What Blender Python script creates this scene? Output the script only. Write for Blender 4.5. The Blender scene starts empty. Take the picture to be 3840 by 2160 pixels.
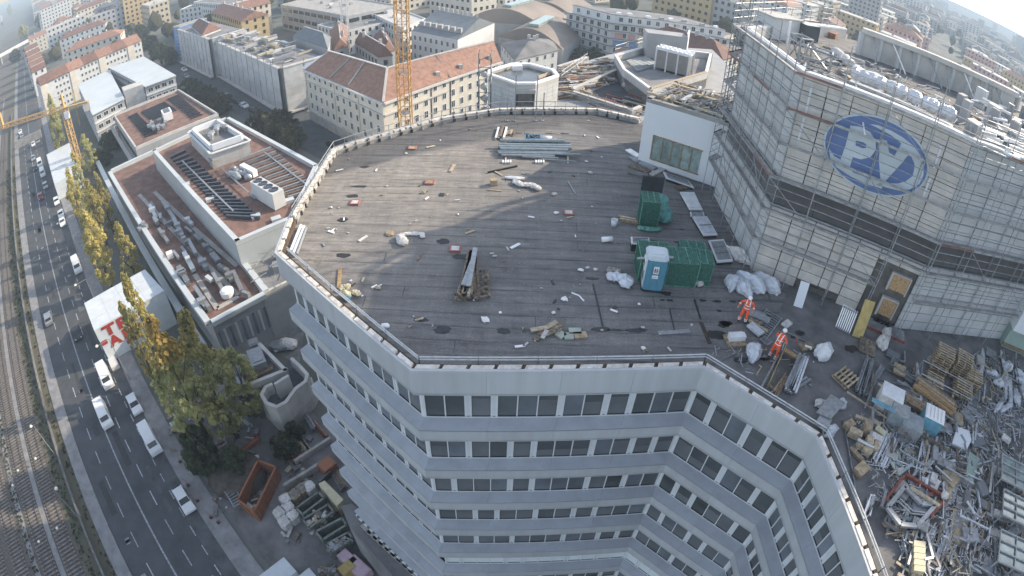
import bpy,math,random
from mathutils import Vector,Matrix
R=math.radians
SC=bpy.context.scene
COL=SC.collection
rnd=random.Random(11)
# ------------------------------------------------------------------ camera, sky, sun, exposure
CAM_Z=56.0
PITCH,ROLL=0.6740146,0.0420917          # looking down, leaning
cam=bpy.data.cameras.new('camera');cam_o=bpy.data.objects.new('camera',cam);COL.objects.link(cam_o)
cam.type='PANO';cam.panorama_type='FISHEYE_LENS_POLYNOMIAL'
cam.sensor_width=36.0;cam.sensor_height=20.25;cam.sensor_fit='HORIZONTAL'
cam.fisheye_fov=R(170)
cam.fisheye_polynomial_k0=0.0
cam.fisheye_polynomial_k1=-4.84770568e-02
cam.fisheye_polynomial_k2=-1.00994791e-05
cam.fisheye_polynomial_k3=-4.31626485e-06
cam.fisheye_polynomial_k4=-8.29864532e-08
cam.clip_start=0.1;cam.clip_end=12000
cr,sr,cp,sp=math.cos(ROLL),math.sin(ROLL),math.cos(PITCH),math.sin(PITCH)
right=Vector((1,0,0));upv=Vector((0,sp,cp));fwd=Vector((0,cp,-sp))
X=right*cr+upv*sr;Y=-right*sr+upv*cr;Zv=-fwd
cam_o.matrix_world=Matrix(((X.x,Y.x,Zv.x,0),(X.y,Y.y,Zv.y,0),(X.z,Y.z,Zv.z,CAM_Z),(0,0,0,1)))
SC.camera=cam_o
SUN_AZ,SUN_EL=R(63),R(27.5)             # azimuth from +y towards +x
world=bpy.data.worlds.new('World');SC.world=world;world.use_nodes=True
nt=world.node_tree;bg=nt.nodes['Background'];sky=nt.nodes.new('ShaderNodeTexSky')
sky.sky_type='NISHITA';sky.sun_disc=False;sky.sun_elevation=SUN_EL;sky.sun_rotation=SUN_AZ
sky.air_density=1.0;sky.dust_density=1.0;sky.ozone_density=1.0
hsv=nt.nodes.new('ShaderNodeHueSaturation');hsv.inputs['Saturation'].default_value=.60   # thin high haze greys the sky
nt.links.new(sky.outputs[0],hsv.inputs['Color']);nt.links.new(hsv.outputs[0],bg.inputs[0]);bg.inputs[1].default_value=0.15
sl=bpy.data.lights.new('sun','SUN');sun=bpy.data.objects.new('sun',sl);COL.objects.link(sun)
sl.energy=3.1;sl.angle=R(0.6);sl.color=(1.0,0.84,0.64)
sdir=Vector((math.sin(SUN_AZ)*math.cos(SUN_EL),math.cos(SUN_AZ)*math.cos(SUN_EL),math.sin(SUN_EL)))
sun.rotation_euler=(-sdir).to_track_quat('-Z','Y').to_euler();sun.location=(60,60,120)
SC.view_settings.view_transform='Standard';SC.view_settings.look='None'
SC.view_settings.exposure=1.12;SC.view_settings.gamma=1.0
try:SC.view_settings.use_curve_mapping=False
except Exception:pass
SC.cycles.max_bounces=5;SC.cycles.volume_bounces=0;SC.cycles.transparent_max_bounces=8
SC.cycles.use_denoising=True

# ------------------------------------------------------------------ measuring helper: the point at height z seen along a direction of the survey photo
A1,A3,A5=0.87299471,0.03361437,0.00312148
def ray(px,py):
    x=(px-1920)/1920;y=(1080-py)/1920;r=math.hypot(x,y)+1e-12
    th=A1*r+A3*r**3+A5*r**5
    a,b,c=math.sin(th)*x/r,math.sin(th)*y/r,math.cos(th)
    return X*a+Y*b-Zv*c
def at(px,py,z):
    d=ray(px,py);k=(z-CAM_Z)/d.z
    return Vector((d.x*k,d.y*k,z))
def crop(ox,oy,w):
    s=w/1932
    return lambda x,y,z:at(ox+x*s,oy+y*s,z)
c1=crop(0,0,640);c2=crop(0,400,560);c3=crop(560,0,640);c4=crop(1120,0,640);c5=crop(1720,0,640);c6=crop(2240,0,640)
f1=crop(560,360,640);f2=crop(560,1100,640);f3=crop(760,1500,640);f4=crop(2700,1000,640);f5=crop(3240,1180,600);f6=crop(3240,1630,600)
t1=crop(2600,60,640);t2=crop(3200,300,640);t3=crop(2600,540,640);t4=crop(3200,780,640)
g5=crop(0,720,960);g6=crop(960,720,960);g7=crop(1920,720,960);h1=crop(0,1440,960);h2=crop(960,1440,960);h4=crop(2880,1440,960)
g4=crop(2880,0,960);rf=crop(1200,380,1359.8)
def d0(x,y,z):return at(x*1.49068,y*1.49068,z)

# ------------------------------------------------------------------ materials
MATS={}
def mat(name,col,rough=0.8,metal=0.0,var=0.12,scale=1.5,bump=0.0,col2=None,alpha=None,emit=None,spec=0.5,detail=6,stretch=None,noise2=None,trans=0):
    if name in MATS:return MATS[name]
    m=bpy.data.materials.new(name);m.use_nodes=True;N=m.node_tree.nodes;L=m.node_tree.links
    b=N['Principled BSDF'];b.inputs['Roughness'].default_value=rough;b.inputs['Metallic'].default_value=metal
    b.inputs['Specular IOR Level'].default_value=spec
    c2_=col2 or tuple(c*(1-var*2.2)for c in col)
    g=N.new('ShaderNodeNewGeometry');mp=N.new('ShaderNodeMapping');L.new(g.outputs['Position'],mp.inputs[0])
    if stretch:mp.inputs['Scale'].default_value=stretch
    n=N.new('ShaderNodeTexNoise');n.inputs['Scale'].default_value=scale;n.inputs['Detail'].default_value=detail;n.inputs['Roughness'].default_value=.62
    L.new(mp.outputs[0],n.inputs['Vector'])
    cr_=N.new('ShaderNodeValToRGB');cr_.color_ramp.elements[0].position=.33;cr_.color_ramp.elements[1].position=.67
    cr_.color_ramp.elements[0].color=(*c2_,1);cr_.color_ramp.elements[1].color=(*tuple(min(1,c*(1+var*.6))for c in col),1)
    L.new(n.outputs[0],cr_.inputs[0]);out=cr_.outputs[0]
    oi=N.new('ShaderNodeObjectInfo');hs=N.new('ShaderNodeHueSaturation');mr=N.new('ShaderNodeMapRange')
    mr.inputs[3].default_value=1-var;mr.inputs[4].default_value=1+var*.6
    L.new(oi.outputs['Random'],mr.inputs[0]);L.new(mr.outputs[0],hs.inputs['Value']);L.new(out,hs.inputs['Color'])
    L.new(hs.outputs[0],b.inputs['Base Color'])
    if bump:
        bp=N.new('ShaderNodeBump');bp.inputs['Strength'].default_value=bump;bp.inputs['Distance'].default_value=.05
        n2=N.new('ShaderNodeTexNoise');n2.inputs['Scale'].default_value=scale*6;n2.inputs['Detail'].default_value=4
        L.new(mp.outputs[0],n2.inputs['Vector']);L.new(n2.outputs[0],bp.inputs['Height']);L.new(bp.outputs[0],b.inputs['Normal'])
    if emit:b.inputs['Emission Color'].default_value=(*col,1);b.inputs['Emission Strength'].default_value=emit
    if alpha is not None:b.inputs['Alpha'].default_value=alpha
    if trans:b.inputs['Transmission Weight'].default_value=trans
    MATS[name]=m;return m
M={}
def mm(k,*a,**kw):M[k]=mat(k,*a,**kw)
mm('facade_white',(.47,.492,.515),.5,var=.05,scale=1.6,stretch=(1,1,.12))
mm('sill_blue',(.35,.375,.42),.45,var=.07,scale=.9,detail=8)
mm('window_glass',(.10,.115,.125),.22,var=.22,scale=.2,spec=.7)
mm('window_shade',(.14,.155,.17),.3,var=.12,scale=.3)
mm('window_blind',(.17,.195,.23),.35,var=.2,scale=.3)
mm('white_blind',(.72,.78,.80),.5,var=.04)
mm('window_frame',(.66,.69,.72),.4,var=.03)
mm('dark_core',(.05,.055,.06),.7)
mm('coping',(.74,.72,.68),.6,var=.15,scale=3,col2=(.48,.42,.35),bump=.2)
mm('rust_joint',(.13,.09,.06),.9,var=.3,scale=6)
mm('galvanised',(.36,.38,.40),.42,metal=.35,var=.15,scale=5)
mm('steel_dull',(.30,.32,.34),.5,metal=.4,var=.25,scale=4)
mm('scaffold',(.40,.42,.44),.5,metal=.3,var=.2,scale=3)
mm('plank_pale',(.50,.49,.48),.7,var=.15,scale=2)
mm('deck_grey',(.31,.32,.34),.7,metal=.2,var=.2,scale=2)
mm('rust_red',(.30,.09,.06),.8,var=.25,scale=3)
mm('concrete',(.40,.39,.37),.85,var=.15,scale=.8,bump=.15)
mm('concrete_light',(.52,.51,.49),.8,var=.1,scale=.6,bump=.1)
mm('concrete_dark',(.20,.20,.20),.9,var=.2,scale=.9,bump=.2)
mm('panel_pale',(.66,.62,.57),.8,var=.07,scale=1.2,col2=(.50,.48,.45),bump=.08)
mm('panel_cool',(.56,.575,.58),.75,var=.06,scale=1.2,bump=.08)
mm('joint_dark',(.19,.18,.17),.9,var=.2)
mm('louvre',(.25,.245,.24),.55,metal=.3,var=.08)
mm('white_render',(.70,.73,.76),.7,var=.02,scale=.5)
mm('sign_blue',(.13,.20,.40),.55,var=.08,scale=.8)
mm('sign_white',(.55,.62,.66),.55,var=.05,scale=.8)
mm('toe_red',(.27,.15,.13),.8,var=.2)
mm('terrace_bitumen',(.155,.153,.152),.9,var=.3,scale=.7,bump=.3,col2=(.085,.086,.09),detail=10)
mm('osb',(.50,.33,.17),.8,var=.25,scale=12,bump=.2)
mm('timber',(.36,.27,.18),.8,var=.25,scale=5,bump=.2)
mm('timber_pale',(.52,.43,.31),.8,var=.2,scale=5)
mm('timber_old',(.26,.21,.16),.85,var=.35,scale=7,bump=.3)
mm('yellow_board',(.46,.35,.13),.6,var=.12,scale=3)
mm('black_tarp',(.035,.038,.042),.5,var=.3)
mm('white_plastic',(.74,.76,.78),.3,var=.08,scale=2,bump=.4)
mm('foil',(.62,.66,.72),.22,var=.12,scale=3,bump=.9,spec=.8)
mm('rail_bright',(.58,.60,.62),.4,metal=.2,var=.1,scale=4)
mm('teal_net',(.16,.42,.40),.7,var=.15,scale=4,bump=.6)
mm('green_mesh',(.06,.19,.145),.7,var=.2,scale=8)
mm('green_bright',(.13,.34,.27),.7,var=.25,scale=5,bump=.5)
mm('toilet_blue',(.10,.27,.37),.35,var=.05)
mm('toilet_white',(.62,.68,.72),.35,var=.05)
mm('orange_fabric',(.95,.13,.045),.8,var=.1,scale=12)
mm('reflective',(.85,.85,.80),.4,var=.03)
mm('white_gloss',(.86,.86,.86),.25,var=.02)
mm('skin',(.50,.30,.22),.6,var=.05)
mm('boot',(.05,.04,.04),.7)
mm('red_plastic',(.36,.13,.11),.5,var=.12)
mm('blue_plastic',(.05,.22,.38),.5,var=.1)
mm('blue_wrap',(.16,.38,.50),.45,var=.15,bump=.5)
mm('pipe_grey',(.28,.33,.36),.35,var=.12,scale=3)
mm('insulation',(.60,.56,.40),.9,var=.2,scale=8,bump=.5)
mm('insul_green',(.42,.47,.40),.9,var=.1)
mm('cardboard',(.42,.33,.22),.85,var=.2,scale=4)
mm('asphalt',(.082,.090,.100),.85,var=.14,scale=.35,bump=.1)
mm('asphalt_worn',(.11,.115,.125),.9,var=.2,scale=.5,bump=.1)
mm('tar_dark',(.045,.047,.05),.8,var=.15)
mm('pavement',(.25,.25,.255),.9,var=.14,scale=.7,bump=.1)
mm('paint',(.46,.50,.54),.6,var=.25,scale=3)
mm('ballast',(.13,.115,.10),.95,var=.3,scale=3,bump=.8,col2=(.07,.06,.055))
mm('rust_brown',(.20,.13,.10),.8,var=.2)
mm('verge',(.11,.115,.07),.95,var=.35,scale=.8,bump=.5,col2=(.16,.14,.11))
mm('sleeper',(.21,.20,.19),.9,var=.15)
mm('rail_steel',(.22,.16,.13),.4,metal=.6,var=.2)
mm('frame_grey',(.36,.38,.40),.5,metal=.2,var=.15,scale=3)
mm('city_ground',(.15,.15,.15),.95,var=.25,scale=.03,col2=(.07,.085,.055),detail=8)
mm('yard_ground',(.29,.285,.29),.95,var=.3,scale=.25,bump=.4,col2=(.14,.13,.125),detail=10)
mm('red_gravel',(.25,.15,.12),.95,var=.25,scale=.5,bump=.5,col2=(.14,.085,.07))
mm('roof_red',(.32,.18,.13),.85,var=.16,scale=.9,bump=.3,detail=9)
mm('roof_brown',(.20,.11,.085),.85,var=.15,scale=.6,bump=.2)
mm('roof_slate',(.16,.18,.20),.6,var=.1,scale=.5)
mm('roof_metal',(.58,.62,.63),.35,metal=.15,var=.05,scale=.2)
mm('roof_grey',(.24,.24,.245),.85,var=.2,scale=.2)
mm('hall_roof',(.27,.23,.20),.8,var=.1,scale=.1)
mm('wall_cream',(.60,.565,.49),.85,var=.06,scale=.4)
mm('wall_beige',(.50,.44,.33),.85,var=.06,scale=.4)
mm('wall_white',(.60,.61,.61),.85,var=.06,scale=.4)
mm('wall_grey',(.36,.37,.38),.85,var=.08,scale=.4)
mm('wall_blue',(.17,.30,.58),.8,var=.08,scale=.4)
mm('wall_pink',(.55,.36,.34),.85,var=.06)
mm('wall_ochre',(.50,.38,.20),.85,var=.08)
mm('wrap_net',(.47,.485,.50),.8,var=.1,scale=.5,col2=(.38,.40,.42))
mm('pane_dark',(.035,.042,.05),.15,var=.4,spec=.6)
mm('solar',(.045,.055,.075),.18,var=.15,spec=.8)
mm('crane_orange',(.62,.33,.08),.5,var=.15,scale=2)
mm('crane_yellow',(.60,.38,.14),.5,var=.15,scale=2)
mm('crane_white',(.55,.56,.56),.5,var=.1)
mm('leaf_yellow',(.56,.47,.17),.8,var=.25,scale=.6,col2=(.36,.34,.13))
mm('leaf_olive',(.52,.49,.22),.8,var=.18,scale=.5,col2=(.33,.35,.16))
mm('leaf_orange',(.58,.43,.13),.8,var=.3,scale=.8)
mm('leaf_dark',(.13,.15,.08),.85,var=.35,scale=.8,col2=(.05,.07,.035))
mm('leaf_brown',(.13,.12,.06),.85,var=.35,scale=.8,col2=(.07,.07,.035))
mm('bark',(.10,.08,.06),.95)
mm('car_white',(.72,.74,.76),.2,var=.02)
mm('car_dark',(.03,.035,.04),.2,var=.1)
mm('car_silver',(.38,.40,.42),.25,metal=.5,var=.05)
mm('car_red',(.22,.03,.03),.25)
mm('car_glass',(.015,.02,.025),.08,spec=.8)
mm('tyre',(.02,.02,.02),.9)
mm('skip_orange',(.28,.12,.065),.7,var=.25,scale=2,bump=.2,col2=(.28,.11,.05))
mm('skip_green',(.22,.25,.22),.6,var=.2,scale=2)
mm('sign_red',(.36,.03,.02),.6,var=.05)
mm('container_white',(.60,.65,.68),.5,var=.06,scale=.6)
mm('cabin_yellow',(.62,.56,.38),.6,var=.08)
mm('bag_white',(.66,.64,.62),.8,var=.15,scale=4,bump=.5)
mm('soil',(.11,.095,.08),.95,var=.3,scale=1,bump=.6)
mm('glass_pale',(.30,.38,.36),.1,var=.2,spec=.8)
mm('pale_green',(.30,.40,.36),.6,var=.05)
mm('debris_mix',(.30,.27,.24),.9,var=.4,scale=6,col2=(.10,.09,.08))
mm('lamp_white',(.80,.78,.66),.4,var=.05)
mm('pink_plastic',(.62,.45,.52),.5,var=.1)

# bitumen roof: dark sheets, scuffed, dusty in places
def membrane():
    m=bpy.data.materials.new('bitumen_sheet');m.use_nodes=True;N=m.node_tree.nodes;L=m.node_tree.links
    b=N['Principled BSDF'];b.inputs['Roughness'].default_value=.85
    g=N.new('ShaderNodeNewGeometry')
    def noise(scale,det,st,rough=.6):
        mp=N.new('ShaderNodeMapping');mp.inputs['Scale'].default_value=st;L.new(g.outputs['Position'],mp.inputs[0])
        n=N.new('ShaderNodeTexNoise');n.inputs['Scale'].default_value=scale;n.inputs['Detail'].default_value=det;n.inputs['Roughness'].default_value=rough
        L.new(mp.outputs[0],n.inputs['Vector']);return n.outputs[0]
    def ramp(src,p0,p1,c0,c1):
        r=N.new('ShaderNodeValToRGB');r.color_ramp.elements[0].position=p0;r.color_ramp.elements[1].position=p1
        r.color_ramp.elements[0].color=(*c0,1);r.color_ramp.elements[1].color=(*c1,1);L.new(src,r.inputs[0]);return r.outputs[0]
    def mix(f,a,c,t='MIX'):
        x=N.new('ShaderNodeMix');x.data_type='RGBA';x.blend_type=t
        if isinstance(f,float):x.inputs[0].default_value=f
        else:L.new(f,x.inputs[0])
        L.new(a,x.inputs[6]);L.new(c,x.inputs[7]);return x.outputs[2]
    base=ramp(noise(1.0,9,(.35,2.2,1),.68),.3,.72,(.095,.098,.104),(.235,.235,.235))
    dust=ramp(noise(.16,9,(1,1.3,1),.66),.42,.60,(0,0,0),(1,1,1))
    fine=ramp(noise(7,6,(1,1,1),.7),.35,.7,(.14,.138,.134),(.27,.262,.25))
    sx=N.new('ShaderNodeSeparateXYZ');L.new(g.outputs['Position'],sx.inputs[0])
    def mth(op,p,q):
        x=N.new('ShaderNodeMath');x.operation=op
        for i,v in enumerate((p,q)):
            if isinstance(v,(int,float)):x.inputs[i].default_value=v
            else:L.new(v,x.inputs[i])
        return x.outputs[0]
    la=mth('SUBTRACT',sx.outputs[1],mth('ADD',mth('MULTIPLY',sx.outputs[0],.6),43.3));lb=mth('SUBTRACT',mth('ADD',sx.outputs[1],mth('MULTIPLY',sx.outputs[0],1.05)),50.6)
    far_dark=mth('ADD',mth('MAXIMUM',la,lb),mth('MULTIPLY',mth('SUBTRACT',noise(.5,5,(1,1,1)),.5),2.2))   # a darker, less tan strip along the far parapet
    far_darkm=N.new('ShaderNodeMapRange');far_darkm.inputs[1].default_value=-.3;far_darkm.inputs[2].default_value=.5;L.new(far_dark,far_darkm.inputs[0])
    sunlit_tan=mth('SUBTRACT',14.0,mth('ADD',sx.outputs[0],mth('MULTIPLY',mth('ABSOLUTE',mth('SUBTRACT',sx.outputs[1],36.0),0),.7)))  # dust tone, with the sunlit part's warmer, lighter look put into the colour
    tm_=N.new('ShaderNodeMapRange');tm_.inputs[1].default_value=6.0;tm_.inputs[2].default_value=19.0;L.new(mth('ADD',sunlit_tan,mth('MULTIPLY',mth('SUBTRACT',noise(.22,6,(1,1,1)),.5),26.0)),tm_.inputs[0])
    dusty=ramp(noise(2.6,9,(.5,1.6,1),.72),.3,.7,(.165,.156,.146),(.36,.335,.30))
    c=mix(dust,base,mix(.55,base,fine));c=mix(mth('MULTIPLY',mth('MULTIPLY',tm_.outputs[0],.85),mth('SUBTRACT',1.0,mth('MULTIPLY',far_darkm.outputs[0],1.0))),c,dusty)
    wc=N.new('ShaderNodeMix');wc.data_type='RGBA';wc.blend_type='MULTIPLY';L.new(mth('MULTIPLY',far_darkm.outputs[0],.55),wc.inputs[0]);L.new(c,wc.inputs[6]);wc.inputs[7].default_value=(.38,.39,.42,1);c=wc.outputs[2]
    sy=mth('FRACT',mth('DIVIDE',mth('ADD',mth('SUBTRACT',sx.outputs[1],16.53),mth('MULTIPLY',mth('SUBTRACT',noise(1.1,4,(1,1,1)),.5),.16)),.96),0)
    sb=ramp(sy,.0,.17,(1,1,1),(0,0,0));sm_=ramp(noise(.55,6,(.7,2.5,1),.7),.40,.56,(.12,.12,.12),(1,1,1))
    dk=N.new('ShaderNodeMix');dk.data_type='RGBA';dk.blend_type='MULTIPLY';L.new(mth('MULTIPLY',sb,sm_),dk.inputs[0]);L.new(c,dk.inputs[6]);dk.inputs[7].default_value=(.42,.42,.43,1);c=dk.outputs[2]
    c=mix(.8,c,ramp(noise(.8,8,(.3,3.0,1),.72),.32,.68,(.74,.74,.76),(1.36,1.34,1.31)),'MULTIPLY')
    c=mix(.8,c,ramp(noise(.7,8,(2.6,.3,1),.7),.38,.66,(.9,.9,.9),(1.12,1.11,1.1)),'MULTIPLY')
    gm=ramp(noise(14,4,(1,1,1),.8),.38,.7,(.72,.72,.72),(1.25,1.22,1.18));c=mix(.8,c,gm,'MULTIPLY')
    st=ramp(noise(.9,8,(1,1,1),.7),.56,.74,(1,1,1),(.45,.42,.40))
    c=mix(.75,c,st,'MULTIPLY')
    oi=N.new('ShaderNodeObjectInfo');mr=N.new('ShaderNodeMapRange');mr.inputs[3].default_value=.94;mr.inputs[4].default_value=1.05
    L.new(oi.outputs['Random'],mr.inputs[0]);hs=N.new('ShaderNodeHueSaturation');L.new(mr.outputs[0],hs.inputs['Value']);L.new(c,hs.inputs['Color'])
    L.new(hs.outputs[0],b.inputs['Base Color'])
    bp=N.new('ShaderNodeBump');bp.inputs['Strength'].default_value=.5;bp.inputs['Distance'].default_value=.04
    L.new(noise(1.6,8,(.5,2.5,1),.65),bp.inputs['Height']);L.new(bp.outputs[0],b.inputs['Normal'])
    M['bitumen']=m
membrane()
mm('seam_dark',(.032,.032,.034),.8,var=.3,scale=.9,col2=(.13,.125,.12))

# ------------------------------------------------------------------ mesh builder
class MB:
    def __init__(s):s.v=[];s.f=[];s.m=[];s.g=[]
    def add(s,vs,fs,mi=0):
        o=len(s.v);s.g.append((o,len(s.f)));s.v+=[tuple(v)for v in vs];s.f+=[tuple(o+i for i in f)for f in fs];s.m+=[mi]*len(fs);return s
    def box(s,c,size,rz=0,mi=0,tilt=None):
        hx,hy,hz=size[0]/2,size[1]/2,size[2]/2
        ca,sa=math.cos(rz),math.sin(rz);vs=[]
        for x,y,z in((-hx,-hy,-hz),(hx,-hy,-hz),(hx,hy,-hz),(-hx,hy,-hz),(-hx,-hy,hz),(hx,-hy,hz),(hx,hy,hz),(-hx,hy,hz)):
            if tilt:
                v=tilt@Vector((x,y,z));x,y,z=v
            vs.append((c[0]+x*ca-y*sa,c[1]+x*sa+y*ca,c[2]+z))
        return s.add(vs,((0,3,2,1),(4,5,6,7),(0,1,5,4),(1,2,6,5),(2,3,7,6),(3,0,4,7)),mi)
    def prism(s,poly,z0,z1,mi=0,mtop=None,inset=0):
        n=len(poly);a=sum(poly[i][0]*poly[(i+1)%n][1]-poly[(i+1)%n][0]*poly[i][1]for i in range(n))
        if a<0:poly=list(poly)[::-1]
        vs=[(p[0],p[1],z0)for p in poly]+[(p[0],p[1],z1)for p in poly]
        s.add(vs,[tuple(range(n-1,-1,-1))]+[(i,(i+1)%n,n+(i+1)%n,n+i)for i in range(n)],mi)
        o=len(s.v);s.v+=vs[n:];s.f.append(tuple(range(o,o+n)));s.m.append(mi if mtop is None else mtop)
        return s
    def bar(s,p,q,w,h=None,mi=0):
        p=Vector(p);q=Vector(q);d=(q-p);L=d.length
        if L<1e-5:return s
        d/=L;h=h or w;u=Vector((0,0,1))if abs(d.z)<.95 else Vector((1,0,0))
        a=d.cross(u).normalized()*w/2;b=a.cross(d).normalized()*h/2
        vs=[p-a-b,p+a-b,p+a+b,p-a+b,q-a-b,q+a-b,q+a+b,q-a+b]
        return s.add(vs,((0,1,2,3),(7,6,5,4),(0,4,5,1),(1,5,6,2),(2,6,7,3),(3,7,4,0)),mi)
    def tube(s,p,q,r,n=8,r2=None,mi=0,cap=True):
        p=Vector(p);q=Vector(q);d=(q-p)
        if d.length<1e-5:return s
        d.normalize();r2=r if r2 is None else r2
        u=Vector((0,0,1))if abs(d.z)<.95 else Vector((1,0,0));a=d.cross(u).normalized();b=d.cross(a)
        vs=[]
        for P,rr in((p,r),(q,r2)):
            for i in range(n):
                t=2*math.pi*i/n;vs.append(P+(a*math.cos(t)+b*math.sin(t))*rr)
        fs=[(i,(i+1)%n,n+(i+1)%n,n+i)for i in range(n)]
        if cap:fs+=[tuple(range(n-1,-1,-1)),tuple(range(n,2*n))]
        return s.add(vs,fs,mi)
    def lathe(s,c,prof,n=12,mi=0):
        vs=[];m=len(prof)
        for r,z in prof:
            for i in range(n):
                t=2*math.pi*i/n;vs.append((c[0]+r*math.cos(t),c[1]+r*math.sin(t),c[2]+z))
        fs=[(j*n+i,j*n+(i+1)%n,(j+1)*n+(i+1)%n,(j+1)*n+i)for j in range(m-1)for i in range(n)]
        fs+=[tuple(range(n-1,-1,-1)),tuple(range((m-1)*n,m*n))]
        return s.add(vs,fs,mi)
    def slab(s,a,b,thick,z0,z1,mi=0):
        """upright wall between plan points a, b, thickness to the left of a->b"""
        a=Vector(a[:2]);b=Vector(b[:2]);n=Vector((-(b-a).y,(b-a).x)).normalized()*thick
        return s.prism([a,b,b+n,a+n],z0,z1,mi)
    def blob(s,c,size,n=1,rough=.25,mi=0,rg=rnd,flat=False):
        import bmesh
        bm=bmesh.new();bmesh.ops.create_icosphere(bm,subdivisions=n,radius=1)
        vs=[]
        for v in bm.verts:
            k=1+rg.uniform(-rough,rough);z=v.co.z*k
            if flat:z=max(z,-.35)
            vs.append((c[0]+v.co.x*k*size[0],c[1]+v.co.y*k*size[1],c[2]+z*size[2]))
        fs=[tuple(v.index for v in f.verts)for f in bm.faces];bm.free()
        return s.add(vs,fs,mi)
    def mesh(s,name,mats,org=(0,0,0),smooth=False):
        me=bpy.data.meshes.new(name);o=Vector(org)
        me.from_pydata([tuple(Vector(v)-o)for v in s.v],[],s.f)
        for m in(mats if isinstance(mats,(list,tuple))else[mats]):me.materials.append(M[m]if isinstance(m,str)else m)
        if len(me.materials)>1:me.polygons.foreach_set('material_index',s.m)
        if smooth:me.polygons.foreach_set('use_smooth',[True]*len(me.polygons))
        me.update();return me
def worldloc(o):
    return Vector((0,0,0))if o is None else Vector(o['_w'])
def link(name,me,parent=None,loc=(0,0,0),rz=0):
    """object with mesh me at world loc, child of parent (parents are unrotated while building)"""
    o=bpy.data.objects.new(name,me);COL.objects.link(o);loc=Vector(loc)
    if parent is not None:o.parent=parent;o.location=loc-worldloc(parent)
    else:o.location=loc
    o.rotation_euler.z=rz;o['_w']=tuple(loc);return o
APART={'rail','window_sill','bracing','post','pictogram','side_pictogram','corner_panel','door_rib','opening_frame','window_frame','band_edge','rib','string_course','rim','face_feature','small_roof','foot_pad','reflective_band','brace_stripe','bar','side_bar','ladder','pier','coping_piece'}
def part(name,mb,mats,parent,kind=None,smooth=False,label=None):
    if name in APART and len(mb.g)>1 and kind is None:     # pieces that can be picked apart become objects of their own
        o=None;ends=mb.g[1:]+[(len(mb.v),len(mb.f))]
        for(v0,f0),(v1,f1)in zip(mb.g,ends):
            q=MB();q.v=mb.v[v0:v1];q.f=[tuple(i-v0 for i in f)for f in mb.f[f0:f1]];q.m=mb.m[f0:f1];q.g=[(0,0)]
            if q.f:o=part(name,q,mats,parent,None,smooth,label)
        return o
    org=worldloc(parent);o=link(name,mb.mesh(name,mats,org,smooth),parent,org)
    if kind:o['kind']=kind
    if label:o['label']=label
    return o
def tagit(o,label,cat,group=None):
    o['label']=label;o['category']=cat
    if group:o['group']=group
    return o
def thing(name,label,cat,loc=(0,0,0),group=None):
    o=bpy.data.objects.new(name,None);COL.objects.link(o);o.location=loc;o['_w']=tuple(loc);o.empty_display_size=.3
    return tagit(o,label,cat,group)
def solo(name,mb,mats,label,cat,group=None,smooth=False):
    c=Vector(mb.v[0]);xs=[Vector(v)for v in mb.v]
    c=Vector((sum(v.x for v in xs)/len(xs),sum(v.y for v in xs)/len(xs),min(v.z for v in xs)))
    o=link(name,mb.mesh(name,mats,c,smooth),None,c);return tagit(o,label,cat,group)
def setting(name,mb,mats,parent=None,kind='structure'):
    o=link(name,mb.mesh(name,mats),parent);o['kind']=kind;return o
def copy_tree(src,parent=None):
    c=src.copy();COL.objects.link(c)
    if parent is not None:c.parent=parent
    for ch in[x for x in src.children]:copy_tree(ch,c)
    return c
def place(src,loc,rz,label,group=None,scale=None):
    c=copy_tree(src);c.location=loc;c.rotation_euler.z=rz;c['label']=label;c['_w']=tuple(loc)
    if group:c['group']=group
    if scale:c.scale=scale
    return c
def offset(poly,d):
    """offset a CCW or CW open/closed polyline outward (to the right of travel) by d"""
    n=len(poly);out=[]
    for i in range(n):
        p=Vector(poly[i][:2]);a=Vector(poly[i-1][:2])if i else None;b=Vector(poly[i+1][:2])if i<n-1 else None
        def nr(u,v):w=(v-u).normalized();return Vector((w.y,-w.x))
        if a is None:out.append(p+nr(p,b)*d)
        elif b is None:out.append(p+nr(a,p)*d)
        else:
            n1,n2=nr(a,p),nr(p,b);out.append(p+(n1+n2)*(d/(1+n1.dot(n2))))
    return out
def dirof(a,b):return math.atan2(b[1]-a[1],b[0]-a[0])

DESC={'galvanised':'grey galvanised','steel_dull':'dull steel','foil':'shiny film-wrapped','timber_old':'old brown wooden','timber':'brown wooden','timber_pale':'pale wooden','pipe_grey':'bluish grey','deck_grey':'flat grey','white_plastic':'white plastic','white_gloss':'glossy white','rust_red':'rust red','roof_red':'brick red','concrete_light':'pale concrete','concrete_dark':'dark concrete','concrete':'grey concrete','bag_white':'off-white','debris_mix':'dusty brown','cardboard':'tan cardboard','black_tarp':'black','roof_slate':'slate grey','insulation':'yellowish','wall_grey':'mid grey','panel_cool':'pale grey'}

for k_ in[k for k in M if k.startswith('leaf_')]:
    nt_=M[k_].node_tree;pb=nt_.nodes['Principled BSDF'];tr_=nt_.nodes.new('ShaderNodeBsdfTranslucent');mx_=nt_.nodes.new('ShaderNodeMixShader');mx_.inputs[0].default_value=.5
    nt_.links.new(pb.inputs['Base Color'].links[0].from_socket,tr_.inputs[0]);nt_.links.new(pb.outputs[0],mx_.inputs[1]);nt_.links.new(tr_.outputs[0],mx_.inputs[2]);nt_.links.new(mx_.outputs[0],nt_.nodes['Material Output'].inputs[0])
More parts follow.
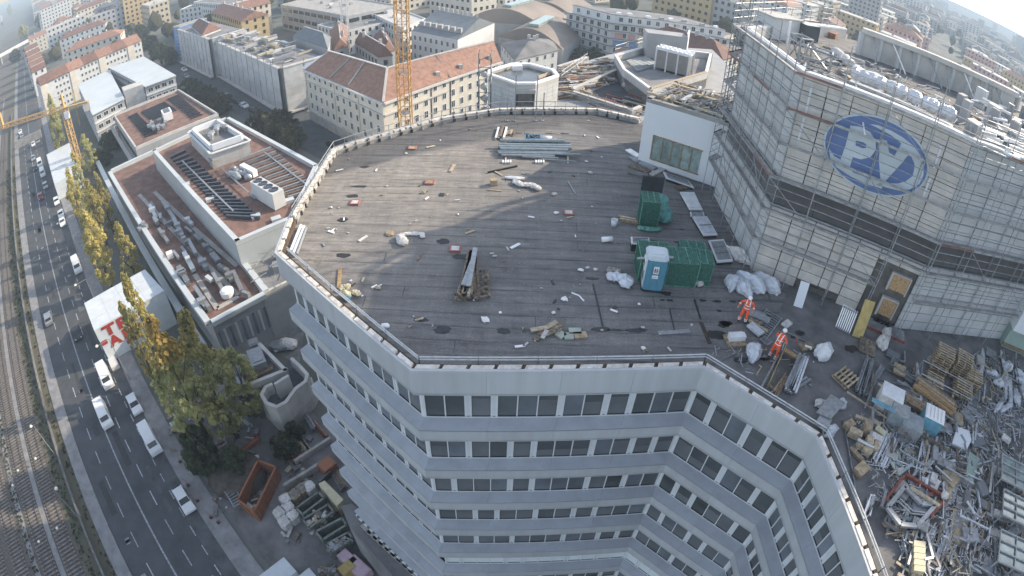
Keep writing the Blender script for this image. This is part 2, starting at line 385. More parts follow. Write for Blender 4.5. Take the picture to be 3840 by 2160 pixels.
# ================================================================== SETTING
RO=Vector((-48.597,29.680,0));RD=Vector((.749143,-.662409,0));RL=Vector((-.662409,-.749143,0))   # road origin, along, left
def rp(s,t,z=0.0):return RO+RD*s+RL*t+Vector((0,0,z))
RANG=math.atan2(RD.y,RD.x)
def strip(name,t0,t1,z,m,s0=-900,s1=90,kind='structure',thick=None):
    mb=MB();n=12
    if thick:
        mb.prism([rp(s0,t0),rp(s1,t0),rp(s1,t1),rp(s0,t1)],z-thick,z)
    else:
        vs=[rp(s0+(s1-s0)*i/n,t,z)for i in range(n+1)for t in(t0,t1)]
        mb.add(vs,[(2*i,2*i+2,2*i+3,2*i+1)for i in range(n)])
    o=link(name,mb.mesh(name,m));o['kind']=kind;return o
mb=MB();n=48;Rg=9000
mb.add([(Rg*math.cos(2*math.pi*i/n),Rg*math.sin(2*math.pi*i/n),0)for i in range(n)],[tuple(range(n))])
setting('ground',mb,'city_ground')
strip('road',-4.95,5.2,.012,'asphalt');strip('parking_lane',-6.7,-4.95,.008,'asphalt_worn')
strip('pavement',-9.2,-6.7,.13,'pavement',thick=.14);strip('pavement',5.2,7.1,.13,'pavement',s0=-400,thick=.14)
strip('verge',7.1,10.9,.006,'verge');strip('railway_bed',10.9,32,.010,'ballast');strip('track_path',14.1,14.95,.05,'pavement',s0=-300,thick=.05)
strip('track_path',18.1,19.0,.05,'pavement',s0=-300,thick=.05)
# yard ground right of the road
mb=MB();yd=[rp(-34,-9.2,.02),rp(60,-9.2,.02),at(2200,2900,.02),at(2000,1500,.02),at(1150,1150,.02),at(640,1180,.02)]
yd=[(-38.5,33.5),(18,-14),(14,8),(-6,22),(-16,36),(-34,52),(-46,44)]
mb.add([(x,y,.025)for x,y in yd],[tuple(range(len(yd)))]);setting('yard_ground',mb,'yard_ground')
# painted markings: lane dashes, each a piece, and the solid centre line
dash=None;dm=MB();dm.box((0,0,0),(1.0,.14,.006));dash=dm.mesh('lane_dash','paint')
cm=MB();vs=[rp(-400+i*20,t,.020)for i in range(25)for t in(-.11,.11)]
cm.add(vs,[(2*i,2*i+2,2*i+3,2*i+1)for i in range(24)]);cl=setting('centre_line',cm,'paint')
for t,sp,ln,n0,n1 in((2.66,5.03,2.5,-34,6),(-2.35,5.03,2.5,-34,6),(-4.78,3.1,1.6,-22,11)):
    for i in range(n0,n1):
        s=i*sp+(.6 if t>0 else 1.8)
        o=link('lane_dash',dash,None,rp(s,t,.019),RANG);o.scale.x=ln;o['kind']='structure'
# tracks: two rails on sleepers
slp=MB();slp.box((0,0,.07),(.26,2.4,.14));slp=slp.mesh('sleeper','sleeper')
ns=0
for tc in(12.6,16.3,21.1,24.9):
    s0,s1={12.6:(-210,30),16.3:(-210,26),21.1:(-210,20),24.9:(-210,16)}[tc]
    tk=thing('railway_track',{12.6:'railway track closest to the road, rails on pale sleepers in brown ballast',16.3:'second railway track from the road, left of the pale walkway strip',
               21.1:'third railway track from the road, beside the row of low green weeds',24.9:'outermost railway track along the left edge'}[tc],'railway track',rp(0,tc,.01),'railway tracks beside the road')
    for e in(-.72,.72):
        m_=MB();m_.bar(rp(s0,tc+e,.2),rp(s1,tc+e,.2),.075,.12);part('rail',m_,'rail_steel',tk)
    far_=MB();k=0
    s=s1
    while s>s0:
        s-=.63
        if s>-30 and k<72:link('sleeper',slp,tk,rp(s,tc,.015),RANG);k+=1
        elif s>-110:c=rp(s,tc,.085);far_.box(c,(.26,2.4,.14),RANG)
    if far_.v:part('sleeper_run',far_,'sleeper',tk,kind='stuff')
# weeds on the verge
rg=random.Random(5);wd=MB()
for i in range(2600):
    s=rg.uniform(-150,30);t=rg.choice((rg.uniform(7.2,7.9),rg.gauss(10.3,.35),rg.gauss(18.7,.45),rg.gauss(18.7,.3),rg.uniform(9.2,10.8)))
    p=rp(s,t,.05);k=rg.uniform(.06,.26);a=rg.uniform(0,6.28)
    for j in range(2):
        b=a+j*1.7;u=Vector((math.cos(b),math.sin(b),0))*k
        wd.add([p-u,p+u,p+u*.6+Vector((0,0,k*1.5)),p-u*.7+Vector((0,0,k*1.2))],[(0,1,2,3)])
o=link('weeds',wd.mesh('weeds','leaf_dark'));o['kind']='stuff'
# low wall between road and railway
tw=thing('wall','low dark concrete wall running between the road and the railway','wall',rp(-40,8.8,0))
for i in range(-60,8):
    m_=MB();a=rp(i*4,8.75);b=rp(i*4+3.96,8.75)
    m_.slab(a,b,.18,0,.9);m_.slab(a+RL*-.05,b+RL*-.05,.28,.902,.97);part('wall_panel',m_,'concrete_dark',tw)
# lamps beside the track and the road
def street_lamp(p,h,arm,label,group='street lamps by the road and railway'):
    t=thing('street_lamp',label,'street lamp',p,group)
    m_=MB();m_.tube(p,p+Vector((0,0,h)),.09,8,.05);part('pole',m_,'galvanised',t)
    e=p+Vector((0,0,h))+arm;m_=MB();m_.tube(p+Vector((0,0,h)),e,.04,6);part('arm',m_,'galvanised',t)
    m_=MB();m_.lathe(e,[(.1,-.1),(.26,-.04),(.22,.12),(.1,.2)],10);part('lamp_head',m_,'lamp_white',t)
for i,(s,t,arm,lab)in enumerate(((-9.5,9.3,.4,'upper of two round-headed street lamps by the low wall beside the railway'),(3.2,8.9,-.4,'lower of two round-headed street lamps by the low wall beside the railway'))):
    street_lamp(rp(s,t),6.5,RL*arm,lab)
for s,lab in((-15,'tall street lamp whose grey arm reaches over the road beside the white hatchback'),(-34,'tall street lamp arching over the road near the white hall'),(-62,'tall street lamp on the kerb beside the yellow poplars, farther one')):
    street_lamp(rp(s,-7.1,.13),8,RL*2.2,lab)
for i,(px,py)in enumerate(((145,1735),(80,1780),(228,1995),(160,2045),(60,1835))):
    p=at(px,py,.4);t=thing('track_lamp',['pale round lamp between the rails, topmost on the first track','pale round lamp between the rails on the second track, upper one','pale round lamp low on the first track','pale round lamp low on the second track','pale round lamp among the weeds at the left edge'][i],'lamp',(p.x,p.y,0),'round lamps along the railway')
    m_=MB();m_.tube((p.x,p.y,0),(p.x,p.y,1.2),.05);part('pole',m_,'steel_dull',t)
    m_=MB();m_.lathe((p.x,p.y,1.2),[(.05,0),(.2,.08),(.22,.2),(.1,.3)],10);part('lamp_head',m_,'lamp_white',t)

rg=random.Random(15)
for i in range(26):   # repaired patches and covers in the carriageway
    s,t=rg.uniform(-120,26),rg.choice((-3.6,-1.2,1.3,3.9))+rg.uniform(-.3,.3);m_=MB();q=rp(s,t,.016);w,h=(rg.uniform(2,9),rg.uniform(.6,1.4))if i%3 else(.7,.7)
    m_.box(q,(w,h,.004),RANG);setting('road_patch' if i%3 else 'manhole_cover',m_,rg.choice(['asphalt_worn','tar_dark'])if i%3 else 'steel_dull')
# ================================================================== MAIN BUILDING
ROOF=CAM_Z-18.8;PAR=CAM_Z-18.35
OUT=[(15.6,-9),(14.35,1.5),(13.96,6.61),(13.42,13.51),(8.87,17.78),(-4.2,16.99),(-13.6,25.3),(-14.1,29.06),(-14.2,38.9),(-12.7,40.3),(-6.6,45.3),(-1.8,47.8),(6.9,49.1),(10.6,47.6)]
OUT=OUT                                    # travelled so that outward is to the ... (checked by offset sign)
def off(d):return offset(OUT,-d)           # positive d = outwards
bld=thing('office_building','tall white office building with stepped window bands and a dark flat roof, in the centre','building',(0,30,0))
inner=off(-.6);core=off(-.78)
m_=MB();m_.prism(list(core)+[(30,47),(44,40),(44,-9)],0,ROOF-.35);part('core_wall',m_,'dark_core',bld)
FH=3.5;Z0=PAR;BT0=CAM_Z-19.97;SILL0=CAM_Z-22.25
rg=random.Random(3)
EDGES=[(6,5,2),(5,4,0),(4,3,1),(3,2,3),(2,1,3),(1,0,3)]   # left face, front, right wing faces, seen left to right
def lerp(a,b,t):return Vector(a).lerp(Vector(b),t)
outer=off(0);oback=off(-.13); 
def hexa(a,b,a2,b2,z0,z1):  # a,b outer plan points, a2,b2 inner
    m_=MB();m_.prism([a,b,b2,a2],z0,z1);return m_
def piece(name,key,maker,mats,z):
    """share the mesh of alike pieces from floor to floor"""
    if key not in PCS:PCS[key]=maker()
    o=link(name,PCS[key],bld,(0,30,z));return o
PCS={}
def mk(mb,name,mats):return mb.mesh(name,mats,(0,30,0))
# deep faces that face away are plain bands; visible faces get panels, sills, windows
for k in range(8):
    zt=Z0 if k==0 else SILL0-.36-FH*(k-1);zb=BT0-FH*k
    for(i,j,typ)in EDGES:
        L=(Vector(outer[i])-Vector(outer[j])).length;n=max(1,round(L/3.25))
        for q in range(n):
            g0=q/n+(.004/L if q else 0);g1=(q+1)/n-(.004/L if q<n-1 else 0)
            def f():
                m_=MB();m_.prism([lerp(outer[i],outer[j],g0),lerp(outer[i],outer[j],g1),lerp(oback[i],oback[j],g1),lerp(oback[i],oback[j],g0)],zb-zt,0);return mk(m_,'fascia_panel','facade_white')
            piece('fascia_panel',('f',i,q,k==0),f,None,zt)
            # soffit behind and sill slope below the windows of this storey
            def g():
                a,b=lerp(outer[i],outer[j],g0),lerp(outer[i],outer[j],g1);c,d=lerp(inner[i],inner[j],g1),lerp(inner[i],inner[j],g0)
                h=.36;m_=MB();vs=[(*a,-h+.02),(*b,-h+.02),(*c,0),(*d,0),(*a,-h-.06),(*b,-h-.06),(*c,-.08),(*d,-.08)]
                m_.add(vs,[(0,1,2,3),(7,6,5,4),(0,4,5,1),(1,5,6,2),(2,6,7,3),(3,7,4,0)]);return mk(m_,'sill_panel','sill_blue')
            piece('sill_panel',('s',i,q),g,None,SILL0-FH*k+.003)
        # soffit strip
        def sf():
            m_=MB();m_.prism([outer[i],outer[j],core[j],core[i]],0,.06);return mk(m_,'soffit','facade_white')
        piece('soffit',('u',i),sf,None,zb+.05)
# windows
PAT=[[2,1,3,2,1,3],[2,2,1,3,2,1,1],[1,3,1,3,2,2],[2,1,2,2,1,3],[2,2,3,2,1,1],[1,3,1,3,2,2],[3,2,1,2,2,1]]
PATR=[[1,2,1,2],[3,2,1],[1,1,3,1],[1,2,1,2],[3,2,1]]
PATC=[[2,2,2,2,1],[2,2,1,2,2],[1,2,2,2,2]]
PATL=[[1,1,1,2,2,2,2],[1,2,1,2,1,2,2],[2,2,1,2,2,1,1]]
nwin=0;far_w=MB()
for k in range(8):
    zs=SILL0-FH*k;zt=BT0-FH*k+.05;hh=zt-zs
    for(i,j,typ)in EDGES:
        if(typ==2 and k>4)or(j==0 and k>0):continue
        pat={0:PAT,1:PATR,2:PATL,3:PATC}[typ];pat=pat[k%len(pat)]
        a=Vector(inner[i]);b=Vector(inner[j]);L=(b-a).length;u=(b-a)/L;nrm=Vector((u.y,-u.x))
        if nrm.dot(Vector(outer[i])-a)<0:nrm=-nrm
        pier=.34;mul=.06;ends=.18 if typ!=0 else .12
        npane=sum(pat);w=(L-2*ends-pier*(len(pat)-1)-mul*(npane-len(pat)))/npane
        x=ends;ang=math.atan2(u.y,u.x)
        def P(x,o=0.0):v=a+u*x+nrm*o;return v
        def box3(x0,x1,o0,o1,z0,z1,mb,mi=0):mb.prism([P(x0,o0),P(x1,o0),P(x1,o1),P(x0,o1)],z0,z1,mi)
        pm=MB();box3(0,ends,-.12,.015,zs,zt,pm);box3(L-ends,L,-.12,.015,zs,zt,pm);box3(0,L,.0,.05,zs-.0,zs+.05,pm);part('window_sill',pm,'window_frame',bld)
        for gi,g in enumerate(pat):
            for c in range(g):
                r_=rg.random();gm='window_glass' if r_<.72 else 'window_blind'
                if k==5:gm='white_blind' if r_<.9 else 'window_blind'
                if k==3 and r_>.8:gm='window_blind'
                if typ==2 or(typ==3 and j==0)or k>7:
                    pass
                wm=MB();box3(x,x+w,-.10,-.05,zs+.06,zt,wm,0);bl=rg.choice((0,0,.25,.4,.55,.5));bl and box3(x+.03,x+w-.03,-.05,-.047,zs+.06,zs+.06+(zt-zs)*bl,wm,1)
                if nwin<292:
                    wo=part('window',wm,[gm,'window_shade' if gm=='window_glass' else gm],bld);nwin+=1
                else:
                    far_w.add(wm.v,wm.f); 
                x+=w
                if c<g-1:
                    fm=MB();box3(x,x+mul,-.10,.0,zs+.05,zt,fm);part('mullion',fm,'window_frame',bld);x+=mul
            if gi<len(pat)-1:
                fm=MB();box3(x,x+.10,-.10,.01,zs+.05,zt,fm);box3(x+.10,x+pier-.10,-.10,-.03,zs+.05,zt,fm);box3(x+pier-.10,x+pier,-.10,.01,zs+.05,zt,fm)
                if typ==3 and k==0 or(typ==1 and k==0):fm.prism([P(x+.18,-.02),P(x+.22,-.02),P(x+.22,-.01),P(x+.18,-.01)],zs+.06,zt)
                part('pier',fm,'window_frame',bld);x+=pier
if far_w.v:part('window_run',far_w,'window_glass',bld,kind='stuff')
# roof sheets: strips of bitumen lapped over each other, clipped to the roof outline
ring=[Vector(p)for p in off(-.3)]
DECK=[tuple(p)for p in ring]+[(12.5,50.5),(33,50.5),(62,40),(62,-9)]
DECK=[d for k_,d in enumerate(DECK)]
def clip(poly,nx,ny,c):   # keep nx*x+ny*y<=c
    out=[]
    for i in range(len(poly)):
        a,b=poly[i-1],poly[i];da=nx*a[0]+ny*a[1]-c;db=nx*b[0]+ny*b[1]-c
        if(da<=0)!=(db<=0):t=da/(da-db);out.append((a[0]+(b[0]-a[0])*t,a[1]+(b[1]-a[1])*t))
        if db<=0:out.append(b)
    return out
def band(poly,y0,y1,x0=-1e9,x1=1e9):
    p=clip(poly,0,1,y1)
    if p:p=clip(p,0,-1,-y0)
    if p and x0>-1e8:p=clip(p,-1,0,-x0)
    if p and x1<1e8:p=clip(p,1,0,x1)
    return p
rg=random.Random(8)
# split outline into the convex-ish main roof (x<9.5 or so) and the terrace to the right
mainp=[tuple(p)for p in ring[4:14]]+[(13.3,43.5),(16.2,24.4),(14.0,20.0)]
mainp=[tuple(ring[4])]+[tuple(p)for p in ring[5:14]]+[(12.9,44.5),(16.9,26.0),(13.2,20.3)]
y=16.6
while y<49.5:
    w=.96;xs=[-15]
    while xs[-1]<17:xs.append(xs[-1]+rg.uniform(5,10))
    for a,b in zip(xs,xs[1:]):
        p=band(mainp,y,y+w+.10,a,b+.12)
        if len(p)<3:continue
        sm=MB();n=len(p);zf=lambda q:ROOF+.0+.020*(q[1]-y)/w+.006*(1-(q[0]-a)/(b-a))
        area=sum(p[i_][0]*p[(i_+1)%n][1]-p[(i_+1)%n][0]*p[i_][1]for i_ in range(n))
        if area<0:p=p[::-1]
        sm.add([(q[0],q[1],zf(q))for q in p]+[(q[0],q[1],zf(q)-.012)for q in p],[tuple(range(n))]+[(i_,n+i_,n+(i_+1)%n,(i_+1)%n)for i_ in range(n)])
        lo=band(p,y,y+.05+rg.uniform(0,.03))
        if len(lo)>2:m2=MB();lo=lo if sum(lo[i_][0]*lo[(i_+1)%len(lo)][1]-lo[(i_+1)%len(lo)][0]*lo[i_][1]for i_ in range(len(lo)))>0 else lo[::-1];sm.add([(q[0],q[1]-.004,zf(q)+.004)for q in lo],[tuple(range(len(lo)))],1)
        lo=band(p,y,y+w,a,a+.04)
        if rg.random()<.35 and len(lo)>2:lo=lo if sum(lo[i_][0]*lo[(i_+1)%len(lo)][1]-lo[(i_+1)%len(lo)][0]*lo[i_][1]for i_ in range(len(lo)))>0 else lo[::-1];sm.add([(q[0],q[1],zf(q)+.005)for q in lo],[tuple(range(len(lo)))],1)
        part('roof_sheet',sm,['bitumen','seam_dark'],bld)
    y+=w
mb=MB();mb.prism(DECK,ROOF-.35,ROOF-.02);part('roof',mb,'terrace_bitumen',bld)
# coping: pale pieces with rusty joints, inner upstand
pw0=off(-.135);inn=off(-.36);inn2=off(-.52);cop0=off(.015)
for(i,j)in[(a,a+1)for a in range(0,13)]:
    a=Vector(outer[i]);b=Vector(outer[j]);L=(b-a).length;n=max(1,round(L/1.15))
    back=i>=7
    m_=MB();m_.prism([pw0[i],pw0[j],inn2[j],inn2[i]],ROOF-.3,PAR-.12);part('parapet_wall',m_,'rust_joint' if not back else 'concrete',bld)
    m_=MB();m_.prism([cop0[i],cop0[j],oback[j],oback[i]],PAR-.119,PAR+.008);part('parapet_edge',m_,'facade_white' if not back else 'coping',bld)
    for q in range(n):
        g0=(q+.08)/n;g1=(q+.92)/n
        m_=MB();m_.prism([lerp(oback[i],oback[j],g0),lerp(oback[i],oback[j],g1),lerp(inn[i],inn[j],g1),lerp(inn[i],inn[j],g0)],PAR-.118,PAR+.01+rg.uniform(0,.03));part('coping_piece',m_,'coping',bld)
# guard rail: double tube on short posts, near edges
gr=thing('guard_rail','low double-tube guard rail along the near edge of the dark roof','railing',(0,18,ROOF))
rl=off(-.72)
for i in range(0,6):
    for h in(.42,.58):
        m_=MB();m_.tube((*rl[i],ROOF+h),(*rl[i+1],ROOF+h),.035,8);part('rail',m_,'rail_bright',gr)
    L=(Vector(rl[i])-Vector(rl[i+1])).length;n=max(2,round(L/2.4));mid=off(-.45)
    for q in range(n+1):
        p=lerp(rl[i],rl[i+1],q/n);p2=lerp(mid[i],mid[i+1],q/n)
        m_=MB();m_.tube((*p,ROOF),(*p,ROOF+.62),.03,6);m_.box((*p2,ROOF+.06),(.22,.22,.08));part('post',m_,'galvanised',gr)
# far edge guard rail: posts with dark clamps
gf=thing('guard_rail','pale far-edge guard rail with dark clamps and short posts behind the sunlit roof','railing',(-5,44,ROOF))
for i in range(6,13):
    if i==6:continue
    for h in(.55,1.0):
        m_=MB();m_.tube((*inn[i],PAR+h-.3),(*inn[i+1],PAR+h-.3),.03,6);part('rail',m_,'galvanised',gf)
    L=(Vector(inn[i])-Vector(inn[i+1])).length;n=max(2,round(L/1.0))
    for q in range(n):
        p=lerp(inn[i],inn[i+1],q/n);pi_=lerp(rl[i],rl[i+1],q/n)
        m_=MB();m_.tube((*p,ROOF),(*p,PAR+.72),.025,6);part('post',m_,'galvanised',gf)
        m_=MB();m_.bar((*p,ROOF+.45),(*lerp(p,pi_,.5),ROOF+.02),.10,.16);m_.box((*lerp(p,pi_,.4),ROOF+.16),(.2,.2,.28),q);part('clamp',m_,'black_tarp' if q%3 else 'steel_dull',gf)
# left edge: weathered toe board with stains and long pale tubes lying inside
for q in range(26):
    g0=q/26;a=lerp(inn[7],inn[8],g0);b=lerp(inn[7],inn[8],g0+.03)
    m_=MB();m_.box((*lerp(a,b,.5),PAR+.06),(.3,.36,.16),q*.5);part('edge_clamp',m_,'coping',bld)
# ================================================================== SCAFFOLDED TOWER
TW=[(32.6,19.9),(22.32,20.97),(13.61,25.95),(13.6,35.3),(20.3,42.2),(27.5,46.2)]   # wall line, near faces
TTOP=CAM_Z-6.55;TDECK=CAM_Z-7.4
def toff(d):return offset(TW,-d)
_c=Vector((30,34))
SG=1 if(toff(1)[2]-_c).length>(Vector(TW[2])-_c).length else-1
def toff(d):return offset(TW,-d*SG)
def zat(px,py,xy):
    d=ray(px,py);return CAM_Z+d.z*math.hypot(xy[0],xy[1])/math.hypot(d.x,d.y)
tower=thing('scaffolded_tower','grey panelled rooftop tower wrapped in scaffolding with a blue oval sign','building',(22,30,ROOF))
wl=toff(-.35);wi=toff(-.62)
back=[(44,48),(60,40),(62,4),(50,3)]  # unseen right-hand corners, pushed outward so the tower shades the terrace clutter
m_=MB();m_.prism([tuple(p)for p in wi]+back,10,TDECK);part('core_wall',m_,'joint_dark',tower)
m_=MB();m_.prism([tuple(p)for p in toff(-.4)]+back,TDECK,TDECK+.04);part('roof',m_,'concrete_dark',tower)
class Face:
    def __init__(s,pts,i,o=0.0):
        s.a=Vector(pts[i][:2]);s.b=Vector(pts[i+1][:2]);s.u=(s.b-s.a).normalized();s.L=(s.b-s.a).length
        s.n=Vector((s.u.y,-s.u.x)); 
        if s.n.dot(s.a-_c)<0:s.n=-s.n
        s.ang=math.atan2(s.u.y,s.u.x)
    def p(s,x,o,z):v=s.a+s.u*x+s.n*o;return Vector((v.x,v.y,z))
    def box(s,mb,x0,x1,o0,o1,z0,z1,mi=0):
        mb.prism([s.p(x0,o0,0),s.p(x1,o0,0),s.p(x1,o1,0),s.p(x0,o1,0)],z0,z1,mi);return mb
    def hit(s,px,py,o=0.0):
        d=ray(px,py);A=s.a+s.n*o;k=s.n.dot(A)/s.n.dot(Vector((d.x,d.y)));P=Vector((d.x*k,d.y*k));return(P-s.a).dot(s.u),CAM_Z+d.z*k
    def poly(s,mb,pts,o,mi=0,t=.03):
        n=len(pts);vs=[s.p(x,o,z)for x,z in pts]+[s.p(x,o-t,z)for x,z in pts]
        mb.add(vs,[tuple(range(n)),tuple(range(2*n-1,n-1,-1))]+[(i,n+i,n+(i+1)%n,(i+1)%n)for i in range(n)],mi);return mb
FC=[Face(wl,i)for i in range(5)]
LV0,LV1=CAM_Z-14.2,CAM_Z-12.55
# cladding panels in rows over a dark ground, louvres in the recessed band
F01=FC[1]
os1=[F01.hit(3200+x*.33126,780+y*.33126)for x,y in((450,735),(640,800),(580,1005),(390,890))]
os2=[F01.hit(3200+x*.33126,780+y*.33126)for x,y in((340,995),(510,1085),(425,1270),(265,1160))]
dr=[F01.hit(2700+x*.33126,1000+y*.33126)for x,y in((1720,610),(1870,690),(1790,900),(1640,800))]
op=[F01.hit(2700+x*.33126,1000+y*.33126)for x,y in((1020,235),(1150,300),(1110,470),(975,395))]
op2=[F01.hit(2700+x*.33126,1000+y*.33126)for x,y in((1215,375),(1320,430),(1290,540),(1190,480))]
def bb(q):xs=[a for a,_ in q];zs=[b for _,b in q];return min(xs),max(xs),min(zs),max(zs)
HOLES={1:[bb(os1),bb(os2),(bb(dr)[0],bb(dr)[1],ROOF-.1,bb(dr)[3]),(bb(op)[0],bb(op)[1],ROOF-.1,bb(op)[3]),(bb(op2)[0],bb(op2)[1],ROOF-.1,bb(op2)[3])]}
rg=random.Random(21);npan=0;rest=MB()
for fi in(1,2,0,3,4):
    F=FC[fi];cols=max(3,round(F.L/1.32));pw=F.L/cols;z=ROOF+.02;shared={}
    while z<TTOP-.2:
        ph=.64
        if LV0-.3<z<LV1:z=LV1+.0; 
        top=min(z+ph,LV0 if z<LV0 else TTOP)
        if top-z<.12:z=top+.01;continue
        if z>=LV0-.02 and z<LV1:z=LV1;continue
        for q in range(cols):
            x0,x1=q*pw,(q+1)*pw
            if any(x1>h[0]+.15 and x0<h[1]-.15 and top>h[2]+.15 and z<h[3]-.15 for h in HOLES.get(fi,[])):continue
            key=round(top-z,2)
            mt='panel_pale' if fi in(1,)else 'panel_cool'
            if npan<298 and fi in(1,2):
                if key not in shared:
                    m_=MB();F.box(m_,.03,pw-.03,-.12,0,0,top-z-.045);shared[key]=m_.mesh('wall_panel',mt,(F.a.x,F.a.y,0))
                P=F.p(x0,rg.uniform(-.008,.008),z);link('wall_panel',shared[key],tower,P);npan+=1
            else:F.box(rest,x0+.03,x1-.03,-.12,0,z,top-.045)
        z=top
    # louvres
    nb=max(2,round(F.L/2.45));bw=F.L/nb
    for q in range(nb):
        m_=MB();F.box(m_,q*bw+.02,(q+1)*bw-.02,-.30,-.24,LV0+.02,LV1-.02,0)
        zz=LV0+.08
        while zz<LV1-.1:
            m_.add([F.p(q*bw+.05,-.10,zz),F.p((q+1)*bw-.05,-.10,zz),F.p((q+1)*bw-.05,-.24,zz+.08),F.p(q*bw+.05,-.24,zz+.08)],[(0,1,2,3)]);zz+=.105
        part('louvre_panel',m_,'louvre',tower)
    m_=MB();F.box(m_,0,F.L,-.30,.03,LV1,LV1+.10);F.box(m_,0,F.L,-.3,.05,LV0-.08,LV0+.01);part('band_edge',m_,'galvanised',tower)
    # parapet cap
    m_=MB();F.box(m_,0,F.L,-.35,.07,TTOP,TTOP+.14);part('parapet_cap',m_,'white_plastic',tower)
    m_=MB();F.box(m_,0,F.L,-.34,-.121,TDECK,TTOP);part('parapet_wall',m_,'concrete_light',tower)
part('wall_panel_run',rest,'panel_cool',tower,kind='stuff')
for q,lab in((os1,'upper chipboard sheet'),(os2,'lower chipboard sheet')):
    x0,x1,z0,z1=bb(q);m_=MB();F01.box(m_,x0+.1,x1-.1,-.10,.02,z0+.1,z1-.1);part('board',m_,'osb',tower,label=lab)
    m_=MB();F01.box(m_,x0,x0+.08,-.2,.06,z0,z1);F01.box(m_,x1-.08,x1+.05,-.2,.06,z0,z1);F01.box(m_,x0+.08,x1-.08,-.2,.06,z1-.08,z1);part('opening_frame',m_,'concrete_light',tower)
for q in(dr,op,op2):
    x0,x1,_,z1=bb(q);m_=MB();F01.box(m_,x0,x1,-.24,-.15,ROOF,z1);part('opening',m_,'black_tarp' if q is dr else 'joint_dark',tower)
x0,x1,z0,z1=bb(dr);m_=MB()
for i in range(9):m_.bar(F01.p(x0+.1+i*(x1-x0)/9,.1+.06*math.sin(i*2),z1),F01.p(x0+.0+i*(x1-x0)/9,.3+.1*math.cos(i*3),ROOF+.35),(x1-x0)/8,.03)
part('tarpaulin',m_,'black_tarp',tower)
m_=MB();F01.box(m_,x0-1.1,x1+.9,.0,1.1,z1+.12,z1+.2);part('canopy',m_,'deck_grey',tower)
m_=MB();F01.box(m_,x0-1.1,x1+.9,1.1,1.16,z1+.10,z1+.26);part('canopy_edge',m_,'rust_red',tower)
# oval sign
sg=thing('oval_sign','large blue and white oval sign with the letters PV on the tower wall','sign',(17,24,CAM_Z-11))
SO=.10;ccx=F01.L-4.97;ccz=CAM_Z-8.95
_s=[F01.hit(2880+x*.4969,y*.4969,SO)for x,y in((415,1070),(1215,1290),(640,848),(1000,960))]+[F01.hit(3200+x*.33126,300+y*.33126,SO)for x,y in((600,1300),(740,1240),(850,1060))]
# least-squares ellipse centre/axes (upright)
xs=[a for a,_ in _s];ccx=(min(xs)+max(xs))/2;ax=(max(xs)-min(xs))/2+.02
best=min(((sum((((a-ccx)/ax)**2+((b-cz)/az)**2-1)**2 for a,b in _s),cz,az)for cz in[CAM_Z-8.2-.05*i for i in range(40)]for az in[1.2+.05*j for j in range(24)]))
ccz,az=best[1],best[2]
def ell(k,n=56):return[(ccx+ax*k*math.cos(2*math.pi*i/n),ccz+(az-ax*(1-k))*math.sin(2*math.pi*i/n))for i in range(n)]
m_=MB();F01.poly(m_,ell(1.0),SO,t=.06);part('rim',m_,'sign_white',sg)
m_=MB();F01.poly(m_,ell(.965),SO+.012,t=.02);part('oval',m_,'sign_blue',sg)
def tr(crop_,pts,o): 
    ox,oy,w=crop_;return[F01.hit(ox+x*w/1932,oy+y*w/1932,o)for x,y in pts]
G4=(2880,0,960);T2=(3200,300,640)
def signp(name,crop_,pts,mt,lay):
    o=SO+.012+.012*lay;m_=MB();F01.poly(m_,tr(crop_,pts,o),o,t=.014);part(name,m_,mt,sg)
signp('swoosh',T2,[(180,498),(280,512),(430,575),(560,650),(680,745),(755,850),(795,960),(795,1080),(745,1180),(640,1240),(520,1252),(400,1225),(250,1180),(330,1165),(500,1172),(590,1150),(668,1090),(690,1010),(692,950),(640,830),(560,740),(480,860),(470,850),(545,720),(420,620),(270,540)],'sign_white',1)
signp('swoosh',G4,[(462,1120),(500,1180),(545,1205),(612,1252),(640,1300),(760,1345),(860,1375),(860,1425),(740,1388),(620,1330),(520,1265),(468,1195)],'sign_white',1)
signp('letter_v',T2,[(275,668),(320,665),(382,690),(404,820),(470,862),(560,738),(640,828),(585,893),(530,962),(330,1178),(308,1150),(288,900),(296,830)],'sign_white',2)
signp('letter_p',G4,[(622,948),(700,958),(770,995),(812,1060),(815,1130),(775,1185),(700,1203),(640,1185),(618,1262),(545,1212),(590,1080)],'sign_white',2)
signp('letter_hole',G4,[(664,1062),(720,1075),(742,1092),(738,1118),(715,1120),(660,1098)],'sign_blue',3)
# pale vertical battens on the wall
for(cx,cy,dx,dy)in((2600+1335*.33126,60+790*.33126,2600+1275*.33126,60+1110*.33126),(2600+1250*.33126,60+1150*.33126,2600+1190*.33126,60+1420*.33126),(3200+995*.33126,300+745*.33126,3200+915*.33126,300+1000*.33126),(3200+870*.33126,300+1110*.33126,3200+785*.33126,300+1345*.33126)):
    a=F01.hit(cx,cy,.08);b=F01.hit(dx,dy,.08);m_=MB();x=(a[0]+b[0])/2;F01.box(m_,x-.06,x+.06,.0,.08,b[1],a[1]);part('batten',m_,'white_render',tower)

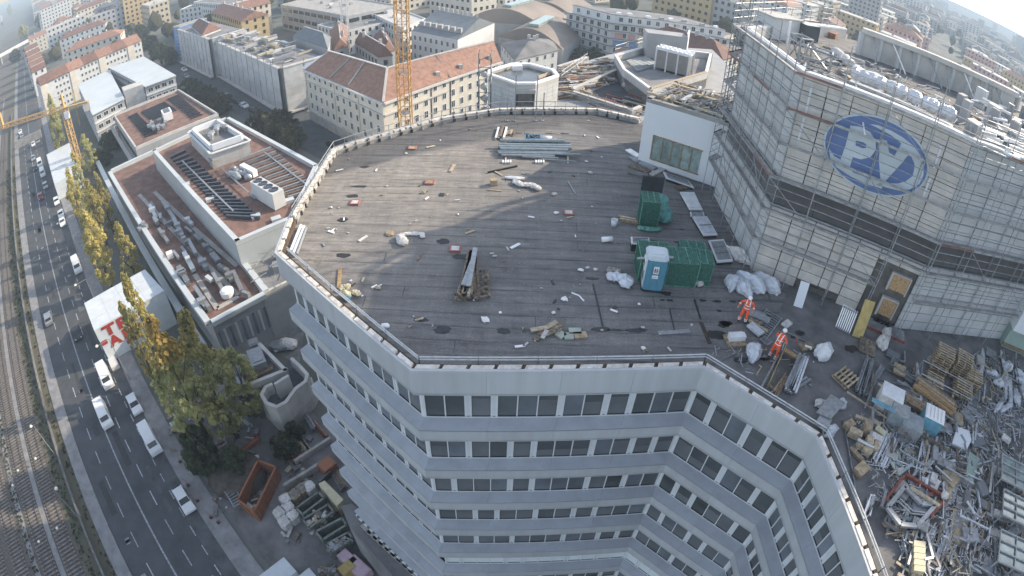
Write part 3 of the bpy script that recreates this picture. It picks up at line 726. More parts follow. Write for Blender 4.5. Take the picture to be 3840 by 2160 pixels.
# scaffolding: standards, decks, guard rails
sc=thing('scaffolding','grey tube scaffolding with plank decks standing around the rooftop tower','scaffolding',(16,24,ROOF))
SF=[Face(toff(.45),i)for i in range(5)]
LEV=[CAM_Z-16.25+1.95*i for i in range(6)]
tubeM={}
def tubev(p,h,r=.028,parent=sc,name='standard',mt='scaffold'):
    k=('v',round(h,1),r,mt)
    if k not in tubeM:m_=MB();m_.tube((0,0,0),(0,0,h),r,6);tubeM[k]=m_.mesh(name,mt)
    return link(name,tubeM[k],parent,p)
def tubeh(p,q,r=.024,parent=sc,name='ledger',mt='scaffold'):
    m_=MB();m_.tube(p,q,r,5,cap=False);return part(name,m_,mt,parent)
dk={}
for fi,F in enumerate(SF):
    nb=max(1,round(F.L/2.5));bw=F.L/nb
    for q in range(nb+(1 if fi==4 else 0)):
        for o in(.0,-.62):
            tubev(F.p(q*bw,o,ROOF),LEV[-1]+2.0-ROOF-(0 if o==0 else .9)+rg.uniform(-.1,.35))
    for li,z in enumerate(LEV):
        for q in range(nb):
            if(fi,q,li)in((1,0,0),):continue
            key=(fi,)
            if key not in dk:
                m_=MB()
                F.box(m_,.03,bw-.03,-.36,-.03,-.05,0)
                dk[key]=m_.mesh('deck','plank_pale',(F.a.x,F.a.y,0))
            link('deck',dk[key],sc,F.p(q*bw,0,z))
            if li<6:
                for h in(.5,1.0,1.5):tubeh(F.p(q*bw,.03,z+h),F.p((q+1)*bw,.03,z+h))
                m_=MB();F.box(m_,q*bw+.04,(q+1)*bw-.04,.01,.04,z,z+.11);part('toe_board',m_,'toe_red' if rg.random()<.12 else 'scaffold',sc)
            tubeh(F.p(q*bw,0,z-.06),F.p(q*bw,-.62,z-.06),name='transom')
    if fi in(1,2,0):
        for li,z in enumerate(LEV[:-1]):
            q=(li*2+fi)%nb;a,b=F.p(q*bw,.05,z),F.p((q+1)*bw,.05,z+1.9)
            tubeh(a,b,name='brace')
# slanted support frames at the foot (left of tower)
for i,(ax_,ay,bx,by)in enumerate(((2700,745,2660,700),(2745,830,2700,790),(2755,900,2730,850))):
    a=at(ax_,ay,ROOF);b=at(bx,by,ROOF+2.0);tubeh(a,b,.03,name='brace');tubeh(at(ax_-30,ay-30,ROOF),b,.03,name='brace')

# netted scaffold stair between box and tower: ladders with cross bars (tall thin standards)
lt=thing('scaffold_tower','tall narrow scaffold mast of two dark standards left of the tower, above the roofs','scaffolding',(12.4,36,42))
for(px,py)in((2720,80),(2752,80)):
    xy=at(px-50,420,43).xy
for k_,(xo,yo)in enumerate(((14.0,36.5),(14.8,36.7),(14.1,37.3),(14.9,37.5))):
    m_=MB();m_.tube((xo,yo,ROOF),(xo,yo,56.5),.04,6);part('standard',m_,'steel_dull',lt)
for i in range(17):
    z=38+i
    for p,q in(((14.0,36.5,z),(14.8,36.7,z)),((14.1,37.3,z),(14.9,37.5,z)),((14.0,36.5,z),(14.8,36.7,z+1))):m_=MB();m_.tube(p,q,.025,5);part('rung',m_,'steel_dull',lt)

# ---- things on the tower's roof (TDECK)
def tw_(px,py,z=TDECK+.05):return at(px,py,z)
m_=MB();a=at(3195,268,TTOP+.3);b=at(3583,438,TTOP+.3);n=26
wr=thing('wrapped_bundle','long bundle in shiny plastic film glinting in the sun on the tower edge','bundle',(a.x,a.y,TTOP))
for seg,(g0,g1)in enumerate(((0,.32),(.33,.52),(.53,.66),(.67,.83),(.84,1))):
    m_=MB();k=8
    d=(b-a).normalized();s_=d.cross(Vector((0,0,1)));ring_=[]
    for i in range(k+1):
        c=a.lerp(b,g0+(g1-g0)*i/k);r0=.42*(1 if 0<i<k else .8)
        for j in range(10):
            t=2*math.pi*j/10;r=r0*rg.uniform(.88,1.1);ring_.append(c+s_*math.cos(t)*r*1.15+Vector((0,0,1))*math.sin(t)*r)
    m_.add(ring_,[(i*10+j,i*10+(j+1)%10,(i+1)*10+(j+1)%10,(i+1)*10+j)for i in range(k)for j in range(10)]+[tuple(range(10)),tuple(range(k*10,k*10+10))]);part('film',m_,'foil',wr)
m_=MB();m_.bar(a-Vector((0,0,.6)),b-Vector((0,0,.6)),.8,.1);part('carrier',m_,'galvanised',wr)
for g in(0,.5,1):m_=MB();c=a.lerp(b,g);m_.tube((c.x,c.y,TDECK),(c.x,c.y,TTOP-.28),.04);part('post',m_,'scaffold',wr)
m_=MB();m_.tube(at(3205,290,TTOP),F01.p(F01.hit(3278,378,.9)[0],.9,CAM_Z-8.3),.05);part('prop',m_,'white_gloss',wr)
# far wall of the tower roof
fa,fb=at(3215,205,TDECK),at(3790,440,TDECK);zt=zat(3225,100,fa)
fw=thing('parapet_wall','long pale concrete screen wall with a heavy coping along the back of the tower roof','wall',(fa.x,fa.y,TDECK))
n=9
for i in range(n):
    p,q=fa.lerp(fb,i/n),fa.lerp(fb,(i+.94)/n);m_=MB();m_.slab(p,q,.25,TDECK,zt-.4);part('wall_panel',m_,'concrete_light',fw)
    m_=MB();c=fa.lerp(fb,i/n);m_.box((c.x,c.y,(TDECK+zt)/2-.2),(.28,.4,zt-TDECK-.4),0);part('pier',m_,'panel_cool',fw)
m_=MB();m_.slab(fa-Vector((0,.3,0)),fb-Vector((0,.3,0)),.9,zt-.4,zt);part('coping',m_,'concrete_light',fw)
# plant box on tower roof
a=at(2915,150,TDECK)
pb=thing('plant_box','white boxy air unit with curved pipe on the near corner of the tower roof','air unit',a)
m_=MB();m_.box((a.x+.4,a.y+1.2,TDECK+.8),(3.0,2.0,1.6),.4);part('casing',m_,'wall_white',pb)
m_=MB();m_.box((a.x+2.7,a.y+1.1,TDECK+.9),(1.6,1.4,1.3),.4);part('hood',m_,'window_glass',pb)
m_=MB();m_.box((a.x+.4,a.y+1.2,TDECK+1.65),(3.2,2.2,.1),.4);part('lid',m_,'concrete_light',pb)
m_=MB();m_.tube(at(2950,165,TDECK),at(2950,165,TDECK)+Vector((0,0,1.7)),.1,8);part('pipe',m_,'white_gloss',pb)
# lattice frame
def frame_box(name,label,cat,c,size,rz,mt,r=.03,group=None,diag=True,mats2=None):
    t=thing(name,label,cat,c,group);hx,hy,h=size[0]/2,size[1]/2,size[2];ca,sa=math.cos(rz),math.sin(rz)
    def W(x,y,z):return Vector((c[0]+x*ca-y*sa,c[1]+x*sa+y*ca,c[2]+z))
    cs=[(-hx,-hy),(hx,-hy),(hx,hy),(-hx,hy)]
    for x,y in cs:m_=MB();m_.tube(W(x,y,0),W(x,y,h),r,5);part('post',m_,mt,t)
    for i in range(4):
        a,b=cs[i],cs[(i+1)%4]
        m_=MB();m_.tube(W(*a,.05),W(*b,.05),r,5);m_.tube(W(*a,h),W(*b,h),r,5)
        if diag:m_.tube(W(*a,0),W(*b,h),r*.8,5)
        part('rail',m_,mt,t)
    return t
c=at(2990,235,TDECK);frame_box('lattice_stand','pale lattice frame standing on the tower roof beside the air unit','frame',c,(1.0,1.0,1.7),.3,'galvanised',.06)
c=at(3060,262,TDECK);frame_box('lattice_stand','wider lattice frame on the tower roof just behind its white cap','frame',c,(1.6,1.2,1.3),-.5,'galvanised',.06)
m_=MB();a,b=at(3035,115,TDECK),at(3130,150,TDECK);m_.slab(a,b,1.2,TDECK,TDECK+.5);solo('brick_stack',m_,'roof_red','rust red brick wall stub on the tower roof behind the lattice frames','wall')
for i,(px,py)in enumerate(((3140,200),(3165,220),(3185,240))):
    m_=MB();c=at(px,py,TDECK+.25);m_.blob(c,(.55,.5,.4),2,.15,rg=rg,flat=True);solo('bulk_bag',m_,'bag_white','pale bulk bag in the short row behind the glinting bundle on the tower roof','bag','bags on the tower roof',True)
for i in range(60):
    px=rg.uniform(3000,3760);py=110+(px-3000)*.42+rg.uniform(20,150); 
    c=at(px,py,TDECK+.1)
    if not(14<c.x<52 and c.y>22):continue
    m_=MB();m_.box(c,(rg.uniform(.3,1.8),rg.uniform(.1,.5),rg.uniform(.1,.5)),rg.uniform(0,3));mt=rg.choice(['galvanised','concrete_light','timber_pale','white_plastic','steel_dull']);zn='left part' if px<3300 else 'middle part' if px<3550 else 'right part';solo('scrap_piece',m_,mt,'%s piece lying on the %s of the tower roof'%(DESC[mt],zn),'debris','%s pieces on the %s of the tower roof'%(DESC[mt],zn))
for i in range(90):   # glinting metal at the right
    px=rg.uniform(3640,3840);py=rg.uniform(330,620)
    if py>560 and px<3700 or py<330+(px-3640)*.5:continue
    c=at(px,py,TDECK+rg.uniform(.2,1.2));m_=MB();L_=rg.uniform(.4,2.2)
    m_.bar(c,c+Vector((math.cos(-.5)*L_,math.sin(-.5)*L_,rg.uniform(-.05,.3))),rg.uniform(.08,.25),rg.uniform(.05,.2));mt=rg.choice(['foil','galvanised','white_gloss','foil']);solo('metal_profile',m_,mt,'%s profile glinting in the scrap at the far right of the tower roof'%DESC[mt],'metal profile','%s profiles on the tower roof'%DESC[mt])
for i in range(14):
    px=rg.uniform(3560,3840);py=rg.uniform(400,560);c=at(px,py,TDECK)
    m_=MB();m_.box((c.x,c.y,TDECK+.8),(rg.uniform(.4,1.2),rg.uniform(.4,1),1.6),.5);solo('steel_cabinet',m_,rg.choice(['wall_grey','panel_cool','steel_dull']),'grey cabinet or duct standing in the backlit right part of the tower roof','cabinet','grey cabinets on the tower roof')

# ================================================================== WHITE BOX ANNEXE
bx=thing('annexe','white rendered box annexe with a timber framed window between roof and tower','building',(12,40,ROOF))
BXT=ROOF+4.85;Pa,Pb=Vector((9.06,39.5)),Vector((14.4,36.2))
bp_=[tuple(Pa),tuple(Pb),(17.5,41.2),(12.4,44.6)]
m_=MB();m_.prism(bp_,ROOF-.3,BXT);part('wall',m_,'white_render',bx)
m_=MB();m_.prism([(9.5,39.9),(14.4,36.9),(16.9,41.1),(12.4,44.1)],BXT,BXT+.02);part('roof',m_,'concrete_dark',bx)
for a,b in zip(bp_,bp_[1:]+bp_[:1]):
    m_=MB();m_.slab(a,b,.35,BXT+.002,BXT+.30);part('parapet',m_,'concrete',bx)
class F2(Face):
    def __init__(s,a,b,c):s.a,s.b=Vector(a),Vector(b);s.u=(s.b-s.a).normalized();s.L=(s.b-s.a).length;s.n=Vector((s.u.y,-s.u.x));s.n=s.n if s.n.dot(s.a-Vector(c))>0 else-s.n;s.ang=math.atan2(s.u.y,s.u.x)
BF=F2(Pa,Pb,(14,41))
wq=[BF.hit(1920+x*.4969,y*.4969)for x,y in((1070,1003),(1440,1150),(1400,1330),(1045,1190))]
x0,x1,z0,z1=bb(wq)
z1=(wq[0][1]+wq[1][1])/2;z0=(wq[2][1]+wq[3][1])/2
m_=MB();BF.box(m_,x0,x1,0,.08,z0,z0+.08);BF.box(m_,x0,x1,0,.08,z1-.08,z1);BF.box(m_,x0,x0+.09,0,.08,z0+.08,z1-.08);part('window_frame',m_,'timber',bx)
for i in range(5):
    xa=x0+.09+(x1-x0-.09)*i/5;xb=x0+.09+(x1-x0-.09)*(i+1)/5
    m_=MB();BF.box(m_,xa,xb-.08,0.01,.03,z0+.08,z1-.08);part('window_pane',m_,'glass_pale',bx)
    if i<4:m_=MB();BF.box(m_,xb-.08,xb,0,.07,z0+.08,z1-.08);part('mullion',m_,'timber',bx)
for i in range(46):
    u_,v_=rg.random(),rg.random();p=Vector((9.9,39.9))+(Vector((14.2,37.2))-Vector((9.9,39.9)))*u_+Vector((2.9,4.0))*v_
    m_=MB();m_.box((p.x,p.y,BXT+rg.uniform(.1,.5)),(rg.uniform(.3,2.6),rg.uniform(.06,.3),rg.uniform(.05,.2)),rg.choice((-.55,1.0))+rg.uniform(-.2,.2));mt=rg.choice(['timber_pale','white_plastic','galvanised','timber','foil','insulation']);solo('site_timber',m_,mt,'%s bar on the cluttered roof of the white box annexe'%DESC[mt],'building material','%s bars on the annexe roof'%DESC[mt])

# ================================================================== ROOFS BEHIND (octagon, terrace, chillers)
pod=thing('lower_building','lower roof terrace block behind the main roof with parapets and site clutter','building',(8,60,30))
LZ=CAM_Z-21.2
pp=[c5(330,1260,LZ),c5(600,1330,LZ),c6(380,1480,LZ),Vector((9.6,48.6,LZ)),Vector((14,45,LZ)),Vector((24,47,LZ)),Vector((30,62,LZ)),c6(1300,560,LZ),c6(560,520,LZ),c6(130,620,LZ),c5(1450,690,LZ),c5(1100,800,LZ),c5(500,900,LZ)]
pp=[(p.x,p.y)for p in pp];m_=MB();m_.prism(pp,2,LZ);part('wall',m_,'wall_grey',pod)
m_=MB();m_.prism([c6(0,1010,LZ).xy,c6(280,905,LZ).xy,c6(620,1020,LZ).xy,c6(640,1180,LZ).xy,c6(380,1400,LZ).xy,c5(1330,1110,LZ).xy],LZ,LZ+.02);part('roof',m_,'asphalt',pod)
for(A,B_,h)in((c5(1280,1110,LZ),c6(380,1330,LZ),.7),(c6(380,1345,LZ),c6(500,1290,LZ),.8),(c5(1300,1090,LZ),c5(1800,860,LZ),.8),(c5(1140,800,LZ),c5(1470,690,LZ),.5)):
    m_=MB();m_.slab(A,B_,.35,LZ+.02,LZ+h);part('parapet',m_,'concrete',pod)
    m_=MB();m_.slab(A,B_,.42,LZ+h,LZ+h+.08);part('coping',m_,'concrete_light',pod)
# chiller block
CZ=CAM_Z-19.0
cb=thing('plant_building','pale concrete rooftop plant enclosure holding the fan unit','building',(15,70,CZ))
cp_=[c6(195,620,CZ),c6(290,780,CZ),c6(600,1010,CZ),c6(1250,815,CZ),c6(1300,600,CZ),c6(540,520,CZ)]
m_=MB();m_.prism([p.xy for p in cp_],LZ,CZ-.9);part('roof',m_,'roof_grey',cb)
for a,b in zip(cp_,cp_[1:]+cp_[:1]): 
    m_=MB();m_.slab(a,b,.3,LZ,CZ-.12);part('parapet_wall',m_,'concrete_light',cb)
    m_=MB();m_.slab(a,b,.36,CZ-.119,CZ+.02);part('coping',m_,'timber_pale' if a.y<60 else 'white_render',cb)
ch=thing('chiller','long white rooftop chiller with dark grilles and two rows of fans','cooling unit',c6(640,790,CZ-.9))
A,B_=c6(645,775,CZ-.8),c6(1010,875,CZ-.8);u=(B_-A).normalized();nn=Vector((-u.y,u.x,0));L_=(B_-A).length;hc=2.4
for i in range(3):
    m_=MB();m_.slab(A+u*(L_*i/3+.12),A+u*(L_*(i+1)/3-.05),2.0,CZ-.6,CZ-.6+hc);part('grille',m_,'louvre',ch)
for i in range(4):
    for o in(0,2.0):m_=MB();p=A+u*(L_*i/3)+nn*o;m_.box((p.x,p.y,CZ-.9+1.5),(.16,.16,3.0),0);part('post',m_,'white_render',ch)
m_=MB();m_.slab(A-nn*.1,B_-nn*.1,2.25,CZ-.6+hc,CZ-.6+hc+.18);part('top',m_,'white_render',ch)
for i in range(7):
    for o in(.5,1.6):
        p=A+u*(L_*(i+.5)/7)+nn*o;m_=MB();m_.lathe((p.x,p.y,CZ-.6+hc+.18),[(.42,0),(.46,.16),(.38,.17),(.34,.05)],12);part('fan',m_,'white_gloss',ch)
wa,wb=c6(540,650,CZ-.9),c6(990,700,CZ-.9)
m_=MB();m_.slab(wa,wb,2.5,CZ-.9,CZ+2.6);solo('plant_shed',m_,'wall_grey','tall grey plant shed wall directly behind the white chiller','shed')
m_=MB();wc=c6(1010,640,CZ-.9);m_.slab(wb,wc,.2,CZ-.9,CZ+3.1);solo('screen_panel',m_,'white_render','white upright screen panel at the right end of the plant shed','panel')
for i in range(9):
    a,b=c6(330+i*14,690+i*14,CZ-.7),c6(560+i*16,640+i*12,CZ-.7);m_=MB();m_.tube(a,b,.1,6);solo('pipe_run',m_,'pipe_grey','parallel grey pipe on the plant roof left of the chiller','pipe','pipes beside the chiller')
# octagonal stair head
OZ=CAM_Z-17.15
oc=thing('stair_tower','octagonal grey-panelled stair head with a broad white rim behind the main roof','building',(0,55,LZ))
op_=[c5(x,y,OZ)for x,y in((338,790),(600,712),(810,712),(1085,785),(1137,850),(872,940),(648,940),(338,835))]
opx=[p.xy for p in op_];cx_=sum((p for p in opx),Vector((0,0)))/8
m_=MB();m_.prism([cx_+(p-cx_)*.985 for p in opx],ROOF-1.6,OZ-.5);part('core',m_,'joint_dark',oc)
m_=MB();m_.prism([cx_+(p-cx_)*.95 for p in opx],OZ-.5,OZ-.45);part('roof',m_,'window_glass',oc)
for i in range(8):
    a,b=opx[i],opx[(i+1)%8];ai,bi=cx_+(a-cx_)*.90,cx_+(b-cx_)*.90
    m_=MB();m_.prism([cx_+(a-cx_)*1.01,cx_+(b-cx_)*1.01,bi,ai],OZ-.18,OZ+.02);part('rim',m_,'white_gloss',oc)
    m_=MB();m_.prism([a,b,bi,ai],OZ-.6,OZ-.181);part('parapet',m_,'concrete_light',oc)
    if i in(4,5,6,7):
        if i==5:
            fF=F2(a,b,cx_);m_=MB();fF.box(m_,.25,fF.L-.25,-.02,.0,ROOF-1.6,OZ-1.0);part('door',m_,'louvre',oc)
            m_=MB();fF.box(m_,.0,fF.L,-.03,.25,OZ-1.0,OZ-.62);part('lintel',m_,'concrete_light',oc);continue
        fF=F2(a,b,cx_);nc=max(1,round(fF.L/.9));z=ROOF-1.6
        while z<OZ-.7:
            for q in range(nc):m_=MB();fF.box(m_,q*fF.L/nc+.012,(q+1)*fF.L/nc-.012,-.06,.0,z,z+.43);part('wall_panel',m_,'panel_cool',oc)
            z+=.45
p=c5(660,790,OZ-.45);m_=MB();m_.box((p.x,p.y,OZ-.2),(1.0,.6,.5),.3);part('hatch',m_,'white_gloss',oc)
p,q=c5(900,890,OZ-.4),c5(1070,830,OZ-.4); 
for i in range(4):m_=MB();m_.bar(p+Vector((0,i*.12,.05*i)),q+Vector((0,i*.12,.05*i)),.1,.06);part('plank',m_,'timber_pale',oc)
# posts in front of octagon, diagonal stay, construction hoist left
for(x,y,h)in((545,1370,2.2),(632,1370,4.2),(870,1370,4.2),(950,1370,2.6)):
    p=c5(x,y,ROOF);t=thing('support_post','pale steel post in front of the octagonal stair head, one of four','post',p,'posts before the stair head')
    m_=MB();m_.tube(p,p+Vector((0,0,h)),.05,6);part('shaft',m_,'galvanised',t);m_=MB();m_.box((p.x,p.y,ROOF+.04),(.25,.25,.06));part('foot',m_,'galvanised',t)
hp=c5(270,1240,ROOF-1);ho=thing('material_hoist','thin lattice hoist mast left of the octagonal stair head','hoist',(hp.x,hp.y,30))
for i in range(4):
    dx,dy=((0,0),(1.1,0),(1.1,1.1),(0,1.1))[i];m_=MB();m_.tube((hp.x-.4+dx,hp.y+dy,20),(hp.x-.4+dx,hp.y+dy,ROOF+4.6),.05,6);part('leg',m_,'steel_dull',ho)
for i in range(12):
    z=ROOF-3+i*.62;m_=MB();q=hp+Vector((-.4,0,0))
    for(a,b)in(((0,0),(1.1,0)),((1.1,0),(1.1,1.1)),((0,0),(0,1.1))):m_.tube((q.x+a[0],q.y+a[1],z),(q.x+b[0],q.y+b[1],z+(.6 if i%2 else 0)),.035,5)
    part('bracing',m_,'steel_dull',ho)
for i in range(4):m_=MB();m_.blob((hp.x+.1,hp.y+.4,ROOF-1.2+i*1.2),(.45,.3,.4),1,.2,rg=rg);part('wrapped_load',m_,'bag_white',ho)
# clutter of boards and scaffold tubes in the construction roofs between octagon and chillers
for i in range(290):
    x=rg.uniform(1160,1680);y=1130-(x-1160)*.42-rg.uniform(0,330)*(1-(x-1160)/1500)
    if y<700:y=700+rg.uniform(0,50)
    c=c5(x,y,LZ+.2);L_=rg.uniform(.5,4);a=.5+rg.gauss(0,.12)if rg.random()<.8 else rg.uniform(0,3)
    m_=MB();m_.box((c.x,c.y,LZ+rg.uniform(.05,.8)),(L_,rg.uniform(.06,.26),rg.uniform(.05,.2)),a)
    mt=rg.choice(['timber_pale','galvanised','timber_pale','timber_old','concrete_light','bag_white','steel_dull','roof_red']);zn='beside the octagonal stair head' if x<1330 else 'midway to the plant enclosure' if x<1500 else 'next to the plant enclosure';ln='long' if L_>2.2 else 'short'
    solo('site_board',m_,mt,'%s %s board in the roof works %s'%(ln,DESC[mt],zn),'building material','%s %s boards %s'%(ln,DESC[mt],zn))
for i in range(22):
    x=rg.uniform(0,480);y=rg.uniform(1130,1300);c=c6(x,y,LZ+.1)
    m_=MB();m_.box((c.x,c.y,LZ+.15+rg.uniform(0,.4)),(rg.uniform(1,3.6),.2,.12),-.55+rg.uniform(-.1,.1));solo('scaffold_plank',m_,rg.choice(['timber_pale','steel_dull','galvanised','rust_red']),'plank stacked on the dark lower terrace near the main roof corner','plank','planks on the lower terrace')
for(x,y,mt,lab)in((320,1000,'bag_white','small white bag alone on the dark lower terrace'),(350,880,'blue_wrap','blue and white wrapped pallet by the terrace corner'),(490,1060,'white_gloss','white carton beside the parapet on the lower terrace')):
    c=c6(x,y,LZ);m_=MB();m_.blob((c.x,c.y,LZ+.4),(.5,.4,.45),2,.1,rg=rg,flat=True);solo('package',m_,mt,lab,'package')
# mesh fences / thin rails over the lower roofs
rf_=thing('guard_rail','thin scaffold guard rail round the lower terrace behind the main roof','railing',c5(1300,1050,LZ))
for(A,B_)in((c5(1280,1110,LZ+.8),c6(380,1330,LZ+.8)),(c5(1160,900,LZ+1),c5(1450,690,LZ+1)),(c6(200,600,CZ),c6(530,500,CZ))):
    for h in(.5,1.0):m_=MB();m_.tube(A+Vector((0,0,h)),B_+Vector((0,0,h)),.03,5);part('rail',m_,'scaffold',rf_)
    for i in range(8):m_=MB();c=A.lerp(B_,i/7);m_.tube(c,c+Vector((0,0,1.3)),.03,5);part('post',m_,'scaffold',rf_)

# props, ladder and tubes against the screen wall on the tower roof
pr_t=thing('wall_props','slanted grey props and a ladder leaning on the screen wall of the tower roof','props',fa.lerp(fb,.4))
for i in range(8):
    b_=fa.lerp(fb,(i+.6)/9);w_=Vector((.55,-1.9,0))if i%2 else Vector((-.3,-1.5,0));m_=MB();m_.tube(b_+w_+Vector((0,0,.05)),b_+Vector((0,-.1,(zt-TDECK)*.8)),.06,6);part('prop',m_,'white_gloss' if i in(1,5)else 'galvanised',pr_t)
lp=fa.lerp(fb,.78)
for e in(0,.5):m_=MB();m_.bar(lp+Vector((e,-.9,0)),lp+Vector((e,-.2,zt-TDECK)),.06);part('ladder_rail',m_,'galvanised',pr_t)
for i in range(7):k=(i+.5)/7;m_=MB();m_.bar(lp+Vector((0,-.9+.7*k,(zt-TDECK)*k)),lp+Vector((.5,-.9+.7*k,(zt-TDECK)*k)),.04);part('rung',m_,'galvanised',pr_t)
# ================================================================== THINGS ON THE MAIN ROOF
rg=random.Random(31)
def R_(x,y,z=ROOF):return rf(x,y,z)
SH=.03   # roof sheets rise a little
def plank(name,a,b,w,h,mt,label,cat,group=None,lift=0):
    m_=MB();up=Vector((0,0,h/2+SH+lift));m_.bar(Vector(a)+up,Vector(b)+up,w,h);return solo(name,m_,mt,label,cat,group)
# pipe stack
ps=thing('pipe_stack','stack of long grey pipes on bearers in the sunlit part of the roof','pipe stack',R_(1150,300))
rows=[(955,250,1335,256,.16,0),(952,262,1338,268,.16,0),(958,243,1300,246,.14,.28),(945,283,1330,290,.10,0),(950,291,1388,298,.10,0),(960,272,1320,279,.12,.05),(1075,306,1270,316,.08,0),(1180,318,1370,330,.04,0),(965,300,1250,305,.09,0),(1000,236,1330,240,.12,.1)]
for a,b,c,d,r,l in rows:
    m_=MB();m_.tube(R_(a,b)+Vector((0,0,r+.12+l)),R_(c,d)+Vector((0,0,r+.12+l)),r,12);part('pipe',m_,'pipe_grey',ps)
    m_=MB();q=R_(a,b)+Vector((0,0,r+.12+l));u=(R_(c,d)-R_(a,b)).normalized();m_.tube(q-u*.03,q-u*.005,r*.8,10);part('pipe_mouth',m_,'black_tarp',ps)
for x in(990,1170,1320):m_=MB();m_.bar(R_(x,335)+Vector((0,0,.06)),R_(x,232)+Vector((0,0,.06)),.12,.1);part('bearer',m_,'timber_pale',ps)
for x in(975,988,1001,1014,1150,1163,1176,1190):m_=MB();c=R_(x,322);m_.tube(c+Vector((0,0,.1)),c+Vector((0,-.35,.1)),.07,8);part('tube_end',m_,'white_gloss',ps)
cr=thing('crate','blue open crate full of small parts behind the pipe stack','crate',R_(1132,232))
c=R_(1132,225)
for(dx,dy,sx,sy)in((0,-.4,1.1,.06),(0,.4,1.1,.06),(-.55,0,.06,.86),(.55,0,.06,.86)):m_=MB();m_.box((c.x+dx,c.y+dy,ROOF+.32),(sx,sy,.6));part('side',m_,'blue_plastic',cr)
m_=MB();m_.box((c.x,c.y,ROOF+.1),(1.05,.75,.1));part('base',m_,'blue_plastic',cr)
m_=MB()
for i in range(24):m_.box((c.x+rg.uniform(-.42,.42),c.y+rg.uniform(-.3,.3),ROOF+.45+rg.uniform(0,.2)),(.12,.1,.12),rg.uniform(0,3))
part('contents',m_,'steel_dull',cr,kind='stuff')
m_=MB();c=R_(1205,225);m_.tube(c+Vector((-.4,0,.35)),c+Vector((.4,0,.35)),.3,14);solo('film_roll',m_,'white_plastic','fat white film roll between the blue crate and the dark box','roll',smooth=True)
m_=MB();c=R_(1243,232);m_.box((c.x,c.y,ROOF+.3),(.5,.8,.55),.3);solo('tool_box',m_,'steel_dull','dark box with pale rim right of the white film roll','box')
def boards(x0,y0,x1,y1,n,w,h,mt,label,cat='board stack',spread=.0,rz=0,group=None):
    t=thing('board_stack',label,cat,R_((x0+x1)/2,(y0+y1)/2),group);a,b=R_(x0,y0),R_(x1,y1);u=(b-a).normalized();nn=Vector((-u.y,u.x,0))
    for i in range(n):
        l=i//4;k=(i%4)-1.5;m_=MB();s_=nn*(k*(w+.02)+rg.uniform(-spread,spread));e=u*rg.uniform(-.2,.2)
        m_.bar(a+s_+e+Vector((0,0,SH+h/2+l*h)),b+s_+e+nn*rg.uniform(-spread,spread)+Vector((0,0,SH+h/2+l*h)),w,h*.92);part('board',m_,mt if not isinstance(mt,list)else rg.choice(mt),t)
    return t
boards(958,205,975,148,10,.16,.08,['timber_pale','white_plastic','timber_old'],'short stack of pale boards left of the blue crate, farthest on the sunlit roof',spread=.1)
boards(1010,182,1020,160,6,.15,.08,['timber_pale','timber_old'],'small brown board stack beside the pale board stack at the roof back',spread=.03)
plank('plank',R_(895,383),R_(1050,350),.12,.1,'black_tarp','dark beam lying just in front of the pipe stack','beam')
plank('plank',R_(920,370),R_(972,400),.12,.05,'timber_pale','short pale board crossing the dark beam','board')
plank('plank',R_(692,378),R_(716,340),.22,.06,'timber_pale','short pale plank lying diagonally alone in the left sunlit part','plank')
plank('plank',R_(100,1000),R_(108,895),.20,.06,'osb','long brown plank near the left railing in the sun','plank')
plank('plank',R_(520,850),R_(548,812),.12,.04,'timber_old','short grey stick in the shade left of the red gully','plank')
plank('plank',R_(1322,432),R_(1362,500),.08,.05,'galvanised','thin bright profile lying diagonally in the shade','profile')
plank('plank',R_(893,474),R_(968,481),.10,.04,'timber_pale','thin pale lath at the shade edge below the tan block','lath')
plank('plank',R_(1800,1240),R_(1970,1228),.26,.05,'galvanised','grey metal strip lying near the front railing','sheet strip')
plank('plank',R_(1340,1024),R_(1380,1040),.07,.05,'white_gloss','bent white pipe piece, upper half','pipe piece');plank('plank',R_(1380,1040),R_(1405,1068),.07,.05,'white_gloss','bent white pipe piece, lower half','pipe piece')
m_=MB();c=R_(925,445);m_.box((c.x,c.y,ROOF+.22),(.45,.4,.42),.2);solo('block',m_,'cardboard','tan cardboard block alone near the shadow edge','box')
def cloth(pts,r,mt,label,name='plastic_sheet',cat='plastic sheet',flat=.5,z=ROOF,fn=None,group=None):
    m_=MB();fn=fn or(lambda x,y:R_(x,y,z));k=6;rows_=[]
    cs=[fn(*q)for q in pts]
    full=[]
    for i in range(len(cs)-1):
        for j in range(k):full.append(cs[i].lerp(cs[i+1],j/k))
    full.append(cs[-1]);n=9;vs=[]
    for i,c in enumerate(full):
        u=(full[min(i+1,len(full)-1)]-full[max(0,i-1)]).normalized();s_=Vector((-u.y,u.x,0));e=min(1,.45+min(i,len(full)-1-i)*.4)
        for j in range(n):t=2*math.pi*j/n;rr=r*e*rg.uniform(.72,1.2);vs.append(c+s_*math.cos(t)*rr+Vector((0,0,max(-.0,r*flat+math.sin(t)*rr*flat)+SH)))
    L_=len(full);m_.add(vs,[(i*n+j,i*n+(j+1)%n,(i+1)*n+(j+1)%n,(i+1)*n+j)for i in range(L_-1)for j in range(n)]+[tuple(range(n)),tuple(range((L_-1)*n,L_*n))])
    return solo(name,m_,mt,label,cat,group)
cloth([(985,412),(1090,420)],.20,'white_plastic','white rolled membrane lying just in front of the dark beam')
cloth([(1030,430),(1070,455),(1130,455),(1172,482)],.26,'bag_white','crumpled pale sheet snaking across the shadow edge in mid roof')
cloth([(455,778),(428,740),(440,722)],.30,'bag_white','crumpled pale sheet like an open shell at the left shadow edge')
cloth([(440,715),(500,712),(545,715),(550,735)],.16,'bag_white','thin crumpled pale film behind the shell shaped sheet')
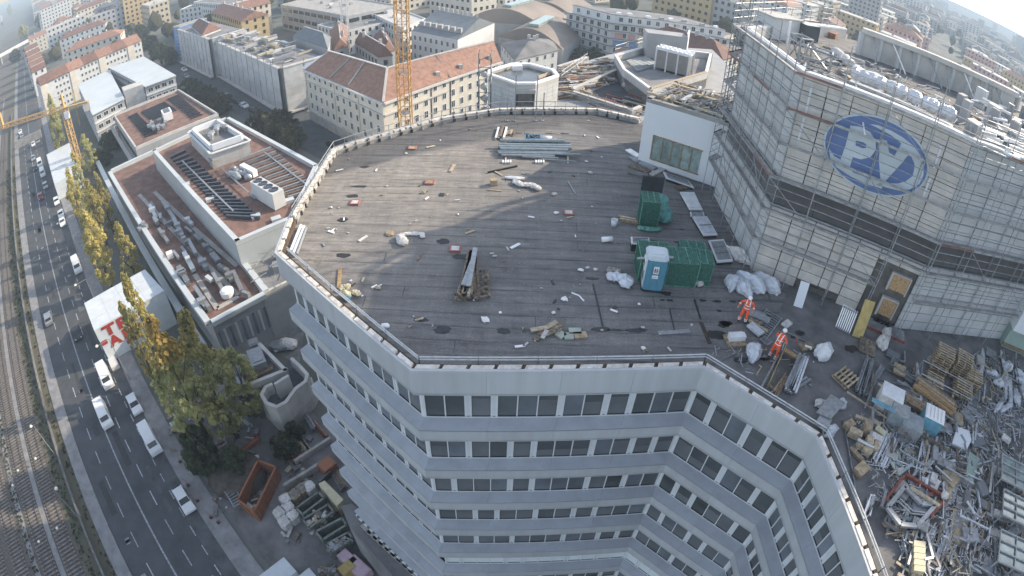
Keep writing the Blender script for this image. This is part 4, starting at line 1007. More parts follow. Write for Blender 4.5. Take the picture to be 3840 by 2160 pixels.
cloth([(350,712),(395,705)],.30,'cardboard','flat brown rag left of the crumpled pale film',flat=.15)
cloth([(1525,952),(1580,950),(1640,968),(1610,1000)],.38,'foil','large crumpled translucent bag lying left of the blue toilet','plastic_bag','bag',.45)
cloth([(1525,910),(1570,915),(1600,925)],.3,'debris_mix','grey rubble heap behind the crumpled bag left of the toilet','rubble_heap','rubble',.4)
cloth([(1965,965),(2010,975),(2030,995)],.26,'bag_white','pale green tinted bag at the foot of the right green cage','plastic_bag','bag',.6)
cloth([(100,1010),(140,1000),(160,1005)],.24,'insulation','tan insulation piece at the end of the long brown plank','insulation_piece','insulation',.5)
cloth([(115,1035),(165,1055)],.22,'insulation','yellow insulation roll against the left railing','insulation_roll','insulation',.9)
cloth([(175,1020),(215,1045)],.18,'insulation','small yellowish insulation heap right of the yellow roll','insulation_piece','insulation',.6)
m_=MB();c=R_(150,1060);m_.blob((c.x,c.y,ROOF+.15),(.2,.2,.15),1,.2,rg=rg);solo('bag',m_,'blue_plastic','small dark blue bag by the left railing','bag')
for(x,y,lab)in((585,435,'alone on the sunlit roof, upper middle left'),(187,543,'nearest the left roof edge'),(720,790,'in the shade just above the big timber pile'),(1325,597,'in the shade towards the green cages'),(492,252,'at the edge of the far dark strip'),(1280,1190,'half hidden by dust near the front boards')):
    if y==1190:continue
    c=R_(x,y);t=thing('roof_gully','red framed square roof gully '+lab,'gully',c,'red roof gullies')
    for(dx,dy,sx,sy)in((0,-.27,.62,.08),(0,.27,.62,.08),(-.27,0,.08,.46),(.27,0,.08,.46)):m_=MB();m_.box((c.x+dx,c.y+dy,ROOF+.07),(sx,sy,.12));part('frame',m_,'red_plastic',t)
    m_=MB();m_.box((c.x,c.y,ROOF+.07),(.45,.45,.08));part('cover',m_,'cardboard' if y<500 else 'bag_white',t)
# big timber pile
tp=thing('timber_pile','long pile of old brown boards and grey planks in the middle of the roof','timber pile',R_(790,1000))
for i in range(44):
    l=i//9;k=(i%9)/9-.45;x0=780+k*(110-l*10)+rg.uniform(-5,5);x1=812+k*(45-4*l)+rg.uniform(-5,5);y1=822+rg.uniform(0,60)
    m_=MB();m_.bar(R_(x0,1068-rg.uniform(0,40))+Vector((0,0,.08+l*.10)),R_(x1,y1)+Vector((0,0,.08+l*.10)),rg.uniform(.10,.2),.07);part('board',m_,rg.choice(['timber_old','timber','timber_old','concrete_light','timber_old','timber']),tp)
m_=MB();m_.bar(R_(768,1030)+Vector((0,0,.62)),R_(815,900)+Vector((0,0,.6)),.30,.06);m_.bar(R_(792,1040)+Vector((0,0,.68)),R_(828,830)+Vector((0,0,.62)),.26,.06);part('grey_plank',m_,'galvanised',tp,kind='stuff')
for i in range(30):m_=MB();c=R_(720+rg.uniform(0,125),1050+rg.uniform(-10,22));m_.box((c.x,c.y,ROOF+rg.uniform(.08,.3)),(rg.uniform(.15,.5),.1,.06),rg.uniform(0,3));part('offcut',m_,'timber_old',tp)
wr_=thing('wooden_lattice','weathered wooden lattice with round holes leaning at the right of the timber pile','lattice',R_(875,1000))
for i in range(4):
    for j in range(2):
        c=R_(858+j*26,930+i*32);m_=MB();n=12;vs=[]
        for rr in(.13,.22):
            for a in range(n):t=2*math.pi*a/n;vs+=[c+Vector((math.cos(t)*rr,math.sin(t)*rr*.7,.18+.12*j+math.sin(t)*rr*.5))]
        m_.add(vs,[(a,(a+1)%n,n+(a+1)%n,n+a)for a in range(n)]);m_.add([v-Vector((0,0,.05))for v in vs],[(a,n+a,n+(a+1)%n,(a+1)%n)for a in range(n)]);part('ring',m_,'timber_old',wr_)
for(a,b)in(((838,915),(850,1060)),((892,930),(905,1050)),((845,1062),(910,1040))):m_=MB();m_.bar(R_(*a)+Vector((0,0,.2)),R_(*b)+Vector((0,0,.12)),.1,.08);part('edge_board',m_,'timber_old',wr_)
# boards scattered near front
for i,(x,y,a,L_,w,mt)in enumerate(((1180,1245,.9,1.0,.3,'timber_old'),(1205,1225,.8,1.0,.28,'timber_old'),(1225,1205,.7,.9,.3,'timber_pale'),(1165,1225,.3,.8,.25,'timber_pale'),(1240,1240,.6,.9,.25,'cardboard'),(1195,1260,1.2,.6,.2,'bag_white'),(1260,1225,.9,.8,.25,'timber_old'))):
    c=R_(x,y);m_=MB();m_.box((c.x,c.y,ROOF+.06+i*.035),(L_,w,.05),a);solo('board',m_,mt,['brown board lowest in the loose pile by the front edge','second brown board of the loose front pile','top pale board of the loose front pile','short pale board sticking out left of the front pile','tan board on the right of the front pile','white scrap below the front board pile','grey brown board nearest the green insulation mats'][i],'board','boards in the loose front pile')
for i,(x0,y0,x1,y1,mt,lab)in enumerate(((1265,1238,1300,1262,'insul_green','pale green insulation mat, first of three in the row by the front edge'),(1300,1258,1350,1258,'insul_green','pale green insulation mat in the middle of the row'),(1325,1232,1390,1232,'insul_green','pale green insulation mat behind the row'),(1352,1256,1420,1250,'cardboard','tan insulation mat at the right end of the row'))):plank('insulation_mat',R_(x0,y0),R_(x1,y1),.42,.1,mt,lab,'insulation mat')
# timber planks, bucket
boards(1598,630,1688,648,8,.13,.06,['timber','timber_pale'],'small stack of brown planks at the left foot of the tall green cage',spread=.02)
c=R_(1565,665);m_=MB();m_.lathe((c.x,c.y,ROOF+SH),[(.17,0),(.21,.45),(.19,.45),(.16,.1)],14);solo('bucket',m_,'white_plastic','white bucket left of the brown plank stack','bucket',smooth=True)
m_=MB();m_.tube(R_(1500,752)+Vector((0,0,.2)),R_(1555,748)+Vector((0,0,.2)),.16,12);solo('drum',m_,'white_gloss','white cylinder lying alone in the shade left of the cages','cylinder',smooth=True)
# green mesh cages
def cage(px,py,w,d,h,rz,label,mt='green_mesh',filled=True,fn=R_):
    c=fn(px,py);t=thing('storage_cage',label,'cage',c,'green mesh cages on the roof');ca,sa=math.cos(rz),math.sin(rz)
    def W(x,y,z):return Vector((c.x+x*ca-y*sa,c.y+x*sa+y*ca,ROOF+SH+z))
    hx,hy=w/2,d/2;cs=[(-hx,-hy),(hx,-hy),(hx,hy),(-hx,hy)]
    m_=MB();m_.box((c.x,c.y,ROOF+SH+h/2),(w-.08,d-.08,h-.06),rz);part('netting',m_,mt,t)
    for i in range(4):
        a,b=cs[i],cs[(i+1)%4]
        m_=MB();m_.bar(W(*a,0),W(*a,h),.05);part('post',m_,'green_bright',t)
        m_=MB();m_.bar(W(*a,h),W(*b,h),.04);m_.bar(W(*a,.03),W(*b,.03),.04);part('rail',m_,'green_bright',t)
        m_=MB();n=max(3,int((Vector(a)-Vector(b)).length/.11))
        for k in range(1,n):p=Vector(a).lerp(Vector(b),k/n)*1.0;m_.bar(W(p.x,p.y,.03),W(p.x,p.y,h),.014)
        for k in range(1,int(h/.11)):m_.bar(W(*a,k*.11),W(*b,k*.11),.012)
        part('mesh',m_,mt,t,kind='stuff')
    m_=MB();n=int(w/.11)
    for k in range(1,n):x=-hx+w*k/n;m_.bar(W(x,-hy,h+.004),W(x,hy,h+.004),.014)
    for k in range(1,int(d/.11)):y=-hy+k*.11;m_.bar(W(-hx,y,h+.004),W(hx,y,h+.004),.014)
    part('mesh_top',m_,'green_bright',t,kind='stuff')
    for k in(.33,.66):m_=MB();m_.bar(W(-hx+w*k,-hy,h+.02),W(-hx+w*k,hy,h+.02),.05);part('top_rail',m_,'green_bright',t)
    return t
cage(1742,640,1.15,1.3,1.75,-.08,'tall green mesh cage behind, half draped with teal netting')
m_=MB();c=R_(1798,630);m_.blob((c.x,c.y+.05,ROOF+.85),(.62,.8,.95),3,.09,rg=rg,flat=True);m_.blob((c.x+.35,c.y-.25,ROOF+.45),(.5,.5,.7),3,.12,rg=rg,flat=True);o=solo('netting',m_,'teal_net','teal debris netting draped over the right side of the tall green cage','netting')
m_=MB();c=R_(1755,508);m_.box((c.x+.1,c.y+.1,ROOF+.75),(1.5,.1,1.5),-.05);solo('dark_panel',m_,'dark_core','dark grey panel standing behind the tall green cage','panel')
cloth([(1690,680),(1750,692),(1820,690)],.22,'green_bright','torn green netting bunched at the foot of the tall cage','netting_rag','netting',.5)
cage(1760,915,1.7,1.7,1.5,-.03,'green mesh cage directly behind the blue toilet');cage(1902,945,1.75,1.5,1.55,-.03,'widest green mesh cage right of the blue toilet');cage(2010,945,1.1,1.3,1.5,-.12,'rightmost green mesh cage of the row beside the toilet');cage(1960,885,1.5,1.1,1.4,-.1,'low green cage behind the widest cage',)
m_=MB();m_.bar(R_(1690,838,ROOF+1.66),R_(1882,832,ROOF+1.66),.16,.08);solo('beam',m_,'galvanised','light metal beam laid across the tops of the green cages','beam')
m_=MB();a=R_(1728,832,ROOF+1.64);a2=R_(1806,808,ROOF+1.75);a3=R_(1806,834,ROOF+1.64);m_.add([a,a2,a3]+[q-Vector((0,0,.03))for q in(a,a2,a3)],[(0,1,2),(5,4,3),(0,3,4,1),(1,4,5,2),(2,5,3,0)]);solo('metal_sheet',m_,'galvanised','triangular metal sheet on the cage behind the toilet','sheet')
# skylight lids
def lid(pts,h,label,fn=g7,z=ROOF,mt='galvanised',rim='white_plastic',bars=2):
    ps_=[fn(x,y,z)for x,y in pts];c=sum(ps_,Vector())/4;t=thing('skylight',label,'skylight',c,'skylight frames along the tower')
    m_=MB();m_.prism([c.xy+(p.xy-c.xy)*.93 for p in ps_],z,z+h);part('kerb',m_,'black_tarp',t)
    m_=MB();m_.prism([p.xy for p in ps_],z+h,z+h+.08);part('rim',m_,rim,t)
    m_=MB();m_.prism([c.xy+(p.xy-c.xy)*.82 for p in ps_],z+h+.081,z+h+.12);part('pane',m_,mt,t)
    for i in range(bars):
        k=(i+1)/(bars+1);a=(c+(ps_[0].lerp(ps_[3],k)-c)*.84);b=(c+(ps_[1].lerp(ps_[2],k)-c)*.84);up=Vector((0,0,h+.14));m_=MB();m_.bar(a+up,b+up,.05,.04);part('bar',m_,'steel_dull',t)
    return t
lid([(1475,395),(1590,385),(1660,550),(1540,560)],.22,'pale skylight frame nearest the white sack, last of the row by the tower')
lid([(1355,215),(1465,210),(1545,350),(1440,355)],.2,'double pale skylight in the middle of the row by the tower foot',mt='foil',bars=1)
lid([(1262,20),(1370,22),(1435,155),(1335,155)],.15,'pale skylight lid with a dark stain, by the tower foot',mt='white_plastic',bars=0)
lid([(1340,165),(1440,165),(1450,200),(1345,200)],.1,'narrow grey lid between two skylights by the tower',mt='deck_grey',bars=0)
lid([(885,400),(1020,405),(1035,455),(890,450)],.5,'pale barred skylight frame behind the green cage by the toilet',bars=3)
lid([(1825,392),(1960,440),(1990,478),(1840,425)],.2,'shallow pale tray with curled edges at the annexe foot',fn=rf,bars=2)
for i,(x0,y0,x1,y1,mt)in enumerate(((1640,262,1700,300,'white_plastic'),(1660,300,1700,330,'deck_grey'),(1650,345,1760,385,'timber_old'),(1705,330,1790,372,'galvanised'),(1760,395,1830,360,'concrete_light'),(1640,380,1745,400,'concrete_dark'),(1900,470,1960,460,'timber_old'))):
    plank('flat_slab',R_(x0,y0),R_(x1,y1),.55,.1,mt,['white slab leaning at the left foot of the annexe','grey slab below the white slab at the annexe foot','long old board below the annexe window','grey metal tray below the annexe window','pale concrete piece under the right part of the annexe window','dark strip in front of the annexe boards','old board at the right foot of the annexe'][i],'slab','slabs along the annexe foot')
# portable toilet
tc=R_(1765,1000);to=thing('portable_toilet','blue portable toilet with a rounded white roof and white door notices','portable toilet',tc)
rz=-.10;ca,sa=math.cos(rz),math.sin(rz)
def TW_(x,y,z):return Vector((tc.x+x*ca-y*sa,tc.y+x*sa+y*ca+.25,ROOF+SH+z))
def tbox(mb,x0,x1,y0,y1,z0,z1):mb.prism([TW_(x0,y0,0).xy,TW_(x1,y0,0).xy,TW_(x1,y1,0).xy,TW_(x0,y1,0).xy],z0+ROOF+SH,z1+ROOF+SH)
oct_=lambda s_:[(-.55*s_,-.42*s_),(-.42*s_,-.55*s_),(.42*s_,-.55*s_),(.55*s_,-.42*s_),(.55*s_,.42*s_),(.42*s_,.55*s_),(-.42*s_,.55*s_),(-.55*s_,.42*s_)]
def toct(mb,s_,z0,z1):mb.prism([TW_(x,y,0).xy for x,y in oct_(s_)],ROOF+SH+z0,ROOF+SH+z1)
m_=MB();toct(m_,1.04,0,.14);part('base',m_,'black_tarp',to)
m_=MB();toct(m_,.99,.14,2.02);part('body',m_,'toilet_white',to)
m_=MB();tbox(m_,-.40,.40,-.60,-.5505,.16,1.98);part('door',m_,'toilet_blue',to)
m_=MB();tbox(m_,.5505,.585,-.4,.4,.16,1.98);tbox(m_,-.52,-.40,-.585,-.46,.16,2.0);tbox(m_,.40,.52,-.585,-.46,.16,2.0);part('corner_panel',m_,'toilet_blue',to)
m_=MB();tbox(m_,-.22,-.18,-.625,-.602,.25,1.9);tbox(m_,.18,.22,-.625,-.602,.25,1.9);part('door_rib',m_,'toilet_blue',to)
m_=MB();toct(m_,1.06,2.02,2.1);toct(m_,.98,2.1,2.18);toct(m_,.82,2.18,2.24);toct(m_,.5,2.24,2.27);part('roof',m_,'toilet_white',to,smooth=False)
m_=MB();tbox(m_,-.14,.14,-.632,-.604,1.25,1.68);part('notice',m_,'white_gloss',to);m_=MB();tbox(m_,-.16,.16,-.632,-.604,.95,1.13);part('notice',m_,'white_gloss',to)
m_=MB();tbox(m_,-.09,-.02,-.638,-.633,1.3,1.6);tbox(m_,.02,.09,-.638,-.633,1.3,1.6);tbox(m_,-.13,.13,-.638,-.633,1.44,1.47);tbox(m_,-.12,.12,-.638,-.633,1.02,1.05);part('pictogram',m_,'steel_dull',to)
m_=MB();tbox(m_,-.60,-.551,-.35,.3,1.2,1.75);part('side_notice',m_,'white_gloss',to);m_=MB();tbox(m_,-.606,-.601,-.25,.2,1.3,1.65);tbox(m_,-.606,-.602,-.25,.2,.5,.9);part('side_pictogram',m_,'steel_dull',to)
# bags
def sack(name,fn,x,y,size,rz,label,mt='foil',z=ROOF,group=None,n=3):
    c=fn(x,y,z);m_=MB();rr=random.Random(int(x*7+y));import bmesh
    bm=bmesh.new();bmesh.ops.create_icosphere(bm,subdivisions=n,radius=1);ca,sa=math.cos(rz),math.sin(rz);vs=[]
    ph=[rr.uniform(0,6)for _ in range(6)]
    for v in bm.verts:
        p=v.co;k=1+.10*math.sin(5*p.x+ph[0])+.10*math.sin(6*p.y+ph[1]+3*p.z)+.07*math.sin(11*p.x+9*p.y+ph[2])+rr.uniform(-.03,.03)
        q=1+.35*max(0,abs(p.x)-.4);X_=p.x*k*size[0]*q;Y_=p.y*k*size[1];Z_=max(p.z*k,-.4)*size[2]
        vs.append((c.x+X_*ca-Y_*sa,c.y+X_*sa+Y_*ca,z+SH+size[2]*.42+Z_))
    m_.add(vs,[tuple(v.index for v in f.verts)for f in bm.faces]);bm.free();return solo(name,m_,mt,label,'bag',group,smooth=False)
sack('sack',f4,130,215,(.62,.42,.42),1.2,'leftmost of the four shiny pale sacks at the scaffold foot');sack('sack',f4,245,270,(.7,.42,.45),1.9,'second shiny pale sack from the left at the scaffold foot')
sack('sack',f4,355,225,(.85,.5,.5),2.2,'third and largest shiny pale sack at the scaffold foot');sack('sack',f4,545,235,(.85,.5,.48),2.1,'rightmost of the four shiny pale sacks at the scaffold foot')
sack('sack',g7,1700,500,(.85,.36,.45),-1.0,'long white sack leaning by the last skylight','bag_white');sack('sack',f4,370,1000,(.55,.4,.42),1.2,'translucent bag alone between the workers and the front railing')
c=f4(1150,1010,ROOF);sack('wrapped_bundle',f4,1150,1010,(.55,.5,.55),.6,'rounded white wrapped object alone on the terrace','white_plastic')
# stains, open seams
def stain(fn,x,y,w,d,rz=0,mt='black_tarp',i=[0]):
    c=fn(x,y,ROOF);n=14;m_=MB();i[0]+=1;r=random.Random(i[0]);pts=[]
    for k in range(n):t=2*math.pi*k/n;q=r.uniform(.7,1.15);X_,Y_=math.cos(t)*w*q,math.sin(t)*d*q;pts.append((c.x+X_*math.cos(rz)-Y_*math.sin(rz),c.y+X_*math.sin(rz)+Y_*math.cos(rz)))
    m_.prism(pts,ROOF+.018,ROOF+.034);part('stain',m_,mt,bld)
mm('stain_dark',(.028,.028,.030),.5,var=.3,scale=3);mm('stain_brown',(.09,.07,.055),.9,var=.3,scale=3)
for x,y,w,d in((1165,770,.32,.2),(1440,822,.2,.1),(1545,827,.3,.1),(1670,828,.22,.1),(1600,1003,.38,.26),(1540,1078,.55,.36),(1455,677,.34,.16),(1277,285,.2,.08),(1245,380,.2,.1),(1352,433,.16,.08),(930,362,.4,.2),(1045,372,.45,.16),(665,1040,.55,.2),(940,1048,.6,.16),(780,1045,.4,.1),(1190,820,.22,.08),(1135,818,.14,.07),(1562,900,.15,.1),(600,655,.4,.12),(1740,828,.35,.08)):stain(g7,x,y,w,d,0,'stain_dark')
for x,y,w,d in((240,1060,.4,.2),(500,1040,.3,.15),(65,650,.36,.24),(900,750,.3,.2),(830,800,.2,.1),(1370,560,.25,.15),(1480,930,.45,.3),(1230,970,.3,.1)):stain(f4,x,y,w,d,0,'stain_dark')
for x,y,w,d in((210,455,.6,.16),(240,350,.4,.2),(175,505,.5,.22),(125,632,.4,.25),(125,822,.45,.2),(655,750,.4,.3),(765,830,.6,.25),(650,1220,.42,.28),(540,1165,.4,.15),(975,1225,.35,.22),(1105,175,.3,.1),(1230,173,.5,.08),(1305,173,.4,.08),(1060,172,.3,.07)):stain(R_,x,y,w,d,0,'stain_dark')
for(fn,a,b,w)in((g7,(612,692),(685,1010),.08),(g7,(1377,812),(1425,960),.1),(g7,(1190,885),(1228,1050),.05),(g7,(1425,980),(1495,1145),.2)): 
    m_=MB();p,q=fn(*a,ROOF+.034),fn(*b,ROOF+.034);m_.bar(p,q,w,.02);part('open_seam',m_,'stain_brown' if w>.15 else 'stain_dark',bld)
# small litter: each scrap its own thing
LB=[('white','white_gloss'),('pale grey','bag_white'),('tan','timber_pale'),('brown','timber_old'),('dark','black_tarp'),('grey metal','galvanised')]
lit=[(105,370),(355,455),(328,502),(128,632),(732,530),(650,500),(680,500),(515,640),(480,655),(1125,620),(1330,622),(1360,722),(915,815),(930,830),(1000,790),(1040,775),(1085,388),(1200,370),(1225,378),(1410,185),(1480,195),(1445,268),(1420,325),(1500,300),(1375,395),(1440,385),(1350,400),(1080,520),(1060,480),(1285,640),(1260,600),(1470,655),(1450,565),(1180,1000),(1330,1050),(1300,1060),(1250,1070),(1270,1110),(960,1130),(1245,1130),(350,1205),(345,1220),(480,1205),(270,1155),(600,1200),(880,1170),(875,1180),(865,1165),(1080,1215),(1090,1225),(1065,1310),(1095,1300),(1145,1280),(1160,1275),(1720,1320),(1730,1330),(1860,1325),(1500,1225),(1720,1210),(1980,1195),(1390,905),(1425,890),(1470,900),(1240,970),(1385,980),(1565,1120),(1570,1100),(1700,1085),(60,600),(70,690),(60,700),(45,680),(85,685),(150,705),(20,768),(230,735),(300,370),(460,280),(535,450),(570,485),(550,490),(570,520),(590,620),(735,605),(790,685),(800,700),(230,955),(165,960),(180,980),(290,990),(310,1000),(320,985),(205,1020),(225,1040),(500,1150),(530,1165),(800,150),(860,90),(350,150),(640,210),(590,245),(60,570),(100,570),(155,310),(1430,105),(1250,500)]
for i,(x,y)in enumerate(lit):
    c=R_(x,y);k=rg.random();nm,mt=rg.choice(LB[:3]if k<.72 else LB);s_=rg.uniform(.05,.15)if i%5 else rg.uniform(.15,.27)
    m_=MB()
    if k<.45:m_.blob((c.x,c.y,ROOF+SH+s_*.3),(s_,s_*rg.uniform(.5,1),s_*.5),1,.3,rg=rg,flat=True);w_='crumpled scrap'
    elif k<.8:m_.box((c.x,c.y,ROOF+SH+.03),(s_*2.6,s_*.7,.05),rg.uniform(0,3));w_='short offcut'
    else:m_.box((c.x,c.y,ROOF+SH+.02),(s_*1.6,s_*1.3,.03),rg.uniform(0,3));w_='flat scrap'
    zone='in the sunlit left part of the roof' if x<700 and y<700 else 'near the left railing' if x<400 else 'near the front railing' if y>1080 else 'around the pipe stack' if y<420 else 'in the shaded middle of the roof'
    solo('litter_scrap',m_,mt,'%s %s lying %s'%(nm,w_,zone),'litter','%s scraps %s'%(nm,zone))
gr_=MB()
for i in range(700):
    x,y=rg.uniform(-14,15),rg.uniform(17.4,47); 
    p=(x,y)
    if x<4 and y<17.6+max(0,(-4-x))*.95:continue
    if x<-13.4 or y>46 or(x<-5 and y>38+(x+14)*.8):continue
    s_=rg.uniform(.01,.03);gr_.box((x,y,ROOF+SH+s_*.4),(s_*2,s_,s_),rg.uniform(0,3))
o=link('grit',gr_.mesh('grit','concrete'));o['kind']='stuff'
# long pale tubes inside the left edge
for i,(a,b,mt)in enumerate((((1090,940),(1128,845),'white_gloss'),((1100,950),(1140,850),'white_plastic'),((1112,955),(1148,855),'galvanised'))):
    m_=MB();m_.tube(at(*a,ROOF+.15),at(*b,ROOF+.15),.1,10);solo('tube',m_,mt,['brightest of three pale tubes lying inside the left roof corner','middle one of three pale tubes inside the left roof corner','greyer tube, right of three at the left roof corner'][i],'tube')
# people
def worker(px,py,face,label,lean,arms,height=1.78):
    c=f4(px,py,ROOF);s=height/1.78;t=thing('person',label,'person',c,None)
    ca,sa=math.cos(face),math.sin(face)
    def W(x,y,z):return Vector((x*ca-y*sa,x*sa+y*ca,z))*s   # x = right, y = forward
    J={'pel':(0,0,.95),'wai':(0,lean*.25,1.10),'che':(0,lean*.6,1.32),'neck':(0,lean*.85,1.50),'hd0':(0,lean*.95,1.56),
         'lh':(-.11,0,.90),'lk':(-.15,.05,.50),'la':(-.17,-.02,.10),'rh':(.11,0,.90),'rk':(.16,.04,.50),'ra':(.19,-.03,.10),
         'ls':(-.20,lean*.75,1.44),'rs':(.20,lean*.75,1.44),'le':arms[0],'lw':arms[1],'re':arms[2],'rw':arms[3]}
    ed=[('pel','wai'),('wai','che'),('che','neck'),('neck','hd0'),('pel','lh'),('lh','lk'),('lk','la'),('pel','rh'),('rh','rk'),('rk','ra'),('che','ls'),('ls','le'),('le','lw'),('che','rs'),('rs','re'),('re','rw')]
    rad={'pel':(.16,.13),'wai':(.15,.12),'che':(.17,.13),'neck':(.07,.07),'hd0':(.06,.06),'lh':(.10,.11),'rh':(.10,.11),'lk':(.075,.075),'rk':(.075,.075),'la':(.07,.07),'ra':(.07,.07),'ls':(.085,.08),'rs':(.085,.08),'le':(.058,.058),'re':(.058,.058),'lw':(.042,.042),'rw':(.042,.042)}
    ks=list(J);me=bpy.data.meshes.new('body');me.from_pydata([W(*J[k])for k in ks],[(ks.index(a),ks.index(b))for a,b in ed],[]);me.materials.append(M['orange_fabric'])
    o=link('body',me,t,c);md=o.modifiers.new('skin','SKIN');me.skin_vertices[0].data[0].use_root=True
    for i,k in enumerate(ks):me.skin_vertices[0].data[i].radius=(rad[k][0]*s,rad[k][1]*s)
    md.use_smooth_shade=True;sb=o.modifiers.new('sub','SUBSURF');sb.levels=2;sb.render_levels=2
    def pt(name,mb,mt,smooth=True):return part(name,mb,mt,t,smooth=smooth)
    hd=c+W(0,lean*1.02+.02,1.66);m_=MB();m_.blob(hd,(.085*s,.10*s,.12*s),3,0);m_.blob(hd+W(0,.10,-.01),(.015,.02,.022),1,0);m_.blob(hd+W(.088,0,-.01),(.012,.02,.03),1,0);m_.blob(hd+W(-.088,0,-.01),(.012,.02,.03),1,0);pt('head',m_,'skin')
    m_=MB(); 
    for sx in(-.035,.035):m_.blob(hd+W(sx,.088,.015),(.014,.012,.009),1,0)
    m_.box(hd+W(0,.094,-.055),(.05,.012,.01),face);pt('face_feature',m_,'boot')
    m_=MB();m_.lathe(hd+Vector((0,0,.035)),[(.125,0),(.124,.03),(.115,.07),(.085,.11),(.04,.13),(.01,.133)],16);m_.blob(hd+W(0,.11,.045),(.07,.07,.012),2,0);pt('helmet',m_,'white_gloss')
    def bandring(p,q,k,r,h=.05):
        P,Q=Vector(W(*J[p])),Vector(W(*J[q]));C=P.lerp(Q,k);u=(Q-P).normalized();m_=MB();m_.tube(c+C-u*h/2,c+C+u*h/2,r*s,14);pt('reflective_band',m_,'reflective')
    bandring('lk','la',.55,.086);bandring('rk','ra',.55,.086);bandring('lk','la',.85,.086);bandring('rk','ra',.85,.086)
    bandring('le','lw',.35,.066);bandring('re','rw',.35,.066)
    for k,r in((.2,.185),(.75,.185)):
        P=c+Vector(W(*J['pel'])).lerp(Vector(W(*J['che'])),k);m_=MB();n=18;vs=[]
        for z in(-.028,.028):
            for i in range(n):a=2*math.pi*i/n;v=W(math.cos(a)*r,math.sin(a)*r*.80,z);vs.append(P+v)
        m_.add(vs,[(i,(i+1)%n,n+(i+1)%n,n+i)for i in range(n)]);pt('reflective_band',m_,'reflective')
    for sx in(-.1,.1):
        m_=MB();pts=[(sx,lean*.3-.155,1.14),(sx,lean*.6-.165,1.34),(sx,lean*.75-.09,1.50),(sx,lean*.75+.06,1.50),(sx,lean*.6+.165,1.34)]
        for a,b in zip(pts,pts[1:]):m_.bar(c+W(*a),c+W(*b),.05,.02)
        pt('brace_stripe',m_,'reflective',False)
    for k in('la','ra'):
        p=c+W(J[k][0],J[k][1]+.05,.05);m_=MB();m_.blob(p,(.055,.055,.05),2,0,flat=True);m_.blob(p+W(0,.07,0),(.05,.06,.04),2,0,flat=True);m_.tube(p+W(0,-.04,.02),p+W(0,-.04,.12),.06,10);pt('boot',m_,'boot')
    for e,w in(('le','lw'),('re','rw')):
        E,Wp=Vector(W(*J[e])),Vector(W(*J[w]));u=(Wp-E).normalized();sd=u.cross(Vector((0,0,1)));sd=(sd if sd.length>.05 else Vector((ca,sa,0))).normalized();nn_=sd.cross(u)
        m_=MB();P=c+Wp;m_.tube(P,P+u*.03*s,.03,8,.038);m_.tube(P+u*.03,P+u*.09,.040,8,.036)
        for i in range(4):
            q=P+u*.085+sd*(i-1.5)*.021;l=(.033,.038,.036,.028)[i];q2=q+u*l+nn_*.008;q3=q2+u*l*.7+nn_*.022;m_.tube(q,q2,.010,6,.009);m_.tube(q2,q3,.009,6,.007)
        q=P+u*.035+sd*-.036;q2=q+u*.03-sd*.028;m_.tube(q,q2,.012,6,.010);m_.tube(q2,q2+u*.03-sd*.004,.010,6,.008);pt('hand',m_,'skin')
    return t
worker(245,628,2.7,'construction worker in orange high-visibility suit and white helmet standing by the shiny sacks',.10,((-.36,.02,1.20),(-.36,.16,1.0),(.38,.0,1.22),(.44,.12,1.04)))
worker(582,1040,-.9,'construction worker in orange suit and white helmet leaning over the timber edging, nearer the railing',.22,((-.33,.22,1.22),(-.22,.46,1.10),(.34,.20,1.20),(.20,.46,1.06)),1.8)
# ================================================================== TERRACE CLUTTER (roof level, right)
rg=random.Random(77)
def bundle(fn,x0,y0,x1,y1,n,w,mt,label,z=ROOF,cat='profile bundle',r=None,spread=.02,layers=4,name='profile_bundle',sub='profile',h=.06,group=None,lift=0):
    a,b=fn(x0,y0,z),fn(x1,y1,z);t=thing(name,label,cat,a.lerp(b,.5),group);u=(b-a).normalized();nn=Vector((-u.y,u.x,0));per=max(1,n//layers)
    for i in range(n):
        l=i//per;k=(i%per)-(per-1)/2;s_=nn*(k*w*1.15+rg.uniform(-spread,spread));e=u*rg.uniform(-.18,.18);m_=MB()
        up=Vector((0,0,SH+lift+h*(l+.5)));m_.bar(a+s_+e+up,b+s_+e+nn*rg.uniform(-spread,spread)*2+up,w,h*.9);part(sub,m_,mt if isinstance(mt,str)else rg.choice(mt),t)
    return t
def wbox(fn,x,y,size,rz,mt,label,name='crate',cat='crate',top=None,z=ROOF,lid_=True,group=None,slats=0):
    c=fn(x,y,z);t=thing(name,label,cat,c,group);m_=MB();m_.box((c.x,c.y,z+SH+size[2]/2),size,rz);part('body',m_,mt,t)
    if lid_:m_=MB();m_.box((c.x,c.y,z+SH+size[2]+.02),(size[0]*1.03,size[1]*1.03,.04),rz);part('lid',m_,top or mt,t)
    for i in range(slats):m_=MB();k=(i+.5)/slats-.5;m_.box((c.x+k*size[0]*math.cos(rz),c.y+k*size[0]*math.sin(rz),z+SH+size[2]+.07),(size[0]/slats*.6,size[1]*.92,.05),rz);part('slat',m_,top or mt,t)
    return t
def pallet_mesh_parts(t,c,rz,z):
    ca,sa=math.cos(rz),math.sin(rz)
    for k in range(5):m_=MB();o=(k-2)*.24;m_.box((c.x-o*sa,c.y+o*ca,z+.13),(1.2,.10,.02),rz);part('board',m_,'timber_pale',t)
    for k in(-1,0,1):m_=MB();m_.box((c.x+k*.5*ca,c.y+k*.5*sa,z+.07),(.1,1.1,.09),rz);part('bearer',m_,'timber',t)
